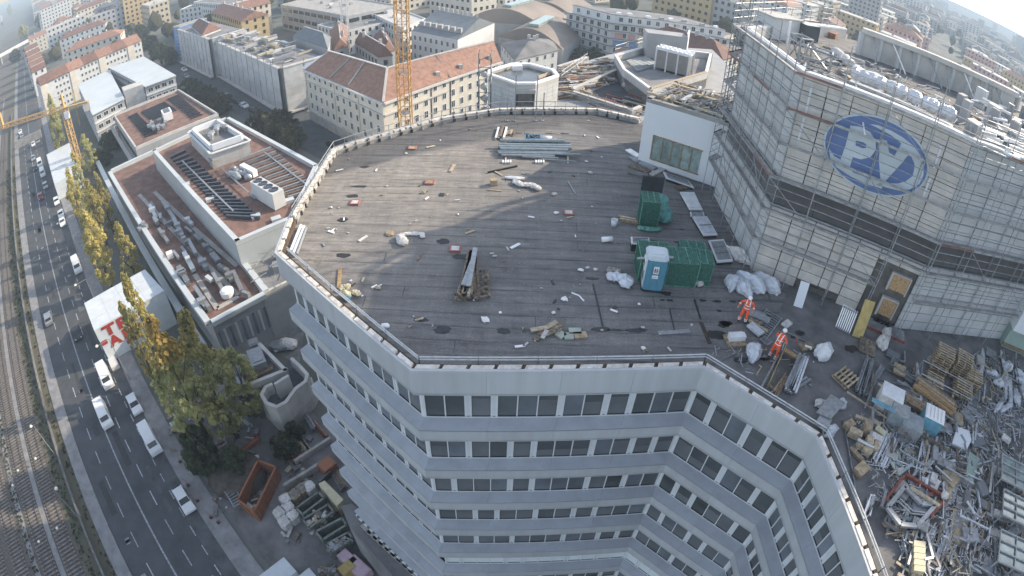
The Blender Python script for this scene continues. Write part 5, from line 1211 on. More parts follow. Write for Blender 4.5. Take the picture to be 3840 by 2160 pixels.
def pallets(fn,x,y,n,rz,label,z=ROOF):
    c=fn(x,y,z)
    for i in range(n):
        q=c+Vector((rg.uniform(-.04,.04),rg.uniform(-.04,.04),0));t=thing('pallet',('topmost' if i==n-1 else 'lowest' if i==0 else 'middle')+' wooden pallet of '+label,'pallet',(q.x,q.y,z+SH+i*.145),'pallets of '+label)
        pallet_mesh_parts(t,q,rz+rg.uniform(-.04,.04),z+SH+i*.145)
A1_=-.62
pallets(f5,870,660,10,A1_,'the stack left by the scaffold foot');pallets(f5,1100,740,10,A1_,'the stack with a bright top');pallets(f5,1245,870,7,A1_,'the low stack at the right');pallets(f5,1140,960,5,A1_,'the stack behind the grey frame');pallets(f4,1410,1290,2,.5,'the pair alone on the terrace');pallets(f5,820,850,3,A1_,'the low pile before the left stack')
bundle(f5,580,900,1030,1230,20,.2,['timber_pale','timber','timber_old','osb'],'long stack of brown timbers lying diagonally before the pallets',cat='timber stack',name='timber_stack',sub='timber',h=.16,spread=.03,layers=4)
bundle(f5,450,1060,900,1330,9,.2,['timber_old','timber'],'lower row of darker timbers beside the long timber stack',cat='timber stack',name='timber_stack',sub='timber',h=.15,layers=3)
frame_box('scaffold_rack','light grey rectangular steel frame standing over the pallets','frame',f5(900,960,ROOF),(3.6,1.2,1.1),A1_,'scaffold',.03,diag=False)
# ladders / grates
def ladder(fn,x0,y0,x1,y1,w,n,mt,label,z=ROOF,lift=.05):
    a,b=fn(x0,y0,z),fn(x1,y1,z);u=(b-a).normalized();nn=Vector((-u.y,u.x,0))*w;t=thing('steel_grate',label,'grate',a);up=Vector((0,0,SH+lift))
    for e in(Vector(),nn):m_=MB();m_.bar(a+e+up,b+e+up,.06,.05);part('side_bar',m_,mt,t)
    for i in range(n):c=a.lerp(b,(i+.5)/n)+up;m_=MB();m_.bar(c,c+nn,.05,.04);part('rung',m_,mt,t)
ladder(f4,520,830,700,590,1.0,11,'galvanised','pale barred grate lying right of the upper worker');ladder(f4,450,770,600,560,.35,3,'steel_dull','narrow dark frame lying left of the pale barred grate');ladder(f4,520,905,590,860,.5,5,'galvanised','small barred grate just behind the leaning worker')
t=thing('steel_grate','pale barred fence panel leaning on the tower wall left of the yellow board','grate',f4(1390,700,ROOF))
for i in range(8):m_=MB();a=f4(1310+i*21,680+i*12,ROOF);m_.bar(a,a+Vector((.25,.45,1.25)),.07,.03);part('bar',m_,'white_gloss',t)
m_=MB();a,b=f4(1310,680,ROOF+.1),f4(1470,760,ROOF+.1);m_.bar(a,b,.06);m_.bar(a+Vector((.25,.45,1.1)),b+Vector((.25,.45,1.1)),.06);part('rail',m_,'galvanised',t)
t=MB();a=f4(1490,790,ROOF);x0_,_,_,_=bb(dr);b=a+Vector((.35,.9,0));t.add([a+Vector((0,0,.05)),a+Vector((.62,-.25,.05)),a+Vector((.95,.45,2.1)),a+Vector((.33,.7,2.1)),a+Vector((.02,.04,.03)),a+Vector((.64,-.21,.03)),a+Vector((.97,.49,2.08)),a+Vector((.35,.74,2.08))],[(0,1,2,3),(7,6,5,4),(0,4,5,1),(1,5,6,2),(2,6,7,3),(3,7,4,0)])
solo('yellow_board',t,'yellow_board','yellow shuttering board leaning beside the dark doorway','board')
t=MB();a=f4(830,445,ROOF);t.add([a+Vector((0,0,.02)),a+Vector((.5,-.22,.02)),a+Vector((.8,.43,1.3)),a+Vector((.3,.65,1.3)),a+Vector((.03,.06,0)),a+Vector((.53,-.16,0)),a+Vector((.83,.49,1.28)),a+Vector((.33,.71,1.28))],[(0,1,2,3),(7,6,5,4),(0,4,5,1),(1,5,6,2),(2,6,7,3),(3,7,4,0)])
solo('leaning_board',t,'white_render','white board leaning against the tower foot left of the low opening','panel')
t=thing('ramp','grey wooden ramp leading into the dark doorway','ramp',f4(1660,930,ROOF))
for i in range(7):m_=MB();a=f4(1590+i*24,960+i*10,ROOF+.08);m_.bar(a,a+Vector((.55,1.05,.1)),.2,.05);part('plank',m_,'timber_old',t)
for i,(x,y)in enumerate(((1840,900),(1810,880),(1870,800))):sack('sack',f4,x,y,(.45,.3,.4),1,['stained pale bag right of the doorway','small pale bag touching the doorway edge','pale bag behind the others at the doorway'][i],'bag_white')
# plywood edging and profile bundle near worker
t=thing('plywood_edging','tall ochre plywood edging running from the leaning worker to the railing','hoarding',f4(620,1200,ROOF))
for i in range(5):
    a,b=f4(705-i*38,975+i*84,ROOF),f4(705-(i+1)*38,975+(i+1)*84,ROOF);m_=MB();m_.slab(a,b,.04,ROOF+.02,ROOF+.75);part('sheet',m_,'osb' if i%2 else 'yellow_board',t)
m_=MB();m_.bar(f4(720,935,ROOF+.3),f4(900,1040,ROOF+.3),.28,.06);part('top_board',m_,'osb',t)
m_=MB();m_.bar(f4(660,1000,ROOF+.3),f4(470,1360,ROOF+.3),.1,.1);part('rail',m_,'galvanised',t)
bundle(f4,930,1050,770,1420,26,.1,['foil','galvanised','white_plastic'],'bright bundle of metal profiles in torn film right of the plywood edging',spread=.06,layers=5)
bundle(f4,980,1270,830,1370,6,.08,['foil','galvanised'],'small splayed bunch of bright profiles below the big bright bundle',spread=.12,layers=2)
bundle(f4,760,1240,620,1440,6,.1,['timber_pale','timber'],'pale battens between the plywood edging and the bright bundle',cat='timber stack',name='timber_stack',sub='batten',layers=2)
bundle(f4,1680,1080,1560,1440,30,.07,['steel_dull','galvanised','steel_dull'],'long dull steel profiles lying towards the right of the doorway ramp',spread=.04,layers=4)
bundle(f4,1830,1150,1640,1449,8,.07,['galvanised','pipe_grey'],'single file of bluish tubes right of the dull steel profiles',spread=.03,layers=2)
bundle(h4,260,250,130,450,4,.1,['galvanised'],'thin profiles beside the worker',layers=1)if False else None
for i,(x,y,s_,rz,mt,lab)in enumerate(((170,850,(1.1,.9,.10),.1,'timber','brown board under the film roll below the upper worker'),(175,840,(.9,.35,.3),.1,'white_plastic','film roll on a brown board below the upper worker'),(170,800,(.8,.3,.14),.1,'foil','folded metal sheet behind the film roll'))):
    c=f4(x,y,ROOF);m_=MB();m_.box((c.x,c.y,ROOF+SH+s_[2]/2+(.1 if i else 0)),s_,rz);solo('package',m_,mt,lab,'package')
for i,(x,y,L_,w,rz,mt,lab)in enumerate(((400,560,1.1,.7,-.5,'deck_grey','grey tray right of the upper worker'),(470,600,.9,.5,-.6,'galvanised','grey sheet tip beside the upper worker'),(370,640,1.0,.3,-.6,'timber_old','old board at the upper worker feet'),(420,700,1.2,.12,-.8,'timber_pale','thin pale board left of the barred grate'),(390,740,.9,.5,-1,'foil','crumpled metal sheet below the old board'),(960,935,.8,.5,.2,'timber','brown box lid with white cups right of the leaning worker'),(980,950,.4,.15,-.4,'white_gloss','white cups on the brown box lid'),(850,870,.35,.1,1.2,'red_plastic','small red canister standing behind the leaning worker'),(740,690,.6,.4,.6,'bag_white','crumpled film at the end of the barred grate'))):
    c=f4(x,y,ROOF);m_=MB();m_.box((c.x,c.y,ROOF+SH+.08+.02*i),(L_,w,.12),rz);solo('loose_item',m_,mt,lab,'building material')
plank('long_tube',f4(750,750,ROOF),f4(1060,905,ROOF),.06,.06,'galvanised','long thin tube lying diagonally behind the leaning worker','tube')
# crates & cartons
wbox(f5,250,1110,(1.3,1.0,1.0),A1_,'bag_white','white wrapped crate with a blue band on top',top='white_plastic');c=f5(235,1090,ROOF+1.1);m_=MB();m_.box((c.x,c.y,ROOF+1.1),(1.36,.3,.02),A1_);solo('blue_band',m_,'blue_wrap','blue film strip on the white wrapped crate','film')
wbox(f5,350,1300,(1.0,.9,.9),A1_,'pipe_grey','grey wrapped crate, middle of the three in a row',top='galvanised');wbox(h4,1040,370,(1.2,1.1,.8),A1_,'deck_grey','flat grey wrapped crate, right of the middle one',top='pipe_grey')
wbox(h4,1190,330,(1.2,1.0,1.0),A1_,'blue_wrap','blue wrapped crate with white slats on top',top='white_gloss',slats=5)
for i,(x,y,sx,sy,sz,rz,mt)in enumerate(((600,330,.6,.4,.3,.4,'cardboard'),(640,400,.7,.35,.4,-.6,'timber_pale'),(720,370,.5,.35,.6,1.2,'cardboard'),(790,310,.7,.3,.25,-.8,'timber_pale'),(830,380,.6,.35,.3,-.9,'insulation'),(740,470,.5,.35,.5,1.1,'timber_pale'),(680,480,.4,.3,.35,.9,'cardboard'),(800,430,.6,.4,.3,-.7,'bag_white'),(800,490,.6,.3,.3,.9,'timber_pale'),(660,540,.9,.25,.15,-1.1,'timber'),(730,530,.5,.35,.35,-.9,'cardboard'),(700,280,.8,.2,.2,-.5,'timber_pale'),(690,665,.75,.55,.3,.5,'cardboard'))):
    c=h4(x,y,ROOF);m_=MB();m_.box((c.x,c.y,ROOF+SH+sz/2),(sx,sy,sz),rz);solo('carton',m_,mt,'tan carton apart from the heap, below it' if y>600 else 'tan or pale carton in the jumbled heap left of the wrapped crates','carton',None if y>600 else 'cartons in the jumbled heap')
bundle(h4,930,400,830,620,24,.09,['foil','galvanised','foil'],'bright corrugated profiles between the cartons and the grey crate',layers=3,spread=.03)
# big bent metal frames
def polyframe(fn,pts,z,w,h,mt,label,closed=True,name='beam_outline',cat='frame',lift=.1):
    ps_=[fn(x,y,z+lift)for x,y in pts];t=thing(name,label,cat,ps_[0]);n=len(ps_)
    for i in range(n if closed else n-1):m_=MB();m_.bar(ps_[i],ps_[(i+1)%n],w,h);part('bar',m_,mt,t)
    return t
polyframe(f6,[(285,880),(490,625),(690,835),(865,850),(635,1105),(440,1085)],ROOF,.22,.14,'frame_grey','large six-sided pale metal frame lying on the terrace',lift=.5)
polyframe(f6,[(430,770),(590,925),(760,945)],ROOF,.06,.06,'frame_grey','thin double rail inside the six-sided frame, upper one',False,lift=.5);polyframe(f6,[(410,800),(570,955),(740,970)],ROOF,.06,.06,'frame_grey','thin double rail inside the six-sided frame, lower one',False,lift=.5)
polyframe(f6,[(500,480),(990,770),(800,990)],ROOF,.16,.16,'rust_red','rust red steel beam frame behind the six-sided frame',False,lift=.35);polyframe(f6,[(500,480),(200,860)],ROOF,.14,.14,'rust_red','rust red beam left of the six-sided frame',False,lift=.3);polyframe(f6,[(560,640),(910,860)],ROOF,.14,.14,'timber_pale','pale beam along the upper side of the six-sided frame',False,lift=.6)
polyframe(f6,[(670,580),(590,640)],ROOF,.12,.12,'rust_red','short red cross beam, upper one',False,lift=.3);polyframe(f6,[(840,690),(760,760)],ROOF,.12,.12,'rust_red','short red cross beam, lower one',False,lift=.3)
m_=MB();c=f6(975,735,ROOF+.5);m_.blob(c,(.22,.2,.2),2,.2,rg=rg);solo('film_lump',m_,'bag_white','pale film lump tied on the corner of the red beam','film')
for i,(a,b,c_)in enumerate((((700,60),(735,310),(540,560)),((880,30),(820,290),(660,470)),((900,110),(945,200),(700,470)))):
    polyframe(f6,[a,b,c_],ROOF,.14,.12,'frame_grey',['bent grey angle profile, left of three','bent grey angle profile, middle of three','bent grey angle profile, right of three'][i],False,lift=.15+.05*i)
def flat(fn,pts,h,mt,label,name='sheet',cat='sheet',lift=0.0,z=ROOF):
    m_=MB();m_.prism([fn(x,y,z+lift).xy for x,y in pts],z+SH+lift,z+SH+lift+h);return solo(name,m_,mt,label,cat)
flat(h4,[(1410,345),(1500,380),(1515,450),(1480,520),(1370,470)],.25,'white_render','white five-sided panel with a dark dot lying on the terrace')
flat(h4,[(1505,525),(1585,580),(1530,780),(1475,720)],.15,'pale_green','long pale greenish slab below the white panel')
flat(h4,[(1430,860),(1530,890),(1490,1140),(1362,1075)],.1,'concrete','flat grey slab on the right of the six-sided frame');flat(h4,[(1380,700),(1460,650),(1400,880),(1310,960)],.12,'deck_grey','long grey plank sheet between the frame and the greenish slab')
flat(h4,[(1500,120),(1600,60),(1560,250),(1480,300)],.1,'deck_grey','dark sheet behind the white panel');flat(h4,[(470,85),(580,150),(470,270),(360,220)],.06,'galvanised','grey sheet bent over by the railing corner',lift=.5);flat(h4,[(400,220),(480,280),(440,350),(345,310)],.06,'galvanised','grey sheet lying below the bent sheet by the railing',lift=.4)
sack('sack',h4,455,375,(.45,.3,.3),.4,'crumpled white film hanging at the railing corner','foil');sack('sack',h4,545,170,(.3,.25,.3),.4,'small foil lump beside the bent grey sheet','foil');sack('sack',h4,385,160,(.3,.25,.2),.4,'white cable coil lump near the bent sheet','bag_white')
flat(h4,[(980,500),(1020,640),(980,700),(915,600)],.05,'glass_pale','grey glass pane lying between cartons and the red frame',lift=.1)
# column of pale slabs at the bottom
for i in range(5):flat(h4,[(1060,1220+i*46),(1145,1232+i*46),(1142,1274+i*46),(1055,1262+i*46)],.45,'cabin_yellow',['first','second','third','fourth','fifth'][i]+' pale cream block from the top in the column at the bottom','block','block')
bundle(h4,1270,1120,1190,1300,10,.16,['foil','galvanised'],'short bright metal tubes below the six-sided frame',layers=2,spread=.03);bundle(h4,1380,1100,1220,1420,18,.14,['foil','galvanised','pipe_grey'],'long bright metal tubes at the bottom right of the six-sided frame',layers=2,spread=.04)
bundle(h4,1190,1200,1110,1000,6,.07,['timber_pale'],'thin pale laths beside the cream blocks',cat='laths',name='timber_stack',sub='lath',layers=1)
bundle(h4,780,860,730,1010,9,.1,['foil','white_gloss','galvanised'],'short bright tubes close to the roof railing',layers=3,spread=.06)
plank('long_tube',h4(1045,1200,ROOF),h4(980,1340,ROOF),.1,.08,'pipe_grey','grey bar left of the cream blocks','bar');plank('long_tube',h4(560,280,ROOF),h4(655,820,ROOF),.07,.08,'steel_dull','long dark tube along the railing side','tube')
cloth([(850,1060),(960,1110),(1060,1190)],.14,'cardboard','long tan roll curving below the six-sided frame','roll','roll',.8,fn=lambda x,y:h4(x,y,ROOF))
# glazed frames standing on the right
def glazed(x,y,w,d,h,rz,lab):
    c=h4(x,y,ROOF);t=thing('glazed_unit',lab,'glazed frame',c,'glazed frames at the right edge');ca,sa=math.cos(rz),math.sin(rz)
    def W(a,b,z):return Vector((c.x+a*ca-b*sa,c.y+a*sa+b*ca,ROOF+SH+z))
    for i in range(4):m_=MB();yy=-d/2+d*i/3;m_.bar(W(-w/2,yy,h),W(w/2,yy,h),.07,.10);part('bar',m_,'frame_grey',t)
    for i in range(3):m_=MB();xx=-w/2+w*i/2;m_.bar(W(xx,-d/2,h+.003),W(xx,d/2,h+.003),.05,.08);m_.bar(W(xx,-d/2,0),W(xx,-d/2,h),.08);part('rib',m_,'frame_grey',t)
    for i in range(3):
        for j in range(2):m_=MB();m_.box(W(-w/4+j*w/2,-d/2+d*(i+.5)/3,h-.06),(w/2-.14,d/3-.14,.03),rz);part('pane',m_,'glass_pale',t)
glazed(1800,760,2.3,1.7,.9,-.6,'upper glazed steel frame at the right edge');glazed(1800,1010,2.0,1.6,.8,-.6,'middle glazed steel frame at the right edge');glazed(1790,1340,2.4,1.8,.8,-.6,'lowest glazed steel frame in the right corner')
# film-wrapped bent sheets at right
for i,(pts,lab)in enumerate((([(1640,450),(1700,700),(1690,1010),(1560,1200)],'long film-wrapped gutter bending down at the far right of the terrace'),([(1750,780),(1760,1100),(1640,1190)],'second film-wrapped gutter beside the long one'),([(1420,430),(1410,680),(1330,850)],'thin film-wrapped profile left of the gutters'))):
    cloth(pts,.2,'foil',lab,'wrapped_gutter','gutter',.6,fn=lambda x,y:f5(x,y,ROOF))
for i in range(9):sack('sack',f5,rg.uniform(1500,1932),rg.uniform(640,1080),(rg.uniform(.3,.7),.3,.3),rg.uniform(0,3),'crumpled film heap in the scrap corner at the right edge','foil',group='film heaps in the right corner')
# general scrap: metal profiles, tubes, boards
zones=[((3330,1330),(3840,1640),70),((3380,1600),(3840,2160),110),((3170,1450),(3420,2000),36),((3600,1330),(3840,2160),70),((3290,1980),(3700,2160),30)]
for(a,b,n)in zones:
    for i in range(n):
        px,py=rg.uniform(a[0],b[0]),rg.uniform(a[1],b[1])
        if px<3120+(py-1640)*.42+60 and py>1640:continue
        if px<3060+120:continue
        c=at(px,py,ROOF);L_=rg.choice((.4,.7,1.1,1.8,2.6))*rg.uniform(.7,1.2);ang=rg.choice((A1_,A1_+1.57,A1_+1.57,rg.uniform(0,3)))+rg.gauss(0,.12);w=rg.uniform(.04,.16);z=ROOF+SH+rg.uniform(.02,.45)
        mt=rg.choice(['galvanised','steel_dull','steel_dull','foil','steel_dull','timber_old','pipe_grey','deck_grey','deck_grey','timber_old','timber_pale'])
        nm=('long ' if L_>1.5 else 'short ')+DESC[mt]
        lo='near the pallets' if py<1640 else 'along the railing side' if px<3420 else 'at the right edge' if px>3650 else 'round the six-sided frame'
        m_=MB();u=Vector((math.cos(ang),math.sin(ang),rg.uniform(-.06,.06)))*L_/2;m_.bar(Vector((c.x,c.y,z))-u,Vector((c.x,c.y,z))+u,w,rg.uniform(.03,.1))
        if rg.random()<.25:m_.bar(Vector((c.x,c.y,z))-u+Vector((0,0,.001)),Vector((c.x,c.y,z))-u+Vector((-u.y,u.x,0)).normalized()*rg.uniform(.2,.8),w,.05)
        solo('scrap_bar',m_,mt,'%s bar in the scrap %s of the terrace'%(nm,lo),'scrap','%s bars %s'%(nm,lo))
for i in range(90):
    px,py=rg.uniform(3330,3840),rg.uniform(1330,2160)
    if px<3120+(py-1640)*.42+90 and py>1640:continue
    c=at(px,py,ROOF);m_=MB();mt=rg.choice(['deck_grey','concrete_dark','steel_dull','cardboard','bag_white','concrete','steel_dull','black_tarp','roof_slate'])
    m_.box((c.x,c.y,ROOF+SH+rg.uniform(.03,.3)),(rg.uniform(.3,1.3),rg.uniform(.3,.9),rg.uniform(.04,.3)),A1_+rg.gauss(0,.25));lo='near the pallets' if py<1640 else 'in the lower part'
    solo('scrap_sheet',m_,mt,'%s sheet or block in the scrap %s of the terrace'%(DESC[mt],lo),'scrap','%s sheets %s of the terrace'%(DESC[mt],lo))
# pale green neighbour block at the right edge
gb=thing('rooftop_block','white and pale green rooftop block at the right edge beyond the scaffold','building',f5(1800,400,ROOF))
a=f5(1640,420,ROOF);d_=Vector((.9,-.42));a2=a.xy+Vector((.4,.3));b2=a2+d_*9
m_=MB();m_.prism([a2,b2,b2+Vector((3,6)),a2+Vector((3,6))],ROOF,ROOF+1.6);part('lower_wall',m_,'pale_green',gb)
m_=MB();m_.prism([a2-d_*.1+Vector((0,-.3)),b2,b2+Vector((3,6)),a2+Vector((3,6.3))],ROOF+1.601,ROOF+4.0);part('upper_wall',m_,'white_render',gb)
m_=MB();m_.bar((*a2,ROOF+.3),(*b2,ROOF+.3),.3,.2);part('ledge',m_,'timber',gb)

# fine tangle of thin metal, wire and splinters filling the scrap: nobody could count it
mm('scrap_light',(.52,.54,.56),.4,metal=.3,var=.2);tg=MB();r=random.Random(5150)
for i in range(2300):
    px,py=r.choice(((r.uniform(3340,3840),r.uniform(1560,2160)),(r.uniform(3340,3840),r.uniform(1560,2160)),(r.uniform(3580,3840),r.uniform(1340,1640)),(r.uniform(3180,3420),r.uniform(1560,2100)),(r.uniform(2620,3050),r.uniform(1300,1460))if i%9==0 else(r.uniform(3400,3840),r.uniform(1500,2160))))
    if py>1600 and px<3145+(py-1640)*.44+40:continue
    if py<=1600 and px<3100 and py>1340+(px-2620)*.45:continue
    c=at(px,py,ROOF);a=r.choice((A1_,A1_+1.57))+r.gauss(0,.5);L_=r.uniform(.1,.65);z=ROOF+SH+r.uniform(.0,.16);u=Vector((math.cos(a),math.sin(a),r.uniform(-.25,.25)))*L_/2;p=Vector((c.x,c.y,z+.05));k=r.random();w=r.uniform(.012,.05);mi=r.choice((0,0,1,1,2,3,4))
    if k<.25:b_=p+u+Vector((-u.y,u.x,r.uniform(-.05,.1)))*r.uniform(.4,1);tg.bar(p-u,p+u,w,w,mi);tg.bar(p+u,b_,w,w,mi)
    else:tg.bar(p-u,p+u,w,w*r.uniform(.4,1),mi)
o=link('scrap_tangle',tg.mesh('scrap_tangle',['scrap_light','frame_grey','steel_dull','timber_pale','foil']));o['kind']='stuff'
tg=MB()
for i in range(1100):
    if i%2:x=r.uniform(1150,1690);y=1130-(x-1160)*.42-r.uniform(0,340)*(1-(x-1160)/1500);y=max(y,690);c=c5(x,y,LZ);z0=LZ
    else:c=at(r.uniform(2560,2760),r.uniform(420,560),BXT)if i%4 else at(r.uniform(3050,3800),0,TDECK);z0=BXT
    if not i%4:
        px=r.uniform(3020,3820);c=at(px,130+(px-3000)*.44+r.uniform(0,130),TDECK);z0=TDECK
        if c.x>50:continue
    elif i%2==0:
        k1,k2_=r.random(),r.random();q=Vector((9.9,39.9))+(Vector((14.2,37.2))-Vector((9.9,39.9)))*k1+Vector((2.9,4.0))*k2_;c=Vector((q.x,q.y,0))
    a=.5+r.gauss(0,.6);L_=r.uniform(.2,1.5);u=Vector((math.cos(a),math.sin(a),r.uniform(-.15,.15)))*L_/2;p=Vector((c.x,c.y,z0+.12+r.uniform(0,.5)));tg.bar(p-u,p+u,r.uniform(.02,.07),r.uniform(.02,.06),r.choice((0,0,1,3,3,4)))
o=link('building_debris',tg.mesh('building_debris',['scrap_light','frame_grey','steel_dull','timber_pale','foil']));o['kind']='stuff'
# ================================================================== CITY
rg=random.Random(404)
WM={}
def winmesh(w,h,frame='window_frame',bars=1,proud=.07):
    k=(round(w,2),round(h,2),frame,bars)
    if k not in WM:   # local: x along wall, y outward (negative = out), z up; origin at the lower middle
        m_=MB();f=min(.12,w*.1);m_.box((0,-.01,h/2),(w-f,.04,h-f),mi=1)
        for sx in(-1,1):m_.box((sx*(w-f)/2,-proud/2,h/2),(f,proud,h))
        for z in(f/2,h-f/2):m_.box((0,-proud/2,z),(w-2*f,proud,f))
        for i in range(bars):m_.box((-w/2+w*(i+1)/(bars+1),-proud/2+.01,h/2),(f*.6,proud*.6,h-2*f))
        WM[k]=m_.mesh('window',[frame,'pane_dark'])
    return WM[k]
def win_row(parent,a,b,z,n,w,h,frame='window_frame',bars=1,m0=.5,m1=.5,out=None,skip=(),name='window',every=None):
    """n windows along the wall a->b (plan), sill height z; a->b must run with the outside on the right"""
    a=Vector(a[:2]);b=Vector(b[:2]);u=(b-a).normalized();L_=(b-a).length;ang=math.atan2(u.y,u.x)
    me=winmesh(w,h,frame,bars)
    for i in range(n):
        if i in skip:continue
        x=m0+(L_-m0-m1)*(i+.5)/n;p=a+u*x
        link(name,me,parent,(p.x,p.y,z),ang)
def ccw(P):
    s=sum(P[i][0]*P[(i+1)%len(P)][1]-P[(i+1)%len(P)][0]*P[i][1]for i in range(len(P)));return list(P)if s>0 else list(P)[::-1]
def hull_sides(P,cam=(0,0)):
    """sides of a CCW footprint that face the camera, as (a, b) with outside on the right"""
    P=ccw(P);out=[]
    for i in range(len(P)):
        a,b=Vector(P[i][:2]),Vector(P[(i+1)%len(P)][:2]);n=Vector(((b-a).y,-(b-a).x))
        if n.dot(a-Vector(cam))<0:out.append((a,b))
    return out
def quad4(p,q,r):return[p.xy,q.xy,r.xy,(p+(r-q)).xy]
def block(name,label,P,H,wall,roof,storeys=4,wtype=(1.1,1.5),gap=3.0,wins=True,roof_kind='flat',rise=3.0,group=None,cat='building',parapet=.5,frame='window_frame',joined=False,z0=0,chim=0,clutter=0,ridge=None,bands=None,first=1.2,overhang=.35):
    P=ccw([Vector(p[:2])for p in P]);c=sum(P,Vector((0,0)))/len(P);t=thing(name,label,cat,(c.x,c.y,z0),group)
    m_=MB();m_.prism(P,z0,H);part('wall',m_,wall,t)
    if roof_kind=='flat':
        m_=MB();m_.prism([c+(p-c)*.985 for p in P],H,H+.03);part('roof',m_,roof,t)
        if parapet:
            m_=MB()
            for i in range(len(P)):m_.slab(P[i],P[(i+1)%len(P)],.4,H+.001,H+parapet)
            part('parapet',m_,'concrete_light' if wall!='wall_white' else 'wall_white',t)
    else:
        Q=[c+(p-c)*(1+overhang/max(4,(p-c).length))for p in P]
        if len(P)==4:
            s0=(P[1]-P[0]).length;s1=(P[2]-P[1]).length
            if s0<s1:Q=Q[1:]+Q[:1]
            # long sides 0-1 and 2-3
            hip=.5 if roof_kind=='hip' else 0.0
            m0,m1=(Q[0]+Q[3])/2,(Q[1]+Q[2])/2;Ls=(m1-m0).length;sh=min(Ls*.45,(Q[0]-Q[3]).length*hip)
            r0=m0+(m1-m0).normalized()*sh;r1=m1-(m1-m0).normalized()*sh
            vs=[(*q,H)for q in Q]+[(*r0,H+rise),(*r1,H+rise)]+[(*q,H-.25)for q in Q]
            m_=MB();m_.add(vs,[(0,1,5,4),(2,3,4,5),(1,2,5),(3,0,4),(9,8,7,6),(0,6,7,1),(1,7,8,2),(2,8,9,3),(3,9,6,0)]);ro=part('roof',m_,roof,t)
            m_=MB();m_.bar((*r0,H+rise+.02),(*r1,H+rise+.02),.35,.2);part('ridge',m_,'concrete_light',t)
            for i in range(chim):
                p=r0.lerp(r1,(i+.5)/chim)+Vector((rg.uniform(-1,1),rg.uniform(-1,1)));m_=MB();m_.box((p.x,p.y,H+rise+.2),(.9,.6,1.8),rg.uniform(0,.2));part('chimney',m_,'concrete_light',t)
    if wins:
        fl=(H-z0)/storeys;run=MB()
        for(a,b)in hull_sides(P):
            L_=(b-a).length
            if L_<2.4:continue
            n=max(1,int(L_/gap));u=(b-a).normalized();ang=math.atan2(u.y,u.x)
            for s_ in range(storeys):
                z=z0+s_*fl+first
                if joined:
                    for i in range(n):p=a+u*(.6+(L_-1.2)*(i+.5)/n);run.box((p.x,p.y,z+wtype[1]/2),(wtype[0],.12,wtype[1]),ang)
                else:win_row(t,a,b,z,n,wtype[0],wtype[1],frame)
            if bands: 
                for s_ in range(1,storeys):m_=MB();m_.slab(a,b,-.18,z0+s_*fl-.1,z0+s_*fl+.12);part('string_course',m_,bands,t)
        if run.v:part('windows',run,'pane_dark',t,kind='stuff')
    if clutter:
        for i in range(clutter):
            w_=[rg.random()for _ in P];sw=sum(w_);p=sum((q*k for q,k in zip(P,w_)),Vector((0,0)))/sw;p=c+(p-c)*1.3
            m_=MB();m_.box((p.x,p.y,H+.5),(rg.uniform(.8,3),rg.uniform(.8,2),rg.uniform(.6,1.6)),rg.uniform(0,1.5));part('roof_unit',m_,rg.choice(['wall_grey','concrete_light','galvanised','wall_white']),t)
    return t

# ---- cream corner building with the red tiled roof
EZ,RZ=14.3,18.0
eL,eC,eR=at(1143,260,EZ),at(1437,383,EZ),at(1880,228,EZ)
rL,rC,rR=at(1233,192,RZ),at(1452,256,RZ),at(1852,154,RZ)
cb_=thing('corner_building','cream corner building with a big red tiled hipped roof beside the orange crane','building',(eC.x,eC.y,0))
bL=eL+(rL-eL)*1.9;bC=eC+(rC-eC)*1.9;bR=eR+(rR-eR)*1.9
for v in(bL,bC,bR):v.z=EZ
m_=MB();m_.prism([eL.xy,eC.xy,bC.xy,bL.xy],0,EZ-.3);m_.prism([eC.xy,eR.xy,bR.xy,bC.xy],0,EZ-.302);part('wall',m_,'wall_cream',cb_)
def roofq(P4,mt,name='roof_slope'):
    m_=MB();n=len(P4);m_.add([tuple(v)for v in P4]+[(v[0],v[1],v[2]-.25)for v in P4],[tuple(range(n)),tuple(range(2*n-1,n-1,-1))]+[(i,n+i,n+(i+1)%n,(i+1)%n)for i in range(n)]);return part(name,m_,mt,cb_)
ov=lambda v,k=.6:v
roofq([eL,eC,rC,rL],'roof_brown' if False else 'roof_red');roofq([eC,eR,rR,rC],'roof_red');roofq([eR,bR,rR],'roof_red');roofq([rL,rC,bC,bL],'roof_red');roofq([rC,rR,bR,bC],'roof_red');roofq([bL,eL,rL],'roof_red')
for a,b in((rL,rC),(rC,rR),(eC,rC)):m_=MB();m_.bar(a+Vector((0,0,.12)),b+Vector((0,0,.12)),.5,.25);part('ridge',m_,'concrete_light',cb_)
for a,b in((eL,eC),(eC,eR)):m_=MB();u=(b-a).normalized();n_=Vector((u.y,-u.x,0));m_.bar(a+n_*.25-Vector((0,0,.35)),b+n_*.25-Vector((0,0,.35)),.8,.4);part('eaves',m_,'concrete_light',cb_)
for k in(.36,.60):p,q=eL.lerp(eC,k),rL.lerp(rC,k+.06);m_=MB();m_.bar(p.lerp(q,.05)+Vector((0,0,.15)),q+Vector((0,0,.15)),.35,.2);part('flashing',m_,'galvanised',cb_)
p,q=eC.lerp(eR,.52),rC.lerp(rR,.42);m_=MB();m_.bar(p+Vector((0,0,.1)),q+Vector((0,0,.1)),.3,.25);part('firewall',m_,'joint_dark',cb_)
for k in(.42,.62,.9):p=eC.lerp(eR,k).lerp(rC.lerp(rR,k),.22);m_=MB();m_.box((p.x,p.y,p.z+.5),(.9,.9,1.0),.4);part('dormer',m_,'concrete_light',cb_)
g0_,g1_=eL.lerp(eC,.42),eL.lerp(eC,.72)   # projecting gable part of the left facade
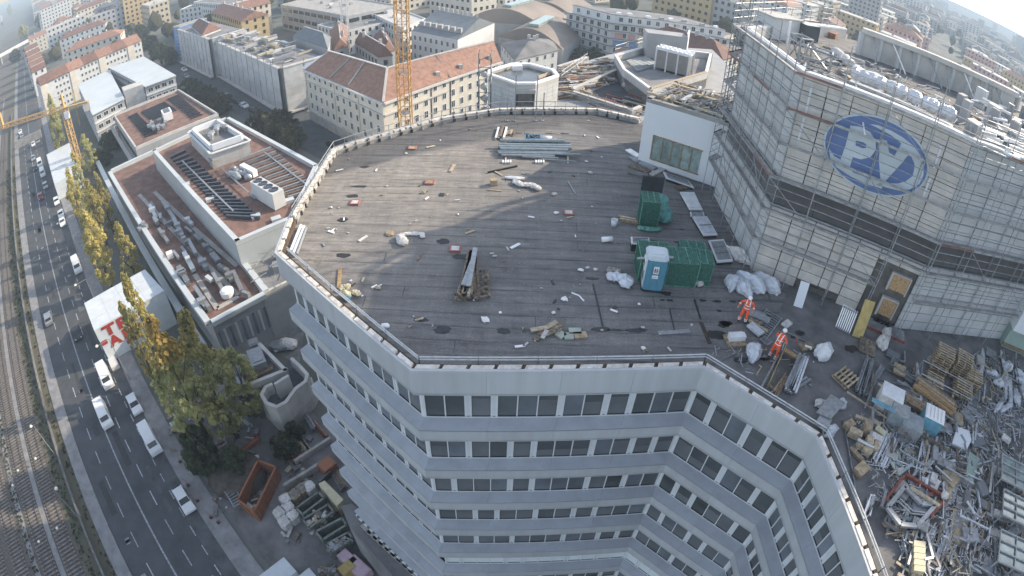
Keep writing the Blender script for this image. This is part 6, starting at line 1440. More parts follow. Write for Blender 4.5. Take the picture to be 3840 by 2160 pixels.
# small blue-grey copper roof at the left end
m_=MB();a,b,c_=at(1133,253,EZ-.2),at(1205,235,EZ-.2),at(1228,195,17);d_=at(1180,292,EZ-.5);m_.add([a,d_,b+Vector((2,-2,0)),c_],[(0,1,2,3),(3,2,1),(0,3,1)]);part('copper_roof',m_,'roof_metal',cb_)
fl=EZ/5.0
for s_ in range(5):
    z=s_*fl+.9
    win_row(cb_,eL,eC,z,12,1.15,1.75,m0=1.0,m1=1.0);win_row(cb_,eC,eR,z,12,1.25,1.8,m0=2.0,m1=1.5)
for a,b in((eL,eC),(eC,eR)):
    for z in(fl*1.0-.1,fl*4-.35): 
        if z>5 and a is eC:b2=eC.lerp(eR,.5)
        else:b2=b
        m_=MB();m_.slab(a.xy,b2.xy,-.35,z,z+.3);part('string_course',m_,'concrete_light',cb_)
m_=MB();m_.slab(eL.xy,eC.xy,-.12,0,fl-.15);part('plinth',m_,'concrete',cb_)
for k in(0,.42,.72,1):p=eL.lerp(eC,min(.995,max(.005,k)));m_=MB();m_.box((p.x,p.y,(EZ+fl)/2-.2),(.4,.4,EZ-fl-.9),-.75);part('pilaster',m_,'wall_cream',cb_)
for k in(.52,.36):p=eC.lerp(eR,k);m_=MB();m_.box((p.x,p.y,EZ/2),(.3,.3,EZ-1),.5);part('downpipe',m_,'joint_dark',cb_)

# ---- street side blocks wrapped in netting
def wrapped(P,H,label,ztop=None):
    P=ccw([Vector(p[:2])for p in P]);c=sum(P,Vector((0,0)))/len(P);t=thing('netted_building',label,'building',(c.x,c.y,0))
    m_=MB();m_.prism(P,0,H);part('wall',m_,'wall_grey',t)
    for(a,b)in hull_sides(P):
        u=(b-a).normalized();n_=Vector((u.y,-u.x));L_=(b-a).length;k=max(1,round(L_/5.2))
        for i in range(k):
            p,q=a+u*(L_*i/k+.12)+n_*1.1,a+u*(L_*(i+1)/k-.12)+n_*1.1
            for j in range(6):
                m_=MB();m_.slab(p+n_*rg.uniform(-.06,.06),q+n_*rg.uniform(-.06,.06),.05,1.2+j*(H-1)/6+.04,1.2+(j+1)*(H-1)/6);part('net_sheet',m_,'wrap_net',t)
            m_=MB();m_.tube((*(p-u*.12),0),(*(p-u*.12),H+1.4),.09,6);part('standard',m_,'steel_dull',t)
        m_=MB();m_.slab(a+n_*1.0,b+n_*1.0,-1.4,.7,1.15);part('base_board',m_,'concrete_light',t)
        m_=MB();m_.slab(a+n_*.2,b+n_*.2,-1.1,H+.15,H+.5);part('top_deck',m_,'concrete_light',t)
    m_=MB();m_.prism([c+(p-c)*.98 for p in P],H,H+.05);part('roof',m_,'roof_grey',t)
    return t,P,c
wA,wB,wC=c3(715,445,13.6),c3(1495,775,13.6),c3(1960,640,13.6)
t_,P_,cc=wrapped(quad4(wA,wB,wC),13.6,'grey netted building on the street corner left of the cream building')
for i in range(70):
    a_,b_=rg.random(),rg.random();p=wB.xy.lerp(wA.xy,a_*.95+.02);q=(wC-wB).xy*(b_*.9+.04);p=p+q
    m_=MB();m_.box((p.x,p.y,13.9+rg.uniform(0,1.5)),(rg.uniform(.6,6),rg.uniform(.2,1.6),rg.uniform(.1,1.1)),rg.choice((-.72,.85))+rg.uniform(-.1,.1));part('roof_material',m_,rg.choice(['concrete_light','timber_pale','wall_white','steel_dull','wall_grey','insulation','roof_grey','galvanised']),t_)
mA,mB_,mC=c4(30,420,14),c4(160,380,17),c4(300,580,14)
block('mansard','dark mansard roof with open rafters behind the netted corner building',[c4(-60,460,14),c4(330,600,14),c4(360,470,14),c4(100,380,14)],15.5,'wall_grey','roof_slate',wins=False,roof_kind='hip',rise=2.6,cat='building')
xA,xB=c3(345,335,15.2),c3(700,445,15.2);dirn=(wA-wB).normalized();px_=(wC-wB).normalized()*13
wrapped([xA.xy,xB.xy,(xB+px_).xy,(xA+px_).xy],15.2,'second grey netted building farther up the street beside the blue facade')
bA,bB=c3(268,318,16),c3(352,325,16)
t=block('blue_house','narrow bright blue house with one column of small windows',[bA.xy,xA.xy+(xA.xy-xB.xy).normalized()*.3,(xA+px_).xy+(xA.xy-xB.xy).normalized()*.3,(bA+px_).xy],16.2,'wall_blue','roof_grey',storeys=5,gap=5.5)
a,b,c_,d_=c3(470,250,17.2),c3(620,390,16),c3(800,320,16),c3(660,240,19)
block('hipped_roof','red and grey hipped corner roof behind the blue house',[c3(480,300,16),c3(600,400,16),c3(810,320,16),c3(640,250,16)],16.2,'wall_white','roof_brown',wins=False,roof_kind='hip',rise=3)

# ---- office with two pale metal roofs, and concrete shaft
def metal_roof(poly,h,lab):
    P=ccw([p.xy for p in poly]);c=sum(P,Vector((0,0)))/4;t=thing('office_block',lab,'building',(c.x,c.y,0));m_=MB();m_.prism(P,0,h-.3);part('wall',m_,'wall_grey',t)
    m_=MB();m_.prism([c+(p-c)*1.03 for p in P],h-.3,h);part('roof',m_,'roof_metal',t)
    for(a,b)in hull_sides(P):
        L_=(b-a).length
        for s_ in range(3):win_row(t,a,b,h-2.6-s_*3.0,max(2,int(L_/2.4)),1.9,1.5,bars=1)
        for s_ in range(3):m_=MB();m_.slab(a,b,-.3,h-3.5-s_*3.0,h-2.9-s_*3.0);part('spandrel',m_,'wall_white',t)
    return t
metal_roof([c1(885,962,11),c1(1235,795,11),c1(1400,1110,11),c1(1050,1290,11)],11,'office with a pale blue metal roof, left of the concrete shaft')
metal_roof([c1(1242,765,12),c1(1625,642,12),c3(290,850,12),c1(1640,975,12)],12,'office with a pale metal roof, right of the concrete shaft')
m_=MB();P=[c1(1375,1005,12.6),c1(1600,930,12.6),c1(1640,960,12.6),c1(1420,1045,12.6)];P=quad4(c1(1400,1030,12.6),c1(1620,955,12.6),c1(1590,915,12.6));m_.prism(P,0,12.6);solo('lift_shaft',m_,'concrete_light','windowless pale concrete shaft between the two metal roofed offices','shaft')
# ---- long apartment block with dark red roof in front of red roofed courtyards
aL,aR=c1(452,968,14),c1(1598,455,14);bk=Vector((-.55,.83,0));u=(aR-aL).normalized();bk=Vector((-u.y,u.x,0))*11
t=thing('apartment_block','long pale apartment block with a dark red roof and cream stair bays, upper left','building',((aL.x+aR.x)/2,(aL.y+aR.y)/2,0))
m_=MB();m_.prism([aL.xy,aR.xy,(aR+bk).xy,(aL+bk).xy],0,14);part('wall',m_,'wall_white',t)
L_=(aR-aL).length;nb=7
for i in range(nb):
    p,q=aL+u*(L_*i/nb),aL+u*(L_*(i+1)/nb);cream=i%2==0 and i>0 or i==nb-1
    m_=MB();r0,r1=p+bk*.5,q+bk*.5;h_=3.0;e=-bk.normalized()*.5
    m_.add([p+e,q+e,r1+Vector((0,0,h_)),r0+Vector((0,0,h_)),p+bk,q+bk,p+e-Vector((0,0,.3)),q+e-Vector((0,0,.3))],[(0,1,2,3),(3,2,5,4),(6,7,1,0),(0,3,4),(1,5,2)]);part('roof_section',m_,'roof_brown' if not cream else 'roof_red',t)
    if cream or i==0:
        q2=aL+u*(L_*(i+.42)/nb);m_=MB();m_.slab(p.xy,q2.xy,-.35,0,13.7);part('stair_bay',m_,'wall_cream',t)
for s_ in range(5):
    win_row(t,aL,aR,.9+s_*2.75,26,1.1,1.35,skip=(0,1,8,15,23),m0=3)
p,q=aL,aL+bk
for s_ in range(5):win_row(t,q,p,.9+s_*2.75,2,1.1,1.35)
# ---- red roofed rows behind
specs=[((740,600),(1360,385),13.5,'wall_cream','roof_red','hip','red roofed courtyard row directly behind the long apartment block'),
         ((670,455),(1190,260),13.5,'wall_white','roof_brown','hip','second red roofed courtyard row behind the long apartment block'),
         ((330,460),(920,205),13.5,'wall_cream','roof_red','gable','long low white row with a thin red roof, behind the courtyard rows')]
for(x0,y0),(x1,y1),h,wm_,rm,rk,lab in specs:
    a,b=c1(x0,y0,h),c1(x1,y1,h);u=(b-a).normalized();k=Vector((-u.y,u.x,0))*(12 if h>13 else 9)
    block('terraced_block',lab,[a.xy,b.xy,(b+k).xy,(a+k).xy],h,wm_,rm,storeys=4,gap=3.6,joined=True,roof_kind=rk,rise=3.0,chim=4)
for i in range(5):   # small gabled ends facing the railway
    a=c1(292+i*17,580+i*62,13);b=c1(430+i*22,512+i*60,13);u=(b-a).normalized();k=Vector((-u.y,u.x,0))*8
    block('gabled_house',['farthest','fourth','third','second','nearest'][i]+' of five white gabled houses beside the railway, from the near end',[a.xy,b.xy,(b+k).xy,(a+k).xy],13,'wall_white','roof_brown',storeys=4,joined=True,roof_kind='gable',rise=2.6)

# ---- solar roof building
SZ=8.5
P=[at(427,438,SZ),at(671,341,SZ),at(820,434,SZ),at(510,563,SZ)]
t=block('low_office','low building with three dark solar fields on its brown roof',[p.xy for p in P],SZ,'wall_grey','red_gravel',storeys=2,joined=True,parapet=.7,gap=2.4,wtype=(1.6,1.4))
cc=sum(P,Vector())/4
m_=MB()
for a,b in zip(P,P[1:]+P[:1]):m_.slab((cc+(a-cc)*1.09).xy,(cc+(b-cc)*1.09).xy,1.0,SZ-3.2,SZ-2.7)
part('ledge',m_,'concrete_light',t)
for poly,n in(([(965,880),(1030,852),(1190,1008),(1098,1040)],14),([(1062,848),(1242,770),(1335,835),(1140,915)],12),([(1258,745),(1342,713),(1530,870),(1450,900)],14)):
    q=[at(x*.4969,y*.4969,SZ+.1)for x,y in poly]
    for i in range(n):
        a,b=q[0].lerp(q[3],i/n),q[1].lerp(q[2],i/n);a2,b2=q[0].lerp(q[3],(i+.86)/n),q[1].lerp(q[2],(i+.86)/n);m_=MB()
        m_.add([a,b,b2+Vector((0,0,.45)),a2+Vector((0,0,.45)),a2,b2],[(0,1,2,3),(3,2,5,4),(0,3,4),(1,5,2)]);part('solar_row',m_,'solar',t)
a=at(630,447,SZ);m_=MB();m_.box((a.x,a.y,SZ+1.4),(4.6,2.6,2.2),-.85);o=solo('air_unit',m_,'white_gloss','white rounded air unit with dark fan top on the solar roof','air unit')
m_=MB();m_.box((a.x,a.y,SZ+2.52),(3.9,1.8,.05),-.85);x=part('fan_grille',m_,'solar',o)
for i in range(12):a=at(rg.uniform(560,640),rg.uniform(455,490),SZ);m_=MB();m_.box((a.x,a.y,SZ+.6),(rg.uniform(.8,2.4),rg.uniform(.6,1.4),rg.uniform(.6,1.3)),-.85);solo('duct',m_,'galvanised','galvanised duct piece beside the white air unit on the solar roof','duct','ducts on the solar roof')

# ---- long low workshop: equipment roof, upper volume with racks, plant block
LZ1,LZ2,LZ3=8.0,12.0,15.0
q1=[at(420,650,LZ1),at(600,566,LZ1),at(990,1108,LZ1),at(794,1214,LZ1)]
t=block('workshop','long low workshop with a red gravel roof full of ducts, beside the poplars',[p.xy for p in q1],LZ1,'wall_grey','red_gravel',wins=False,parapet=0)
cc=sum(q1,Vector())/4
for a,b in zip(q1,q1[1:]+q1[:1]):
    m_=MB();m_.slab(a.xy,b.xy,.9 if a is q1[3]or True else .5,LZ1+.04,LZ1+.75);part('parapet',m_,'roof_metal',t)
wq_=[at(880,930,LZ1),at(1150,830,LZ1),at(1120,1045,LZ1),at(985,1112,LZ1)]
block('workshop_wing','grey lower roof wing with site clutter between the workshop and the tall building',[p.xy for p in wq_],LZ1-.1,'wall_grey','roof_grey',wins=False,parapet=.5,clutter=5)
for i in range(34):p=wq_[0].lerp(wq_[1],rg.random()).lerp(wq_[3].lerp(wq_[2],rg.random()),rg.random());m_=MB();m_.box((p.x,p.y,LZ1+rg.uniform(.1,2.4)),(rg.uniform(.6,3.5),.09,.09),rg.uniform(0,3));solo('scaffold_tube',m_,'scaffold','thin scaffold tube over the grey wing beside the workshop hall','tube','scaffold tubes over the grey wing')
a,b=q1[3],q1[2];u=(b-a).normalized()
for i in range(9):
    p=a+u*((b-a).length*(i+.5)/9);m_=MB();m_.box((p.x+u.y*.05,p.y-u.x*.05,LZ1-3.6),((b-a).length/9-.6,.16,3.6),math.atan2(u.y,u.x));part('glazing',m_,'roof_metal' if i%2 else 'window_blind',t)
a,b=q1[0],q1[3];m_=MB();n_=Vector((-(b-a).normalized().y,(b-a).normalized().x,0)); 
off_=at(500,650,3.0)-at(560,650,3.0)
e0,e1=at(372,600,3.2),at(775,1290,3.2);m_=MB();m_.slab(e0.xy,e1.xy,-1.2,2.6,3.3);solo('canopy_roof',m_,'roof_metal','long narrow pale canopy roof running beside the workshop wall','canopy')
pr=crop(0,720,960)
ducts=[(1140,80,1200,190),(1130,100,1180,200),(1230,80,1310,200),(1210,170,1215,210),(1165,195,1190,235),(1240,250,1330,210),(1200,280,1270,380),(1310,200,1380,340),(1330,300,1370,330),(1400,200,1450,245),(1400,270,1450,310),(1380,350,1410,390),(1370,420,1400,460),(1420,360,1480,470),(1470,330,1520,370),(1390,460,1460,590),(1310,450,1350,500),(1510,510,1560,580),(1530,400,1600,460),(1600,470,1650,530),(1350,570,1420,690),(1350,600,1390,640),(1610,620,1700,770),(1650,560,1720,600),(1760,600,1830,750),(1720,620,1750,670),(1470,720,1580,880),(1500,810,1560,870),(1560,640,1600,670),(1830,760,1880,780),(1060,250,1110,260),(1045,270,1060,285)]
for i,(x0,y0,x1,y1)in enumerate(ducts):
    a,b=pr(x0,y0,LZ1+.7),pr(x1,y1,LZ1+.7);m_=MB();m_.bar(a,b,rg.uniform(.4,.95),rg.uniform(.5,.9));row=['upper','middle','lower'][min(2,i*3//len(ducts))]
    if rg.random()<.5:m2=b.lerp(a,.5);m_.box((m2.x,m2.y,m2.z+.5),(rg.uniform(.7,1.4),.8,.6),.7)
    solo('roof_duct',m_,rg.choice(['galvanised','roof_metal','steel_dull','galvanised']),'metal duct or air unit in the %s part of the workshop roof'%row,'duct','ducts in the %s part of the workshop roof'%row)
p=pr(1722,785,LZ1);m_=MB();m_.lathe((p.x,p.y,LZ1+.1),[(.2,0),(1.0,.1),(1.05,.9),(.7,1.15),(.25,1.2)],14);solo('vent_cowl',m_,'white_gloss','round white vent cowl near the lower end of the workshop roof','vent')
p=pr(1290,498,LZ1);m_=MB();m_.box((p.x,p.y,LZ1+.6),(1.1,1.1,1.0),.7);solo('roof_box',m_,'white_gloss','single white box by the left parapet of the workshop roof','box')
for(A_,B_)in(((1050,20),(1800,780)),((1165,0),(1790,560)),((1640,880),(1800,790)),((1470,620),(1640,880))):m_=MB();m_.bar(pr(*A_,LZ1+.1),pr(*B_,LZ1+.1),.8,.12);part('walkway',m_,'concrete',t)
q2=[at(574,576,LZ2),at(888,925,LZ2),at(1090,838,LZ2),at(1196,632,LZ2),at(857,447,LZ2)]
q2[2]=at(1110,830,LZ2)
t=thing('workshop_hall','taller hall with dark racks on a red gravel roof behind the left roof corner','building',(q2[0].x,q2[0].y,0))
P2=[q2[0].xy,q2[1].xy,q2[2].xy,q2[3].xy,q2[4].xy];m_=MB();m_.prism(P2,0,LZ2);part('wall',m_,'roof_metal',t);m_=MB();m_.prism(P2,LZ2,LZ2+.03);part('roof',m_,'red_gravel',t)
for a,b in zip(ccw(P2),ccw(P2)[1:]+ccw(P2)[:1]):m_=MB();m_.slab(a,b,.8,LZ2+.031,LZ2+.8);part('parapet',m_,'roof_metal',t)
for i in range(20):   # left rack group
    k=i/19;a=f1(235+k*640,700+k*660,LZ2+.35);b=f1(410+k*820,620+k*790,LZ2+.35)
    if k>.4:b=f1(410+k*840,620+k*760,LZ2+.35)
    m_=MB();m_.bar(a,b,.36,.5);part('rack',m_,'solar',t)
for i in range(21):
    k=i/20;a=f1(1010+k*560,730+k*420,LZ2+.35);b=f1(1380+k*520,585+k*460,LZ2+.35)
    if 4<i<16:a=a.lerp(b,.05)
    m_=MB();m_.bar(a,b,.3,.5);part('rack',m_,'rust_brown' if i%2 else 'galvanised',t)
for(A_,B_)in(((370,730),(950,1300)),((1310,640),(1790,1010)),((800,800),(1200,1160))):m_=MB();m_.bar(f1(*A_,LZ2+.65),f1(*B_,LZ2+.65),.3,.12);part('cable_tray',m_,'galvanised',t)
# chiller with five fans (plain unit on the red roof)
p=f1(1190,940,LZ2);q=f1(1440,1130,LZ2);hc=3.0;u=(f1(1455,1240,LZ2)-f1(1175,1060,LZ2)).normalized();a=f1(1185,1185,LZ2);a=f1(1175,1150,LZ2);b=f1(1430,1310,LZ2);u=(b-a).normalized();nn=Vector((-u.y,u.x,0));L_=(b-a).length
t2_=thing('fan_unit','big white fan unit with four round fans on the red roof of the hall','cooling unit',a);m_=MB();m_.slab(a.xy,b.xy,2.1,LZ2+.2,LZ2+hc);part('casing',m_,'wall_white',t2_)
for i in range(4):c_=a+u*(L_*(i+.6)/4.3)+nn*1.05;m_=MB();m_.lathe((c_.x,c_.y,LZ2+hc),[(.75,0),(.78,.12),(.6,.13),(.55,.02)],14);part('fan',m_,'solar',t2_)
for i in range(9):c_=f1(rg.uniform(900,1130),rg.uniform(850,980),LZ2);m_=MB();m_.blob((c_.x,c_.y,LZ2+.7),(rg.uniform(.5,1),.6,.7),2,.12,rg=rg);solo('wrapped_duct',m_,'galvanised','silvery wrapped duct lump behind the white fan unit','duct','wrapped ducts behind the fan unit')
a,b=f1(1050,800,LZ2+1),f1(1200,880,LZ2+1);m_=MB();m_.bar(a,b,1.0,1.2);solo('fan_box',m_,'white_gloss','white long box with a dark top behind the wrapped ducts','air unit')
for(x,y)in((1590,1200),(1440,1410),(690,1185),(420,1020),(1210,1380)):c_=f1(x,y,LZ2);m_=MB();m_.box((c_.x,c_.y,LZ2+.3),(1.5,1.1,.5),.6);solo('skylight',m_,'roof_metal','small flat pale skylight on the red roof of the hall','skylight','small skylights on the hall roof')
q3=[at(709,497,LZ3),at(815,456,LZ3),at(935,530,LZ3),at(793,578,LZ3)]
t=block('plant_block','square plant block with a white rim and vents sunk in its roof, above the racks',[p.xy for p in q3],LZ3,'concrete_light','roof_grey',wins=False,parapet=0)
cc=sum(q3,Vector())/4
for a,b in zip(q3,q3[1:]+q3[:1]):a_,b_=(cc+(a-cc)*.78).xy,(cc+(b-cc)*.78).xy;m_=MB();m_.slab(a_,b_,.5,LZ3+.031,LZ3+1.2);m_.slab(a.xy,b.xy,.4,LZ3+.031,LZ3+.25);part('rim',m_,'white_render',t)
for i in range(6):c_=cc+Vector((rg.uniform(-2.5,2.5),rg.uniform(-2.5,2.5),0));m_=MB();m_.lathe((c_.x,c_.y,LZ3+.03),[(.4,0),(.4,1.0),(.7,1.05),(.6,1.5),(.1,1.6)],10);part('vent',m_,'galvanised',t)
a,b=f1(710,750,LZ2+1.5),f1(1130,575,LZ2+1.5);m_=MB();m_.slab(a.xy,b.xy,2.2,LZ2,LZ2+1.6);solo('roof_canopy',m_,'concrete','low pale annex below the square plant block','annex')

# ---- tall white balcony apartments
bz=16.0
A_,B_,C_=c5(1225,135,bz),c5(1735,262,bz),c6(1500,445,bz)
t=thing('balcony_block','white apartment block with continuous balconies and pink and blue panels, top centre right','building',(B_.x,B_.y,0))
P=[A_.xy,B_.xy,C_.xy,(C_.xy+(A_.xy-B_.xy))];m_=MB();m_.prism(P,0,bz);part('wall',m_,'wall_white',t);m_=MB();cc=sum(P,Vector((0,0)))/4
m_.prism([cc+(p-cc)*.93 for p in P],bz,bz+2.8);part('penthouse',m_,'wall_white',t);m_=MB();m_.prism([cc+(p-cc)*.94 for p in P],bz+2.8,bz+3.0);part('roof',m_,'roof_grey',t)
fl=bz/6
for s_ in range(6):
    for(a,b,n)in((P[0],P[1],6),(P[1],P[2],15)):
        m_=MB();u=(b-a).normalized();m_.slab(a-u*.6,b+u*.6,-1.3,s_*fl+fl-.28,s_*fl+fl-.05);part('balcony',m_,'concrete_light',t)
        m_=MB();nv=Vector((u.y,-u.x))*1.25;m_.slab(a-u*.6+nv,b+u*.6+nv,-.05,s_*fl+fl-.05,s_*fl+fl+.35);part('railing',m_,'steel_dull',t)
        win_row(t,a,b,s_*fl+.3,n,1.7 if s_%2 else 1.3,1.9)
for j,(k0,k1,s_,mt)in enumerate(((.03,.10,4,'wall_pink'),(.14,.20,4,'wall_pink'),(.02,.12,3,'wall_blue'),(.16,.24,3,'wall_blue'),(.24,.34,4,'wall_pink'),(.05,.14,2,'wall_pink'))):
    a,b=P[1].lerp(P[2],k0),P[1].lerp(P[2],k1);m_=MB();m_.slab(a,b,-.1,s_*fl+.1,s_*fl+fl-.35);part('coloured_panel',m_,mt,t)
cp0=[cc+(p-cc)*.93 for p in P]
win_row(t,cp0[1],cp0[2],bz+.6,12,1.5,1.7);win_row(t,cp0[0],cp0[1],bz+.6,4,1.5,1.7)
for i in range(8):p=cp0[1].lerp(cp0[2],(i+.5)/8)+(A_.xy-B_.xy).normalized()*rg.uniform(1,3.5)+(P[3]-P[2])*0;m_=MB();m_.box((p.x,p.y,bz+3.4),(1.6,1.0,.8),.4);part('roof_unit',m_,rg.choice(['galvanised','white_gloss']),t)
# ---- grey mansard building with dormers
mz=13
a,b=c4(1275,350,mz),c4(1800,452,mz);r0,r1=c4(1560,110,mz+4),c5(235,205,mz+4)
t=thing('mansard_building','white building with grey slate roof and row of dormers, right of the orange crane','building',(a.x,a.y,0))
k=(r0-a);k2=(r1-b);m_=MB();m_.prism([a.xy,b.xy,(b+k2*1.8).xy,(a+k*1.8).xy],0,mz);part('wall',m_,'wall_white',t)
m_=MB();z_=Vector((0,0,1));ba,bb_=a+k*1.8,b+k2*1.8;ba.z=bb_.z=mz
m_.add([a,b,r1,r0,ba,bb_],[(0,1,2,3),(3,2,5,4),(0,3,4),(1,5,2)]);part('roof',m_,'roof_slate',t)
for i in range(7):p=a.lerp(b,(i+.7)/7.4).lerp(r0.lerp(r1,(i+.7)/7.4),.28);m_=MB();m_.box((p.x,p.y,p.z+.7),(1.5,1.6,1.5),-.2);dm_=part('dormer',m_,'wall_grey',t)
for s_ in range(4):win_row(t,a,b,.8+s_*3.1,8,1.1,1.7)
for i in range(9):p=r0.lerp(r1,(i+.5)/9);m_=MB();m_.box((p.x,p.y,p.z+.5),(.7,.7,1.6));part('chimney',m_,'concrete_light',t)
# ---- curved halls
def vault(pl,pr_,back,z,rise,lab,n=14):
    t=thing('curved_hall',lab,'hall',(pl.x,pl.y,0));vs=[]
    for i in range(n+1):
        k=i/n;h=z+rise*math.sin(math.pi*k);p=pl.lerp(pr_,k);q=p+back;vs+=[(p.x,p.y,h),(q.x,q.y,h)]
    m_=MB();m_.add(vs,[(2*i,2*i+2,2*i+3,2*i+1)for i in range(n)]+[tuple([2*i for i in range(n+1)])[::-1]]);part('roof',m_,'hall_roof',t)
    m_=MB();m_.prism([pl.xy,pr_.xy,(pr_+back).xy,(pl+back).xy],0,z);part('wall',m_,'wall_grey',t)
    c=pl.lerp(pr_,.5);m_=MB();m_.bar((c+back*.12).xy.to_3d()+Vector((0,0,z+rise+.5)),(c+back*.8).xy.to_3d()+Vector((0,0,z+rise+.5)),3.5,1.0);part('rooflight',m_,'glass_pale',t)
a=c5(450,420,8);b=c5(1180,560,8);vault(a,b,(c5(750,270,8)-c5(450,420,8))*1.0,8,5,'nearest brown curved hall roof left of the balcony apartments')
a=c5(60,300,8);b=c5(760,310,8);vault(c5(60,240,8),c5(950,300,8),(c5(560,60,8)-c5(60,200,8))*.7,8,6,'large brown curved hall roof with a rooflight strip behind the slate roof')
vault(c5(560,160,8),c5(1300,190,8),(c5(950,20,8)-c5(560,130,8))*.8,8,6,'farthest curved hall roof, grey, below the distant towers')
# long old roof with brown shingles between octagon and halls
block('old_house','house with a mottled brown roof and white side wall behind the octagonal stair head',[c5(640,720,9).xy,c5(1120,600,9).xy,c5(1050,480,9).xy,c5(480,520,9).xy],10,'wall_white','roof_grey',storeys=3,roof_kind='hip',rise=3,gap=3.5,wtype=(1.2,1.6),chim=3)
# courtyard roofs behind the cream building
for i,(pts,h,wm_,rm,rk,lab)in enumerate(((((350,360),(560,300),(560,520),(400,560)),12,'wall_grey','roof_red','gable','orange tiled gable roof behind the netted corner building'),
    (((640,480),(770,440),(1060,620),(900,640)),12,'wall_grey','roof_brown','gable','dark brown gable roof in the courtyard left of the crane mast'),
    (((850,420),(1010,400),(1090,560),(960,600)),11,'wall_grey','roof_brown','hip','second dark brown roof behind the red tiled ridge'),
    (((210,290),(760,180),(1080,240),(520,370)),9,'wall_white','roof_grey','flat','low grey flat roofs between the cream building and the long parking deck'),
    (((760,130),(1080,90),(1440,220),(1180,330)),10,'wall_white','concrete_light','flat','white flat roofed building behind the crane mast'))):
    block('courtyard_house',lab,[c4(x,y,h).xy for x,y in pts],h,wm_,rm,storeys=3,joined=True,roof_kind=rk,rise=3,clutter=4 if rk=='flat' else 0,chim=2)
a,b=c3(1490,60,12),c4(540,190,12);u=(b-a).normalized();k=Vector((-u.y,u.x,0))*24
block('parking_deck','long grey flat roofed building with two rows of dark openings, top centre',[a.xy,b.xy,(b+k).xy,(a+k).xy],12,'wall_grey','concrete',storeys=3,gap=6,wtype=(4.6,1.6),clutter=12,joined=True)
for(x0,y0,x1,y1,h,wm_,rm,rk,lab,n)in((700,140,1040,240,15,'wall_ochre','roof_red','gable','ochre house row with a red roof above the netted buildings',1),(1020,120,1370,30,15,'wall_cream','roof_red','gable','pale row with a bright red roof at the top, left of the crane',1),(340,120,700,60,14,'wall_white','roof_slate','flat','long white row with a dark flat roof at the top left of centre',1),(500,30,900,60,16,'wall_white','roof_grey','flat','tall white row at the top edge, left of centre',1)):
    a,b=c3(x0,y0,h),c3(x1,y1,h);u=(b-a).normalized(); 
    if b.x<a.x:a,b=b,a;u=-u
    k=Vector((-u.y,u.x,0))*12
    block('house_row',lab,[a.xy,b.xy,(b+k).xy,(a+k).xy],h,wm_,rm,storeys=5,joined=True,roof_kind=rk,rise=3,chim=5)
# street with plane trees between the workshop and the netted blocks
sa,sb=at(640,260,.02),at(1250,560,.02);u=(sb-sa).normalized();n_=Vector((-u.y,u.x,0))
m_=MB();m_.add([sa-u*200+n_*-5,sb+u*60+n_*-5,sb+u*60+n_*9,sa-u*200+n_*9],[(0,1,2,3)]);setting('side_street',m_,'asphalt')
m_=MB();m_.prism([(sa-u*200+n_*9).xy,(sb+u*60+n_*9).xy,(sb+u*60+n_*12).xy,(sa-u*200+n_*12).xy],0,.14);setting('pavement',m_,'pavement')
# far left elevated road
a,b=c1(0,640,8),c1(345,450,8);u=(b-a).normalized();k=Vector((-u.y,u.x,0))*9
br=thing('bridge','pale elevated road crossing the railway at the upper left edge','bridge',a);m_=MB();a2,b2=a-u*120,b+u*20;m_.prism([a2.xy,b2.xy,(b2+k).xy,(a2+k).xy],6.8,8);part('deck',m_,'concrete_light',br)
for i in range(5):p=a+u*(i*22-20)+k*.5;m_=MB();m_.box((p.x,p.y,3.4),(1.5,6,6.8),math.atan2(u.y,u.x));part('pier',m_,'concrete',br)
for e in(0,.96):m_=MB();m_.slab((a2+k*e).xy,(b2+k*e).xy,.3,8.001,9);part('barrier',m_,'wall_white',br)
a,b=c2(180,460,3),c2(520,300,3);m_=MB();m_.slab(a.xy,b.xy,.5,0,3.0);solo('low_bridge_wall',m_,'concrete','pale low wall across the far end of the road in the upper left','wall')

# ---- far city: rows of blocks in street grids, thinning into haze
used_=[]
def far_city():
    blocks=[];ang=RANG;u=Vector((math.cos(ang),math.sin(ang)));v=Vector((-u.y,u.x))
    if v.y<0:v=-v
    for i in range(-60,60):
        for j in range(-12,120):
            p=u*(i*33)+v*(j*30);x,y=p
            d=math.hypot(x,y)
            if y<60 or d>1900:continue
            az=math.degrees(math.atan2(x,y))
            if az<-72 or az>68:continue
            # clear of the built near field
            if d<215 and az<12:continue
            if az>=18 and d<120:continue
            if(d<262+max(0,-az-10)*5 and-62<az<12):continue
            s_=(p-RO.xy).dot(RD.xy);t_=(p-RO.xy).dot(RL.xy)
            if-14<t_<60:continue
            if(i%5==0 or j%4==0)and d<900:continue
            if d>900 and rg.random()<.15:continue
            blocks.append((d,p,az))
    blocks.sort(key=lambda q:q[0]);return blocks,u,v
blocks,fu,fv=far_city()
print('far blocks',len(blocks))
col_w=['wall_white','wall_cream','wall_grey','wall_beige','wall_white','wall_pink','wall_grey','wall_ochre','wall_white','wall_cream']
roofc={'roof_red':'red','roof_brown':'dark red','roof_slate':'slate','roof_grey':'grey flat','concrete_light':'pale flat'}
wallc={'wall_white':'white','wall_cream':'cream','wall_grey':'grey','wall_beige':'beige','wall_pink':'pinkish','wall_ochre':'ochre'}
mass={k:MB()for k in('wall_white','wall_cream','wall_grey','roof_red','roof_grey','roof_slate')};windows_far=MB()
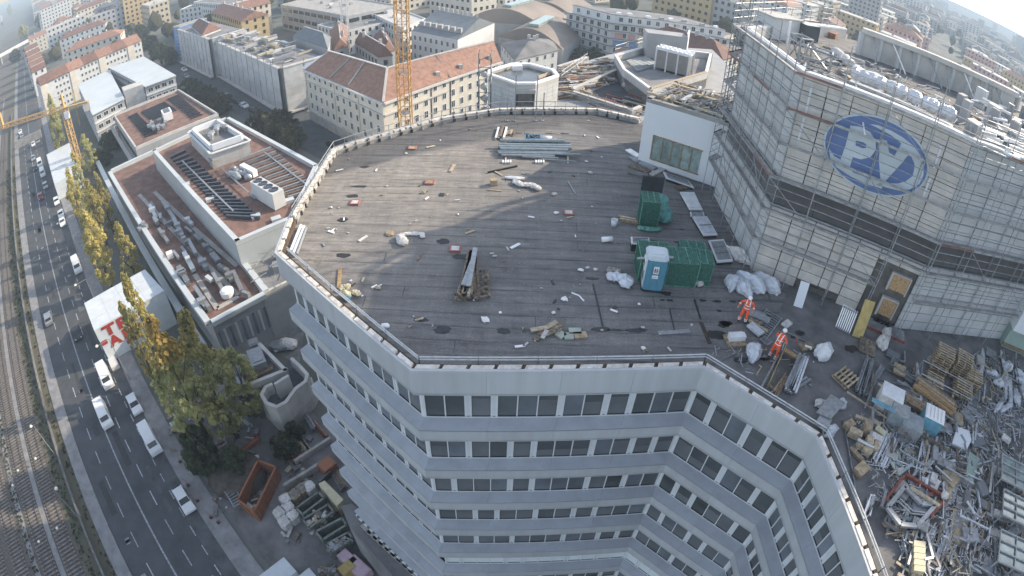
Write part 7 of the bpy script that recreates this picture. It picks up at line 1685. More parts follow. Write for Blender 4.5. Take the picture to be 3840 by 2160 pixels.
for bi,(d,p,az)in enumerate(blocks):
    L_=rg.uniform(20,34);W_=rg.uniform(11,17);swap=rg.random()<.4;a_,b_=(fu,fv)if not swap else(fv,fu)
    ju=p+Vector((rg.uniform(-4,4),rg.uniform(-4,4)));h=rg.choice((11,14,16,18,20))+rg.uniform(-1,2)
    if rg.random()<.04 and d>300:h+=rg.uniform(10,26)
    if az>14:h*=.95
    P=[ju-a_*L_/2-b_*W_/2,ju+a_*L_/2-b_*W_/2,ju+a_*L_/2+b_*W_/2,ju-a_*L_/2+b_*W_/2]
    wm_=rg.choice(col_w);flat_=rg.random()<(.35 if az<0 else .75)or h>22;rm=rg.choice(['roof_grey','concrete_light','roof_grey'])if flat_ else rg.choice(['roof_red','roof_brown','roof_slate','roof_red'])
    if bi<230:
        zone='far upper left' if az<-35 else 'upper left of centre' if az<-12 else 'top centre' if az<12 else 'top right of centre' if az<35 else 'far upper right'
        block('city_house','%s city block with a %s roof in the %s'%(wallc[wm_],roofc[rm],zone),P,h,wm_,rm,storeys=max(3,int(h/3.3)),joined=True,roof_kind='flat' if flat_ else 'hip',rise=3.4,group='city blocks in the '+zone,gap=3.4,wtype=(1.5,1.6),parapet=0,first=1.3,chim=0 if flat_ or bi>150 else rg.randint(1,4),clutter=rg.randint(1,3)if flat_ and bi<150 else 0)
    else:
        P=ccw(P);k=wm_ if wm_ in mass else 'wall_grey';mass[k].prism(P,0,h);rk=rm if rm in mass else 'roof_grey'
        if flat_:mass[rk].prism(P,h+.02,h+.3)
        else:
            m0,m1=(P[0]+P[3])/2,(P[1]+P[2])/2;mass[rk].add([(*q,h)for q in P]+[(*m0.lerp(m1,.2),h+4),(*m0.lerp(m1,.8),h+4)],[(0,1,5,4),(2,3,4,5),(1,2,5),(3,0,4)])
        if d<1000:
            for(a,b)in hull_sides(P):
                LL=(b-a).length;uu=(b-a)/LL;an=math.atan2(uu.y,uu.x);n=int(LL/5)
                for s_ in range(int(h/3.4)):
                    for i in range(n):q=a+uu*(LL*(i+.5)/n);windows_far.box((q.x,q.y,2+s_*3.3),(2.4,.2,1.6),an)
dc=thing('distant_city','mass of far city blocks fading into haze towards the horizon','city',(0,900,0));dc['kind']='stuff'
for k,mb_ in mass.items():
    if mb_.v:part('walls' if 'wall' in k else 'roofs',mb_,k,dc,kind='stuff')
if windows_far.v:part('windows',windows_far,'pane_dark',dc,kind='stuff')

tm=MB()
for i in range(900):
    az=R(rg.uniform(-62,52));d=300+1300*rg.random()**1.5
    if az>R(14):d=170+1300*rg.random()**1.6
    x,y=d*math.sin(az),d*math.cos(az);s_=(Vector((x,y))-RO.xy).dot(RL.xy)
    if-12<s_<40:continue
    k=rg.uniform(2.5,5.5);tm.blob((x,y,rg.uniform(3,9)),(k,k,k*rg.uniform(.9,1.4)),1,.28,rg=rg)
o=link('distant_trees',tm.mesh('distant_trees','leaf_brown'));o['kind']='stuff'
# ================================================================== TREES
rg=random.Random(9)
def crown_mesh(name,mt,shape,n,seed,leaf=.32,mts=None):
    """leaf faces gathered in clumps through a unit crown: x, y within 1, z 0..1"""
    r=random.Random(seed);m_=MB();clumps=[]
    for i in range(max(12,n//60)):
        z=r.random();w=(math.sin(math.pi*min(1,z*.93+.07))**(.55 if shape=='round' else .8))*(1 if shape=='round' else(1.15-.5*z));a=r.uniform(0,6.28);q=w*math.sqrt(r.uniform(.1,1))
        clumps.append((q*math.cos(a),q*math.sin(a),z,r.uniform(.13,.30)))
    S={'round':(1,1,1.3),'poplar':(1,1,4.2)}[shape]
    for i in range(n):
        c=r.choice(clumps);u=Vector((r.gauss(0,1),r.gauss(0,1),r.gauss(0,1))).normalized()*c[3]*r.uniform(.35,.95)
        p=Vector((c[0]+u.x,c[1]+u.y,c[2]+u.z/S[2]*1.0));nrm=(u*2+Vector((r.uniform(-.6,.6),r.uniform(-.6,.6),r.uniform(-.2,.9)))).normalized()
        t_=nrm.cross(Vector((0,0,1))).normalized();b_=nrm.cross(t_);k=leaf*r.uniform(.5,1.2)/3.0
        q=[p+t_*k+b_*k*.2,p+b_*k,p-t_*k*r.uniform(.6,1.2),p-b_*k*r.uniform(.5,1)]
        m_.add([(v.x,v.y,p.z+(v.z-p.z)/S[2])for v in q],[(0,1,2,3)],0 if not mts else(1 if p.z>.72+r.uniform(-.1,.1)else 0))
    me=m_.mesh(name,mts or mt);return me
CR={}
def crown(kind,mt,top=None):
    k=(kind,mt,top)
    if k not in CR:CR[k]=[crown_mesh('crown',mt,kind,5000 if kind=='poplar' else 3600,50+len(CR)*7+j,.25 if kind=='poplar' else .3,None if not top else[mt,top])for j in range(2)]
    return rg.choice(CR[k])
def tree(name,label,base,top,rad,kind,mt,topm=None,group=None,z0=0.0,clear=.12,hmin=2.2):
    b=at(base[0],base[1],z0);H=max(hmin,zat(top[0],top[1],b)-z0);t=thing(name,label,'tree',b,group)
    m_=MB();m_.tube(b,b+Vector((rg.uniform(-.3,.3),rg.uniform(-.3,.3),H*.55)),.09+H*.012,8,.05);m_.tube(b+Vector((0,0,H*.5)),b+Vector((0,0,H*.85)),.09,6,.03);part('trunk',m_,'bark',t)
    for i in range(5):
        a=rg.uniform(0,6.28);z=H*rg.uniform(.22,.6);m_=MB();m_.tube(b+Vector((0,0,z)),b+Vector((math.cos(a)*rad*.6,math.sin(a)*rad*.6,z+rad*(1.2 if kind=='poplar' else .6))),.07,5,.02);part('limb',m_,'bark',t)
    o=link('crown',crown(kind,mt,topm),t,b+Vector((0,0,H*clear)),rg.uniform(0,6.28));rad*=.84 if kind=='poplar' else 1;o.scale=(rad,rad,H*(1-clear));return t
TG='yellowing poplars beside the road'
for i,(b,tp_,r_,mt,tm,lab)in enumerate((
    ((815,1700),(640,1170),3.9,'leaf_olive','leaf_orange','tall poplar with a bright orange top, lower of the big pair'),
    ((890,1640),(745,1150),3.6,'leaf_olive','leaf_yellow','tall green poplar with a yellow tip beside the orange-topped one'),
    ((960,1560),(820,1330),3.2,'leaf_olive',None,'broad olive poplar nearest the concrete ramp'),
    ((760,1580),(620,1330),2.8,'leaf_olive',None,'olive poplar hiding the pavement left of the big pair'),
    ((650,1450),(500,1015),2.3,'leaf_yellow',None,'slim pale poplar rising over the lettered white hall'),
    ((595,1440),(455,1135),1.7,'leaf_yellow',None,'thin pale poplar covering the end of the red lettering'),
    ((425,1090),(300,800),3.3,'leaf_yellow',None,'bright yellow poplar directly above the white hall'),((520,1065),(455,830),2.5,'leaf_yellow',None,'pointed yellow poplar nearest the workshop canopy'),
    ((395,1010),(245,830),3.0,'leaf_yellow',None,'low yellow tree leaning over the parked white van'),((405,925),(285,690),2.9,'leaf_yellow',None,'yellow poplar in the middle of the row'),
    ((430,880),(375,640),2.4,'leaf_yellow',None,'yellow poplar behind the middle of the row'),((335,885),(240,640),2.8,'leaf_yellow',None,'yellow poplar overhanging the row of parked white cars'),
    ((335,780),(258,580),2.6,'leaf_olive','leaf_yellow','green yellow poplar at the upper end of the row by the pale roof'),((350,650),(310,505),3.2,'leaf_olive',None,'round olive tree right of the small orange crane mast'),
    ((245,600),(178,405),3.2,'leaf_olive',None,'olive poplar left of the small orange crane mast'),((225,520),(160,365),2.6,'leaf_olive',None,'farthest olive poplar in front of the long apartment block'))):
    tree('poplar',lab,b,tp_,r_,'poplar',mt,tm,TG)
DG='dark trees between the buildings'
for i,(b,tp_,r_,mt,lab)in enumerate((((790,1760),(735,1600),2.3,'leaf_dark','dark green tree under the big poplars'),((1110,1640),(1095,1605),1.3,'leaf_dark','dark bushy tree below the curved concrete ramp'),((1080,1700),(1050,1640),1.8,'leaf_dark','small dark tree beside the timber racks'),((900,1770),(870,1690),1.8,'leaf_dark','dark shrub left of the orange skip'),
    ((1045,520),(1010,430),5.5,'leaf_brown','brown street tree at the corner by the cream building'),((1100,560),(1075,480),3.5,'leaf_brown','second brown street tree nearer the hall roof'),((980,500),(955,425),4.0,'leaf_brown','brown street tree hiding the near pavement of the side street'),((830,420),(800,360),4.5,'leaf_brown','brown street tree beside the low solar building'),((770,390),(740,335),4.8,'leaf_brown','brown street tree before the netted buildings'),((715,350),(700,300),4.5,'leaf_dark','dark street tree behind the solar building'),
    ((640,240),(620,185),5,'leaf_dark','dark street tree before the blue house'),((600,215),(580,165),5.5,'leaf_dark','dark street tree left of the blue house'),((560,180),(545,140),5.5,'leaf_dark','dark street tree farther up the side street'),((530,150),(510,100),6,'leaf_dark','dark tree mass at the end of the apartment block'),((470,100),(455,45),7,'leaf_olive','large olive tree beyond the apartment block'),((430,70),(420,20),7,'leaf_olive','pale olive tree clump near the top left'),((400,50),(385,5),7,'leaf_dark','dark tree clump near the top left'),
    ((235,190),(220,150),5,'leaf_olive','olive courtyard tree between the red roofed rows'),((2180,250),(2165,185),4.5,'leaf_dark','dark tree at the foot of the balcony apartments, left'),((2235,240),(2220,180),4.5,'leaf_dark','dark tree at the foot of the balcony apartments, right'),((1750,60),(1735,5),9,'leaf_olive','large olive tree top behind the slate roof'),((1700,50),(1690,-10),8,'leaf_olive','second olive tree top behind the slate roof'),((1170,110),(1165,70),5,'leaf_brown','brown tree beside the parking deck'),((390,620),(380,560),3.5,'leaf_dark','dark tree below the pale metal roofed office'),((420,560),(400,500),3.5,'leaf_dark','dark tree between the office and the solar building'),
    ((60,230),(50,190),6,'leaf_dark','dark tree near the left end of the elevated road'),((90,140),(80,100),7,'leaf_olive','olive tree beyond the elevated road'),((150,100),(145,60),7,'leaf_dark','dark tree far beyond the elevated road'),((40,60),(35,20),9,'leaf_olive','hazy tree clump in the top left corner'))):
    tree('street_tree',lab,b,tp_,r_,'round',mt,None,DG,clear=.08)

# ================================================================== VEHICLES
def car_proto(kind,mt):
    t=bpy.data.objects.new('car',None);COL.objects.link(t);t['_w']=(0,0,0);t['category']='van' if kind=='van' else 'car';t['label']='x'
    L_,W_,H=(5.6,2.0,2.3)if kind=='van' else(4.4,1.8,1.45)
    if kind=='van':prof=[(-2.8,.35),(-2.8,2.15),(-2.6,2.28),(1.3,2.28),(1.75,2.1),(2.2,1.35),(2.7,1.15),(2.8,.9),(2.8,.35)]
    elif kind=='hatch':prof=[(-2.1,.32),(-2.15,.8),(-2.0,1.2),(-1.6,1.46),(.3,1.48),(1.05,1.0),(1.95,.88),(2.15,.65),(2.15,.32)]
    else:prof=[(-2.2,.32),(-2.25,.85),(-1.7,.98),(-1.15,1.40),(.35,1.43),(1.1,.98),(2.05,.84),(2.25,.6),(2.25,.32)]
    n=len(prof);vs=[]
    for s_,k in((-1,1),(1,1)):
        for x,z in prof:w=W_/2*(1 if z<1.0 or kind=='van' and z<1.4 else .84);vs.append((x,s_*w,z))
    m_=MB();m_.add(vs,[tuple(range(n)),tuple(range(2*n-1,n-1,-1))]+[(i,n+i,n+(i+1)%n,(i+1)%n)for i in range(n)])
    link('body',m_.mesh('body',mt),t)
    def pane(name,p0,p1,k=.86):
        (x0,z0),(x1,z1)=p0,p1;d=Vector((x1-x0,0,z1-z0));w0=W_/2*(.86 if z0>1.1 else .96)*k;w1=W_/2*(.84 if z1>1.1 else .96)*k
        v=[Vector((x0,-w0,z0))+d*.08,Vector((x0,w0,z0))+d*.08,Vector((x1,w1,z1))-d*.08,Vector((x1,-w1,z1))-d*.08];up=Vector((0,0,.012))+Vector((math.copysign(.012,(x0+x1)),0,0))
        g=MB();g.add([q+up for q in v],[(0,1,2,3)]);link(name,g.mesh(name,'car_glass'),t)
    pane('windscreen',*{'van':((1.75,2.1),(2.2,1.35)),'hatch':((.3,1.48),(1.05,1.0)),'car':((.35,1.43),(1.1,.98))}[kind]);pane('rear_window',*{'van':((-2.8,1.5),(-2.8,2.1)),'hatch':((-2.0,1.2),(-1.6,1.46)),'car':((-1.7,.98),(-1.15,1.40))}[kind])
    for s_ in(-1,1):
        sd=MB()
        if kind=='van':sd.add([(x,s_*(W_/2*(.84 if z>1.5 else .93)+.03),z)for x,z in[(1.15,1.4),(1.95,1.4),(1.6,2.0),(1.15,2.0)]],[(0,1,2,3)])
        else:sd.add([(x,s_*(W_/2*(.93 if z<1.1 else .85)+.02),z)for x,z in[(-1.55,1.02),(.95,1.02),(.35,1.36),(-1.15,1.36)]],[(0,1,2,3)])
        link('side_window',sd.mesh('side_window','car_glass'),t)
    w_=MB();w_.tube((0,-.11,0),(0,.11,0),.33,12);wm_=w_.mesh('wheel','tyre')
    for x in(-1.35,1.4):
        for y in(-1,1):link('wheel',wm_,t,(x*(1.2 if kind=='van' else 1),y*(W_/2-.08),.33))
    for y in(-.62,.62):
        hm=MB();hm.box((L_/2-.02,y,.72),(.06,.3,.14));link('headlight',hm.mesh('headlight','white_gloss'),t)
        tm_=MB();tm_.box((-L_/2+.0,y,.85),(.06,.22,.16));link('tail_light',tm_.mesh('tail_light','red_plastic'),t)
    return t
protos={(k,m):car_proto(k,m)for k,m in(('van','car_white'),('hatch','car_white'),('car','car_white'),('car','car_dark'),('car','car_silver'),('hatch','car_red'),('hatch','car_silver'))}
def put_car(k,m,px,py,label,flip=0,group=None,ang=None,z=.03,side=None):
    p=at(px,py,.7 if k!='van' else 1.0);p.z=z;src=protos[(k,m)];o=place(src,p,(RANG if ang is None else ang)+(math.pi if flip else 0),label,group);o['category']='van' if k=='van' else 'car';o.name='van' if k=='van' else 'car';return o
H1=lambda x,y:(x*.4969,1440+y*.4969);G5=lambda x,y:(x*.4969,720+y*.4969);C2=lambda x,y:(x*.28986,400+y*.28986);C3=lambda x,y:(560+x*.33126,y*.33126)
for k,m,q,lab,fl_ in(('hatch','car_white',H1(1385,870),'white parked car with a dark rear window, lowest in the photo',0),('van','car_white',H1(1128,412),'white parked van beside the kerb above the lowest white car',0),('hatch','car_white',H1(1012,148),'white parked hatchback under the arm of a street lamp',0),('van','car_white',H1(777,222),'white van driving on the road over the centre line',0),
    ('van','car_white',G5(790,1385),'white roofed van driving behind another van beside the white hall',0),('car','car_silver',G5(362,950),'silver car alone in the left carriageway',1),('car','car_dark',G5(577,1058),'black car driving level with the red lettering',0),('van','car_white',G5(577,548),'white van parked under the yellow trees',0),
    ('car','car_white',G5(470,222),'white car parked third in the row under the yellow trees',0),('car','car_white',G5(458,162),'white car parked second in the row under the yellow trees',0),('hatch','car_white',G5(426,66),'white car parked first in the row by the upper poplars',0),('hatch','car_red',C2(525,1158),'dark red car driving towards the bridge',0),('hatch','car_silver',C2(585,1018),'silver car parked at the kerb above the dark red car',0),
    ('van','car_white',C2(548,848),'white van behind the white truck near the pale roof',0),('van','car_white',C2(512,725),'white truck-like van driving near the pale roof',0),('car','car_dark',C2(450,790),'dark car beside the white van near the pale roof',0),('car','car_silver',C2(430,660),'silver car ahead of the white truck-like van',0),('car','car_white',C2(430,480),'white car below the low bridge wall',0),('hatch','car_silver',C2(490,440),'silver hatchback touching the low bridge wall shade',0),
    ('car','car_white',C2(262,320),'white car just beyond the low bridge wall',0),('car','car_silver',C2(280,372),'silver car between the low bridge wall and the white car',0),('hatch','car_silver',(120,330),'silver car parked by the apartment block end',0),('car','car_silver',(78,230),'silver car near the first gabled house',0)):
    put_car(k,m,q[0],q[1],lab,fl_,'cars and vans on the road').scale=(.93,.93,.93)
ang2=math.atan2(u.y,u.x)if False else None
su=(at(1250,560,0)-at(640,260,0)).normalized();sang=math.atan2(su.y,su.x)
for k,m,q,lab in(('car','car_white',C3(1068,1190),'white car parked in the side street'),('car','car_dark',C3(1010,1152),'dark car parked beyond the white one in the side street'),('car','car_dark',C3(942,1118),'second dark car up the side street'),('hatch','car_silver',C3(890,1085),'silver car up the side street by the netting'),('car','car_dark',C3(1180,1245),'dark car nearest the brown trees in the side street'),('hatch','car_dark' if False else 'car_silver',C3(1270,1290),'silver car behind the brown tree by the corner'),('car','car_dark',(1250,540),'dark car on the street below the cream building'),('hatch','car_silver',(700,285),'silver car near the blue house'),('car','car_white',(690,260),'white car near the blue house')):
    put_car(k,m,q[0],q[1],lab,0,'cars in the side street',sang,.04)
for p_ in protos.values():
    for ch in list(p_.children):bpy.data.objects.remove(ch)
    bpy.data.objects.remove(p_)

# ================================================================== ROADSIDE HALLS AND YARD
k2=crop(280,960,1273.8)
HZ=6.6
P=[at(316,1138,HZ),at(544,1011,HZ),None,at(353,1240,HZ)];P[2]=P[3]+(P[1]-P[0])*1.08
t=thing('white_hall','white box hall with red capital letters on its near wall, beside the road','hall',(P[3].x,P[3].y,0))
m_=MB();m_.prism([p.xy for p in P],0,HZ);part('wall',m_,'container_white',t)
for i in range(4):
    for j in range(3):
        a=P[0].lerp(P[1],i/4).lerp(P[3].lerp(P[2],i/4),j/3);b=P[0].lerp(P[1],(i+.985)/4).lerp(P[3].lerp(P[2],(i+.985)/4),j/3);c_=P[0].lerp(P[1],(i+.985)/4).lerp(P[3].lerp(P[2],(i+.985)/4),(j+.98)/3);d_=P[0].lerp(P[1],i/4).lerp(P[3].lerp(P[2],i/4),(j+.98)/3)
        m_=MB();m_.prism([a.xy,b.xy,c_.xy,d_.xy],HZ,HZ+.06);part('roof_panel',m_,'container_white',t)
HF=F2(P[3].xy,P[2].xy,((P[0]+P[1])/2).xy)
def lett(ch,xl,xr,zb,zt_,o=.05):
    cu=bpy.data.curves.new('letter','FONT');cu.body=ch;cu.size=1;cu.extrude=.02;cu.offset=.05;tmp=bpy.data.objects.new('letter',cu);me=bpy.data.meshes.new_from_object(tmp);bpy.data.objects.remove(tmp)
    xs=[v.co.x for v in me.vertices];ys=[v.co.y for v in me.vertices];x0,x1,y0,y1=min(xs),max(xs),min(ys),max(ys);q0=HF.p(xl,o,zb)
    for v in me.vertices:
        p=HF.p(xl+(v.co.x-x0)/(x1-x0)*(xr-xl),o+v.co.z,zb+(v.co.y-y0)/(y1-y0)*(zt_-zb))-q0;v.co=p
    me.materials.clear();me.materials.append(M['sign_red']);link('letter',me,t,q0)
def xz(px,py):return HF.hit(280+px*.6593,960+py*.6593,.05)
xT,xR=xz(150,400)[0],xz(235,380)[0];w=(xR-xT)*.86;g_=xR-xT
zt1,zm,zb1=HZ-.25,HZ*.52,.35
for i,ch in enumerate('TR'):lett(ch,xT-.2+i*g_*1.12,xT-.2+i*g_*1.12+w*1.12,4.45,6.4)
for i,ch in enumerate('AB'):x0=xT-.1+i*g_*1.15;lett(ch,x0,x0+w*1.12,2.3,4.25)
m_=MB();HF.box(m_,.1,xT-.15,.0,.05,3.4,4.2);part('letter_fragment',m_,'sign_red',t)
m_=MB();HF.box(m_,xT+g_*1.1,xT+g_*2,.0,.06,1.3,2.0);part('small_sign',m_,'sign_red',t)
m_=MB();e=HF.p(.5,1.2,0);m_.box((e.x,e.y,.4),(1.4,2.6,.8),HF.ang);part('step_block',m_,'wall_white',t)
HZ=4.9
P=[at(174,580,HZ),at(262,534,HZ),at(300,620,HZ),at(203,690,HZ)];P[2]=P[3]+(P[1]-P[0])
block('pale_hall','white roofed hall behind the upper poplars, beside the small orange crane mast',[p.xy for p in P],HZ,'container_white','container_white',wins=False,parapet=0)
yc=crop(600,1400,1793.1)
def yq(pts,z=0.05):return[yc(x,y,z)for x,y in pts]
# skips
def skip(pts,h,mt,label,fill=None,wall=.1,name='skip',ribs=0):
    P=yq(pts,h);t=thing(name,label,'skip',(P[0].x,P[0].y,.03));P=ccw([p.xy for p in P]);c=sum(P,Vector((0,0)))/4
    for i in range(4):
        m_=MB();m_.slab(P[i],P[(i+1)%4],wall,.05,h);part('side',m_,mt,t);u_=(P[(i+1)%4]-P[i]);L_=u_.length;u_=u_/L_;nv=Vector((u_.y,-u_.x))
        m_=MB();m_.slab(P[i]+nv*.06,P[(i+1)%4]+nv*.06,.22,h+.001,h+.09);part('rim',m_,mt,t)
        for k in range(int(L_/.9)):q=P[i]+u_*(.5+k*.9)+nv*.04;m_=MB();m_.box((q.x,q.y,h/2),(.1,.1,h-.1),math.atan2(u_.y,u_.x));part('rib',m_,mt,t)
    m_=MB();m_.prism([c+(p-c)*.96 for p in P],.05,.2);part('floor',m_,'soil' if mt=='skip_orange' else 'deck_grey',t)
    if fill:
        m_=MB()
        for k in range(70):w_=[rg.random()for _ in P];s_=sum(w_);q=sum((a*b for a,b in zip(P,w_)),Vector((0,0)))/s_;q=c+(q-c)*1.35;m_.box((q.x,q.y,rg.uniform(.3,h*1.05)),(rg.uniform(.2,1.1),rg.uniform(.1,.5),rg.uniform(.08,.4)),rg.uniform(0,3),rg.randrange(3))
        part('rubble',m_,fill,t,kind='stuff')
    return t
skip([(395,350),(470,378),(382,560),(312,512)],2.3,'skip_orange','large empty rust orange skip standing in the yard')
skip([(548,545),(640,478),(667,503),(577,572)],1.7,'skip_green','empty grey green skip, uppermost of the four in a row');skip([(575,590),(680,528),(704,560),(602,627)],1.7,'skip_green','skip heaped with pale rubble and film, second in the row',['debris_mix','bag_white','timber_pale']);skip([(626,640),(736,583),(755,613),(656,676)],1.7,'skip_green','empty grey green skip, third in the row');skip([(670,690),(762,640),(778,668),(690,726)],1.7,'skip_green','skip full of metal scrap, lowest in the row',['steel_dull','galvanised','debris_mix'])
for i,(x,y,mt,lab)in enumerate(((508,510,'bag_white','white bulk bag at the upper left of the group'),(545,492,'cardboard','brownish bulk bag right of the upper left white one'),(574,468,'cardboard','brownish bulk bag farthest up in the group'),(604,460,'bag_white','white bulk bag at the upper right of the group'),(519,542,'bag_white','white bulk bag in the middle of the group'),(536,577,'bag_white','white bulk bag nearest the skips'),(484,564,'bag_white','white bulk bag farthest left in the group'),(503,600,'bag_white','white bulk bag lowest in the group'))):
    c=yc(x,y,1.0);t=thing('bulk_bag',lab,'bag',(c.x,c.y,.03),'bulk bags beside the skips');m_=MB();r_=.75;rz=-.6+rg.uniform(-.1,.1)
    pts=[(c.x+math.cos(a+rz)*r_*rg.uniform(.95,1.1),c.y+math.sin(a+rz)*r_*rg.uniform(.95,1.1))for a in[math.pi/4+k*math.pi/2+e for k in range(4)for e in(-.25,.25)]]
    m_.prism(pts,.03,1.3);part('body',m_,mt,t);m_=MB();m_.blob((c.x,c.y,1.28),(.62,.58,.14),2,.12,rg=rg,flat=True);part('top',m_,'bag_white' if mt=='bag_white' else 'debris_mix',t)
P=yq([(640,445),(665,433),(742,510),(716,536)],2.3);block('site_cabin','long cream site cabin between the timber racks and the skips',[p.xy for p in P],2.3,'cabin_yellow','cabin_yellow',wins=False,parapet=0)
for i,(x,y,s_,mt,lab)in enumerate(((675,372,(1.6,1.8,1.3),'skip_orange','small orange box near the building wall in the yard'),(759,750,(2.0,1.3,1.3),'pink_plastic','pink box above the lilac one at the building foot'),(800,785,(2.6,1.6,1.3),'pink_plastic','long lilac box at the bottom edge by the building'),(757,790,(1.2,1.6,1.4),'yellow_board','yellow box beside the lilac box'))):
    c=yc(x,y,1.0);m_=MB();m_.box((c.x,c.y,s_[2]/2+.03),s_,-.65);m_.box((c.x,c.y,s_[2]+.06),(s_[0]*.9,s_[1]*.9,.06),-.65);solo('storage_box',m_,mt,lab,'box')
c=yc(310,415,0);m_=MB();m_.blob((c.x,c.y,.1),(4.2,3.4,1.6),3,.06,rg=rg,flat=True);solo('soil_heap',m_,'soil','low dark soil heap left of the orange skip','soil heap',smooth=True)
t=thing('grille_trailer','long low grey grille frame standing left of the soil heap','frame',yc(265,490,0));a,b=yc(235,432,.8),yc(303,545,.8);u_=(b-a).normalized();nn=Vector((-u_.y,u_.x,0))*1.3
for i in range(12):q=a.lerp(b,(i+.5)/12);m_=MB();m_.bar(q,q+nn,.12,.25);part('slat',m_,'galvanised',t)
for e in(Vector(),nn):m_=MB();m_.bar(a+e,b+e,.16,.3);part('side_bar',m_,'galvanised',t)
# wall stretches, racks and stacks in the yard
for i,(x0,y0,x1,y1,h,mt,lab)in enumerate(((500,455,640,370,1.2,'concrete','concrete wall along the ramp in the yard'),(645,440,690,395,1.0,'concrete_dark','short dark wall beside the orange box'),(545,355,690,262,.9,'concrete','upper concrete wall below the timber racks'),(505,345,545,395,.5,'concrete_dark','low kerb wall of the small planting bed'))):
    m_=MB();m_.slab(yc(x0,y0,h),yc(x1,y1,h),.35,0,h);solo('yard_wall',m_,mt,lab,'wall')
m_=MB();P=yq([(560,430),(650,345),(690,385),(610,470)]);m_.add([(p.x,p.y,.06)for p in P],[(0,1,2,3)]);setting('yard_ramp',m_,'pavement')
def ybundle(x0,y0,x1,y1,n,w,mt,label,layers=3,sub='beam',cat='material stack',h=.15):return bundle(lambda x,y,z:yc(x,y,z),x0,y0,x1,y1,n,w,mt,label,z=.05,layers=layers,name='material_stack',sub=sub,cat=cat,h=h,spread=.08)
ybundle(290,352,400,268,9,.22,['rust_red','skip_orange'],'rust red steel beams left of the planting bed');ybundle(205,345,275,300,8,.3,['pipe_grey','steel_dull'],'blue grey planks beside the red beams');ybundle(155,400,215,350,6,.2,['timber_pale','timber_old'],'pale timbers by the pavement edge');ybundle(530,215,600,320,10,.25,['timber','timber_old','timber_pale'],'brown timbers in the rack yard below the curved ramp');ybundle(575,150,625,230,8,.25,['steel_dull','galvanised'],'grey steel stack at the back of the rack yard');ybundle(625,200,675,260,6,.2,['rust_red','timber'],'reddish bars next to the building in the rack yard');ybundle(700,395,745,470,9,.25,['timber_old','steel_dull','timber'],'rack of thin old bars between cabin and building');ybundle(515,225,560,300,6,.3,['galvanised','bag_white','steel_dull'],'mixed grey stack at the front of the rack yard')
for i in range(190):
    zx=rg.choice(((130,400,160,320),(500,210,690,330),(220,420,320,560),(560,130,650,240),(650,620,800,800),(40,180,160,320)));x,y=rg.uniform(zx[0],max(zx[1],zx[0]+20)if zx[1]>zx[0]else zx[0]+60),rg.uniform(min(zx[2],zx[3]),max(zx[2],zx[3]))
    c=yc(x,y,.1);m_=MB();m_.box((c.x,c.y,.12+rg.uniform(0,.3)),(rg.uniform(.2,1.4),rg.uniform(.1,.6),rg.uniform(.05,.4)),rg.uniform(0,3));mt=rg.choice(['timber_old','steel_dull','galvanised','bag_white','rust_red','timber_pale','concrete_dark','debris_mix']);zn='by the pavement' if x<225 else 'round the soil heap' if x<330 else 'by the lower skips' if y>600 else 'in the rack yard';solo('yard_scrap',m_,mt,'%s scrap piece %s of the construction yard'%(DESC[mt],zn),'scrap','%s scraps %s of the yard'%(DESC[mt],zn))
for i,(x,y,lab)in enumerate(((150,512,'upper'),(205,580,'middle'),(235,600,'lower'),(80,355,'far'),(112,450,'kerbside'))):
    c=yc(x,y,.3);t=thing('traffic_barrier',lab+' red and white road works barrier by the kerb near the lowest white car','barrier',(c.x,c.y,.13));m_=MB();m_.box((c.x,c.y,.9),(1.1,.08,.2),-.5);part('bar',m_,'red_plastic',t);m_=MB();m_.box((c.x,c.y,.2),(.4,.4,.1),-.5);m_.tube((c.x,c.y,.2),(c.x,c.y,.8),.03);part('foot',m_,'tyre',t,kind='stuff')
for i,(pts,lab)in enumerate(((((385,830),(500,742),(552,800),(450,880)),'white cabin roof at the bottom edge, larger'),(((545,830),(602,785),(650,840),(590,880)),'white cabin roof at the bottom edge, smaller'))):
    P=yq(pts,3.0);block('site_cabin',lab,[p.xy for p in P],3.0,'container_white','container_white',wins=False,parapet=0)
# curved concrete ramp structure
def fz(z):return lambda x,y:f2(x,y,z)
def wallline(pts,z0,z1,th,mt,parent,name='wall_segment',fn=f2):
    P=[fn(x,y,z1)for x,y in pts]
    off2=offset([p.xy for p in P],th)
    for i in range(len(P)-1):m_=MB();m_.prism([P[i].xy,P[i+1].xy,off2[i+1],off2[i]],z0,z1);part(name,m_,mt,parent)
t=thing('concrete_ramp','curved pale concrete ramp with angular parapets beside the tall building','ramp',f2(1500,1100,0))
wallline([(1400,1035),(1330,1065),(1290,1140),(1340,1222),(1440,1262),(1530,1215),(1640,1065),(1750,985),(1765,920),(1690,835),(1590,740)],2.0,5.2,.45,'concrete_light',t)
wallline([(1300,1230),(1430,1372),(1520,1392),(1650,1270),(1800,1130),(1835,1050),(1800,960)],0,2.6,.45,'concrete_light',t)
m_=MB();m_.prism([f2(x,y,3.6).xy for x,y in((1400,1035),(1330,1065),(1300,1140),(1345,1215),(1440,1250),(1525,1205),(1635,1060),(1740,980),(1755,920),(1690,845),(1590,745),(1480,830),(1560,930))],3.0,3.6);part('ramp_deck',m_,'asphalt',t)
m_=MB();m_.prism([f2(x,y,6.2).xy for x,y in((1405,1015),(1565,915),(1585,935),(1425,1035))],0,6.2);part('upright_panel',m_,'concrete_light',t)
t=thing('service_deck','low service roof with grey plant boxes between the poplars and the ramp','building',f2(1200,900,0));dz=4.2
P=[f2(x,y,dz)for x,y in((1010,1165),(1590,930),(1275,610),(860,800))];m_=MB();m_.prism([p.xy for p in P],0,dz);part('deck',m_,'concrete_dark',t)
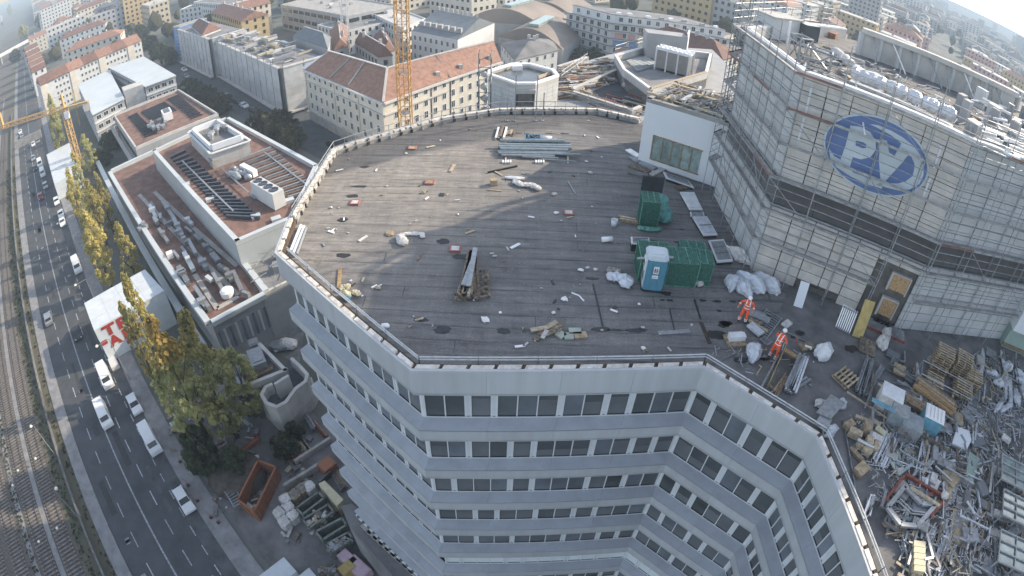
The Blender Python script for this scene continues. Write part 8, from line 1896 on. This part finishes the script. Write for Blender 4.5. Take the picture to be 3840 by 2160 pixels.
for a,b in((P[0],P[1]),(P[1],P[2])):m_=MB();m_.slab(a.xy,b.xy,.5,dz+.001,dz+1.0);part('parapet',m_,'concrete_light',t)
for i,(x,y,s_)in enumerate(((1225,760,(3.2,2.0,1.6)),(1075,850,(2.2,1.4,1.3)),(1035,1000,(2.4,1.0,.7)),(1180,560,(1.4,1.4,1.0)))):c=f2(x,y,dz+.8);m_=MB();m_.box((c.x,c.y,dz+s_[2]/2),s_,-.95);m_.box((c.x,c.y,dz+s_[2]+.05),(s_[0]*.7,s_[1]*.7,.1),-.95);part('plant_box',m_,'galvanised',t)
for k in range(3):m_=MB();m_.bar(f2(1080,1000-k*18,dz+.4),f2(1400,850-k*18,dz+.4),.14,.14);part('pipe',m_,'timber',t)
m_=MB();P=[f2(x,y,.03)for x,y in((700,480),(1250,380),(1650,300),(1750,450),(1700,800),(1560,740),(1270,600),(900,760))];m_.add([(p.x,p.y,.035)for p in P],[tuple(range(len(P)))]);setting('courtyard_ground',m_,'concrete_dark')
for i,(x,y,mt,lab)in enumerate(((1300,380,'white_plastic','white wrapped load in the courtyard below the workshop'),(1440,370,'timber_pale','small tan load beside the white wrapped one'),(1560,570,'bag_white','white and rust debris heap beside the tall building'),(1480,590,'galvanised','metal debris heap beside the tall building'))):
    c=f2(x,y,.6);m_=MB();m_.blob((c.x,c.y,.5),(1.7,1.1,.8),2,.2,rg=rg,flat=True);solo('load',m_,mt,lab,'load')
p_=c2(0,0,0);c=at(1000,1010,0);m_=MB();c=at(1000,1005,6);m_.lathe((c.x,c.y,0),[(.6,0),(.6,6.2),(.9,6.3),(.9,7.0),(.3,7.2)],12);solo('silo',m_,'white_gloss','white upright silo pipe between the hall and the tall building','silo',smooth=False)
# low roof at the foot of the tall building
t=thing('arcade_roof','low grey arcade roof with a bright glazed strip at the foot of the tall building','building',h2(900,1100,0));az_=7.4
m_=MB();m_.prism([h2(x,y,az_).xy for x,y in((640,920),(720,900),(800,960),(1330,1480),(1060,1480),(700,1060))],0,az_);part('roof',m_,'roof_grey',t)
m_=MB();a,b=h2(770,985,az_+.5),h2(1270,1470,az_+.5);m_.bar(a,b,.5,.5);part('rooflight',m_,'white_gloss',t)
for i in range(12):q=a.lerp(b,(i+.5)/12);m_=MB();m_.box((q.x,q.y,az_+.78),(.3,.7,.06),RANG);part('glazing_bar',m_,'steel_dull',t)
for i in range(9):q=h2(850+i*45,1090+i*42,az_);m_=MB();m_.box((q.x,q.y,az_+.1),(1.3,.9,.16),RANG);part('roof_hatch',m_,'concrete',t)

# ================================================================== CRANES
def lattice(parent,base,top,w,mt,step=None,name='mast',leg=.12):
    base,top=Vector(base),Vector(top);d=(top-base);L_=d.length;d/=L_;u0=Vector((0,0,1))if abs(d.z)<.9 else Vector((1,0,0));a=d.cross(u0).normalized()*w/2;b=d.cross(a).normalized()*w/2;step=step or w
    for s1,s2 in((1,1),(1,-1),(-1,-1),(-1,1)):m_=MB();m_.bar(base+a*s1+b*s2,top+a*s1+b*s2,leg);part('chord',m_,mt,parent)
    n=int(L_/step);cs=[a+b,a-b,-a-b,-a+b]
    for i in range(n):
        p,q=base+d*(i*step),base+d*((i+1)*step);m_=MB()
        for j in range(4):
            c0,c1_=cs[j],cs[(j+1)%4];m_.bar(p+c0,p+c1_,leg*.55);m_.bar(p+c0,q+c1_,leg*.5)if(i+j)%2 else m_.bar(p+c1_,q+c0,leg*.5)
        part('brace_section',m_,mt,parent)
mx=Vector((-21.2,101,0));t=thing('tower_crane','tall orange lattice crane mast rising behind the roof in front of the cream building','crane',mx)
lattice(t,mx,mx+Vector((0,0,54)),2.2,'crane_orange',2.1,leg=.17)
m_=MB();m_.bar(mx,mx+Vector((0,0,54)),.16);part('ladder',m_,'crane_orange',t)
for i in range(6):m_=MB();m_.box(mx+Vector((0,0,8+i*8)),(1.7,1.7,.08));part('landing',m_,'steel_dull',t)
mx=at(1299,180,10);mx.z=0;t=thing('tower_crane','pale far crane mast at the top, left of the orange one','crane',mx);lattice(t,mx,mx+Vector((0,0,53)),1.9,'crane_white',2.4,leg=.16)
cb0=at(305,640,0);ct=zat(233,414,cb0);t=thing('small_crane','small yellow orange crane with a long jib at the left edge above the road','crane',cb0)
top=Vector((cb0.x,cb0.y,ct));lattice(t,cb0,top,1.5,'crane_yellow',1.7,leg=.22)
je=at(-60,505,ct);jd=(je-top).normalized();lattice(t,top+Vector((0,0,.4)),top+jd*60+Vector((0,0,.4)),1.2,'crane_yellow',1.6,leg=.16)
m_=MB();m_.bar(top+Vector((0,0,.4)),top-jd*9+Vector((0,0,.4)),1.1,.4);part('counter_jib',m_,'crane_yellow',t);m_=MB();q=top-jd*8;m_.box((q.x,q.y,ct-.9),(2.0,1.4,2.2),.7);part('counterweight',m_,'concrete_light',t)
q=top+jd*26;m_=MB();m_.bar(q,q+Vector((0,0,5)),.7,.7);part('tie_post',m_,'crane_yellow',t);m_=MB();m_.tube(q+Vector((0,0,5)),top+Vector((0,0,4)),.06);m_.tube(q+Vector((0,0,5)),top+jd*55,.06);part('tie_rope',m_,'crane_yellow',t,kind='stuff')
m_=MB();m_.bar(top,top+Vector((0,0,4.5)),.6);part('apex',m_,'crane_yellow',t);m_=MB();q=top+jd*.2+Vector((1.2,-.6,-1.6));m_.box(q,(1.3,1.3,2.0),.5);part('cab',m_,'white_gloss',t)
a=at(301,470,0);b0=a.copy();m_=MB();m_.tube((a.x,a.y,0),(a.x,a.y,zat(276,340,a)),.3,8,.2);solo('light_mast',m_,'crane_yellow','thin pale yellow mast standing right of the small crane','mast')

# ================================================================== HAZE
hz=MB();hz.box((0,0,28.7),(19000,19000,59.6));hm=bpy.data.materials.new('haze');hm.use_nodes=True;N=hm.node_tree.nodes;N.remove(N['Principled BSDF'])
pv=N.new('ShaderNodeVolumePrincipled');pv.inputs['Density'].default_value=.00062;pv.inputs['Color'].default_value=(.56,.69,.82,1);pv.inputs['Anisotropy'].default_value=.0
hm.node_tree.links.new(pv.outputs[0],N['Material Output'].inputs['Volume'])
o=link('haze',hz.mesh('haze',hm));o['kind']='stuff'
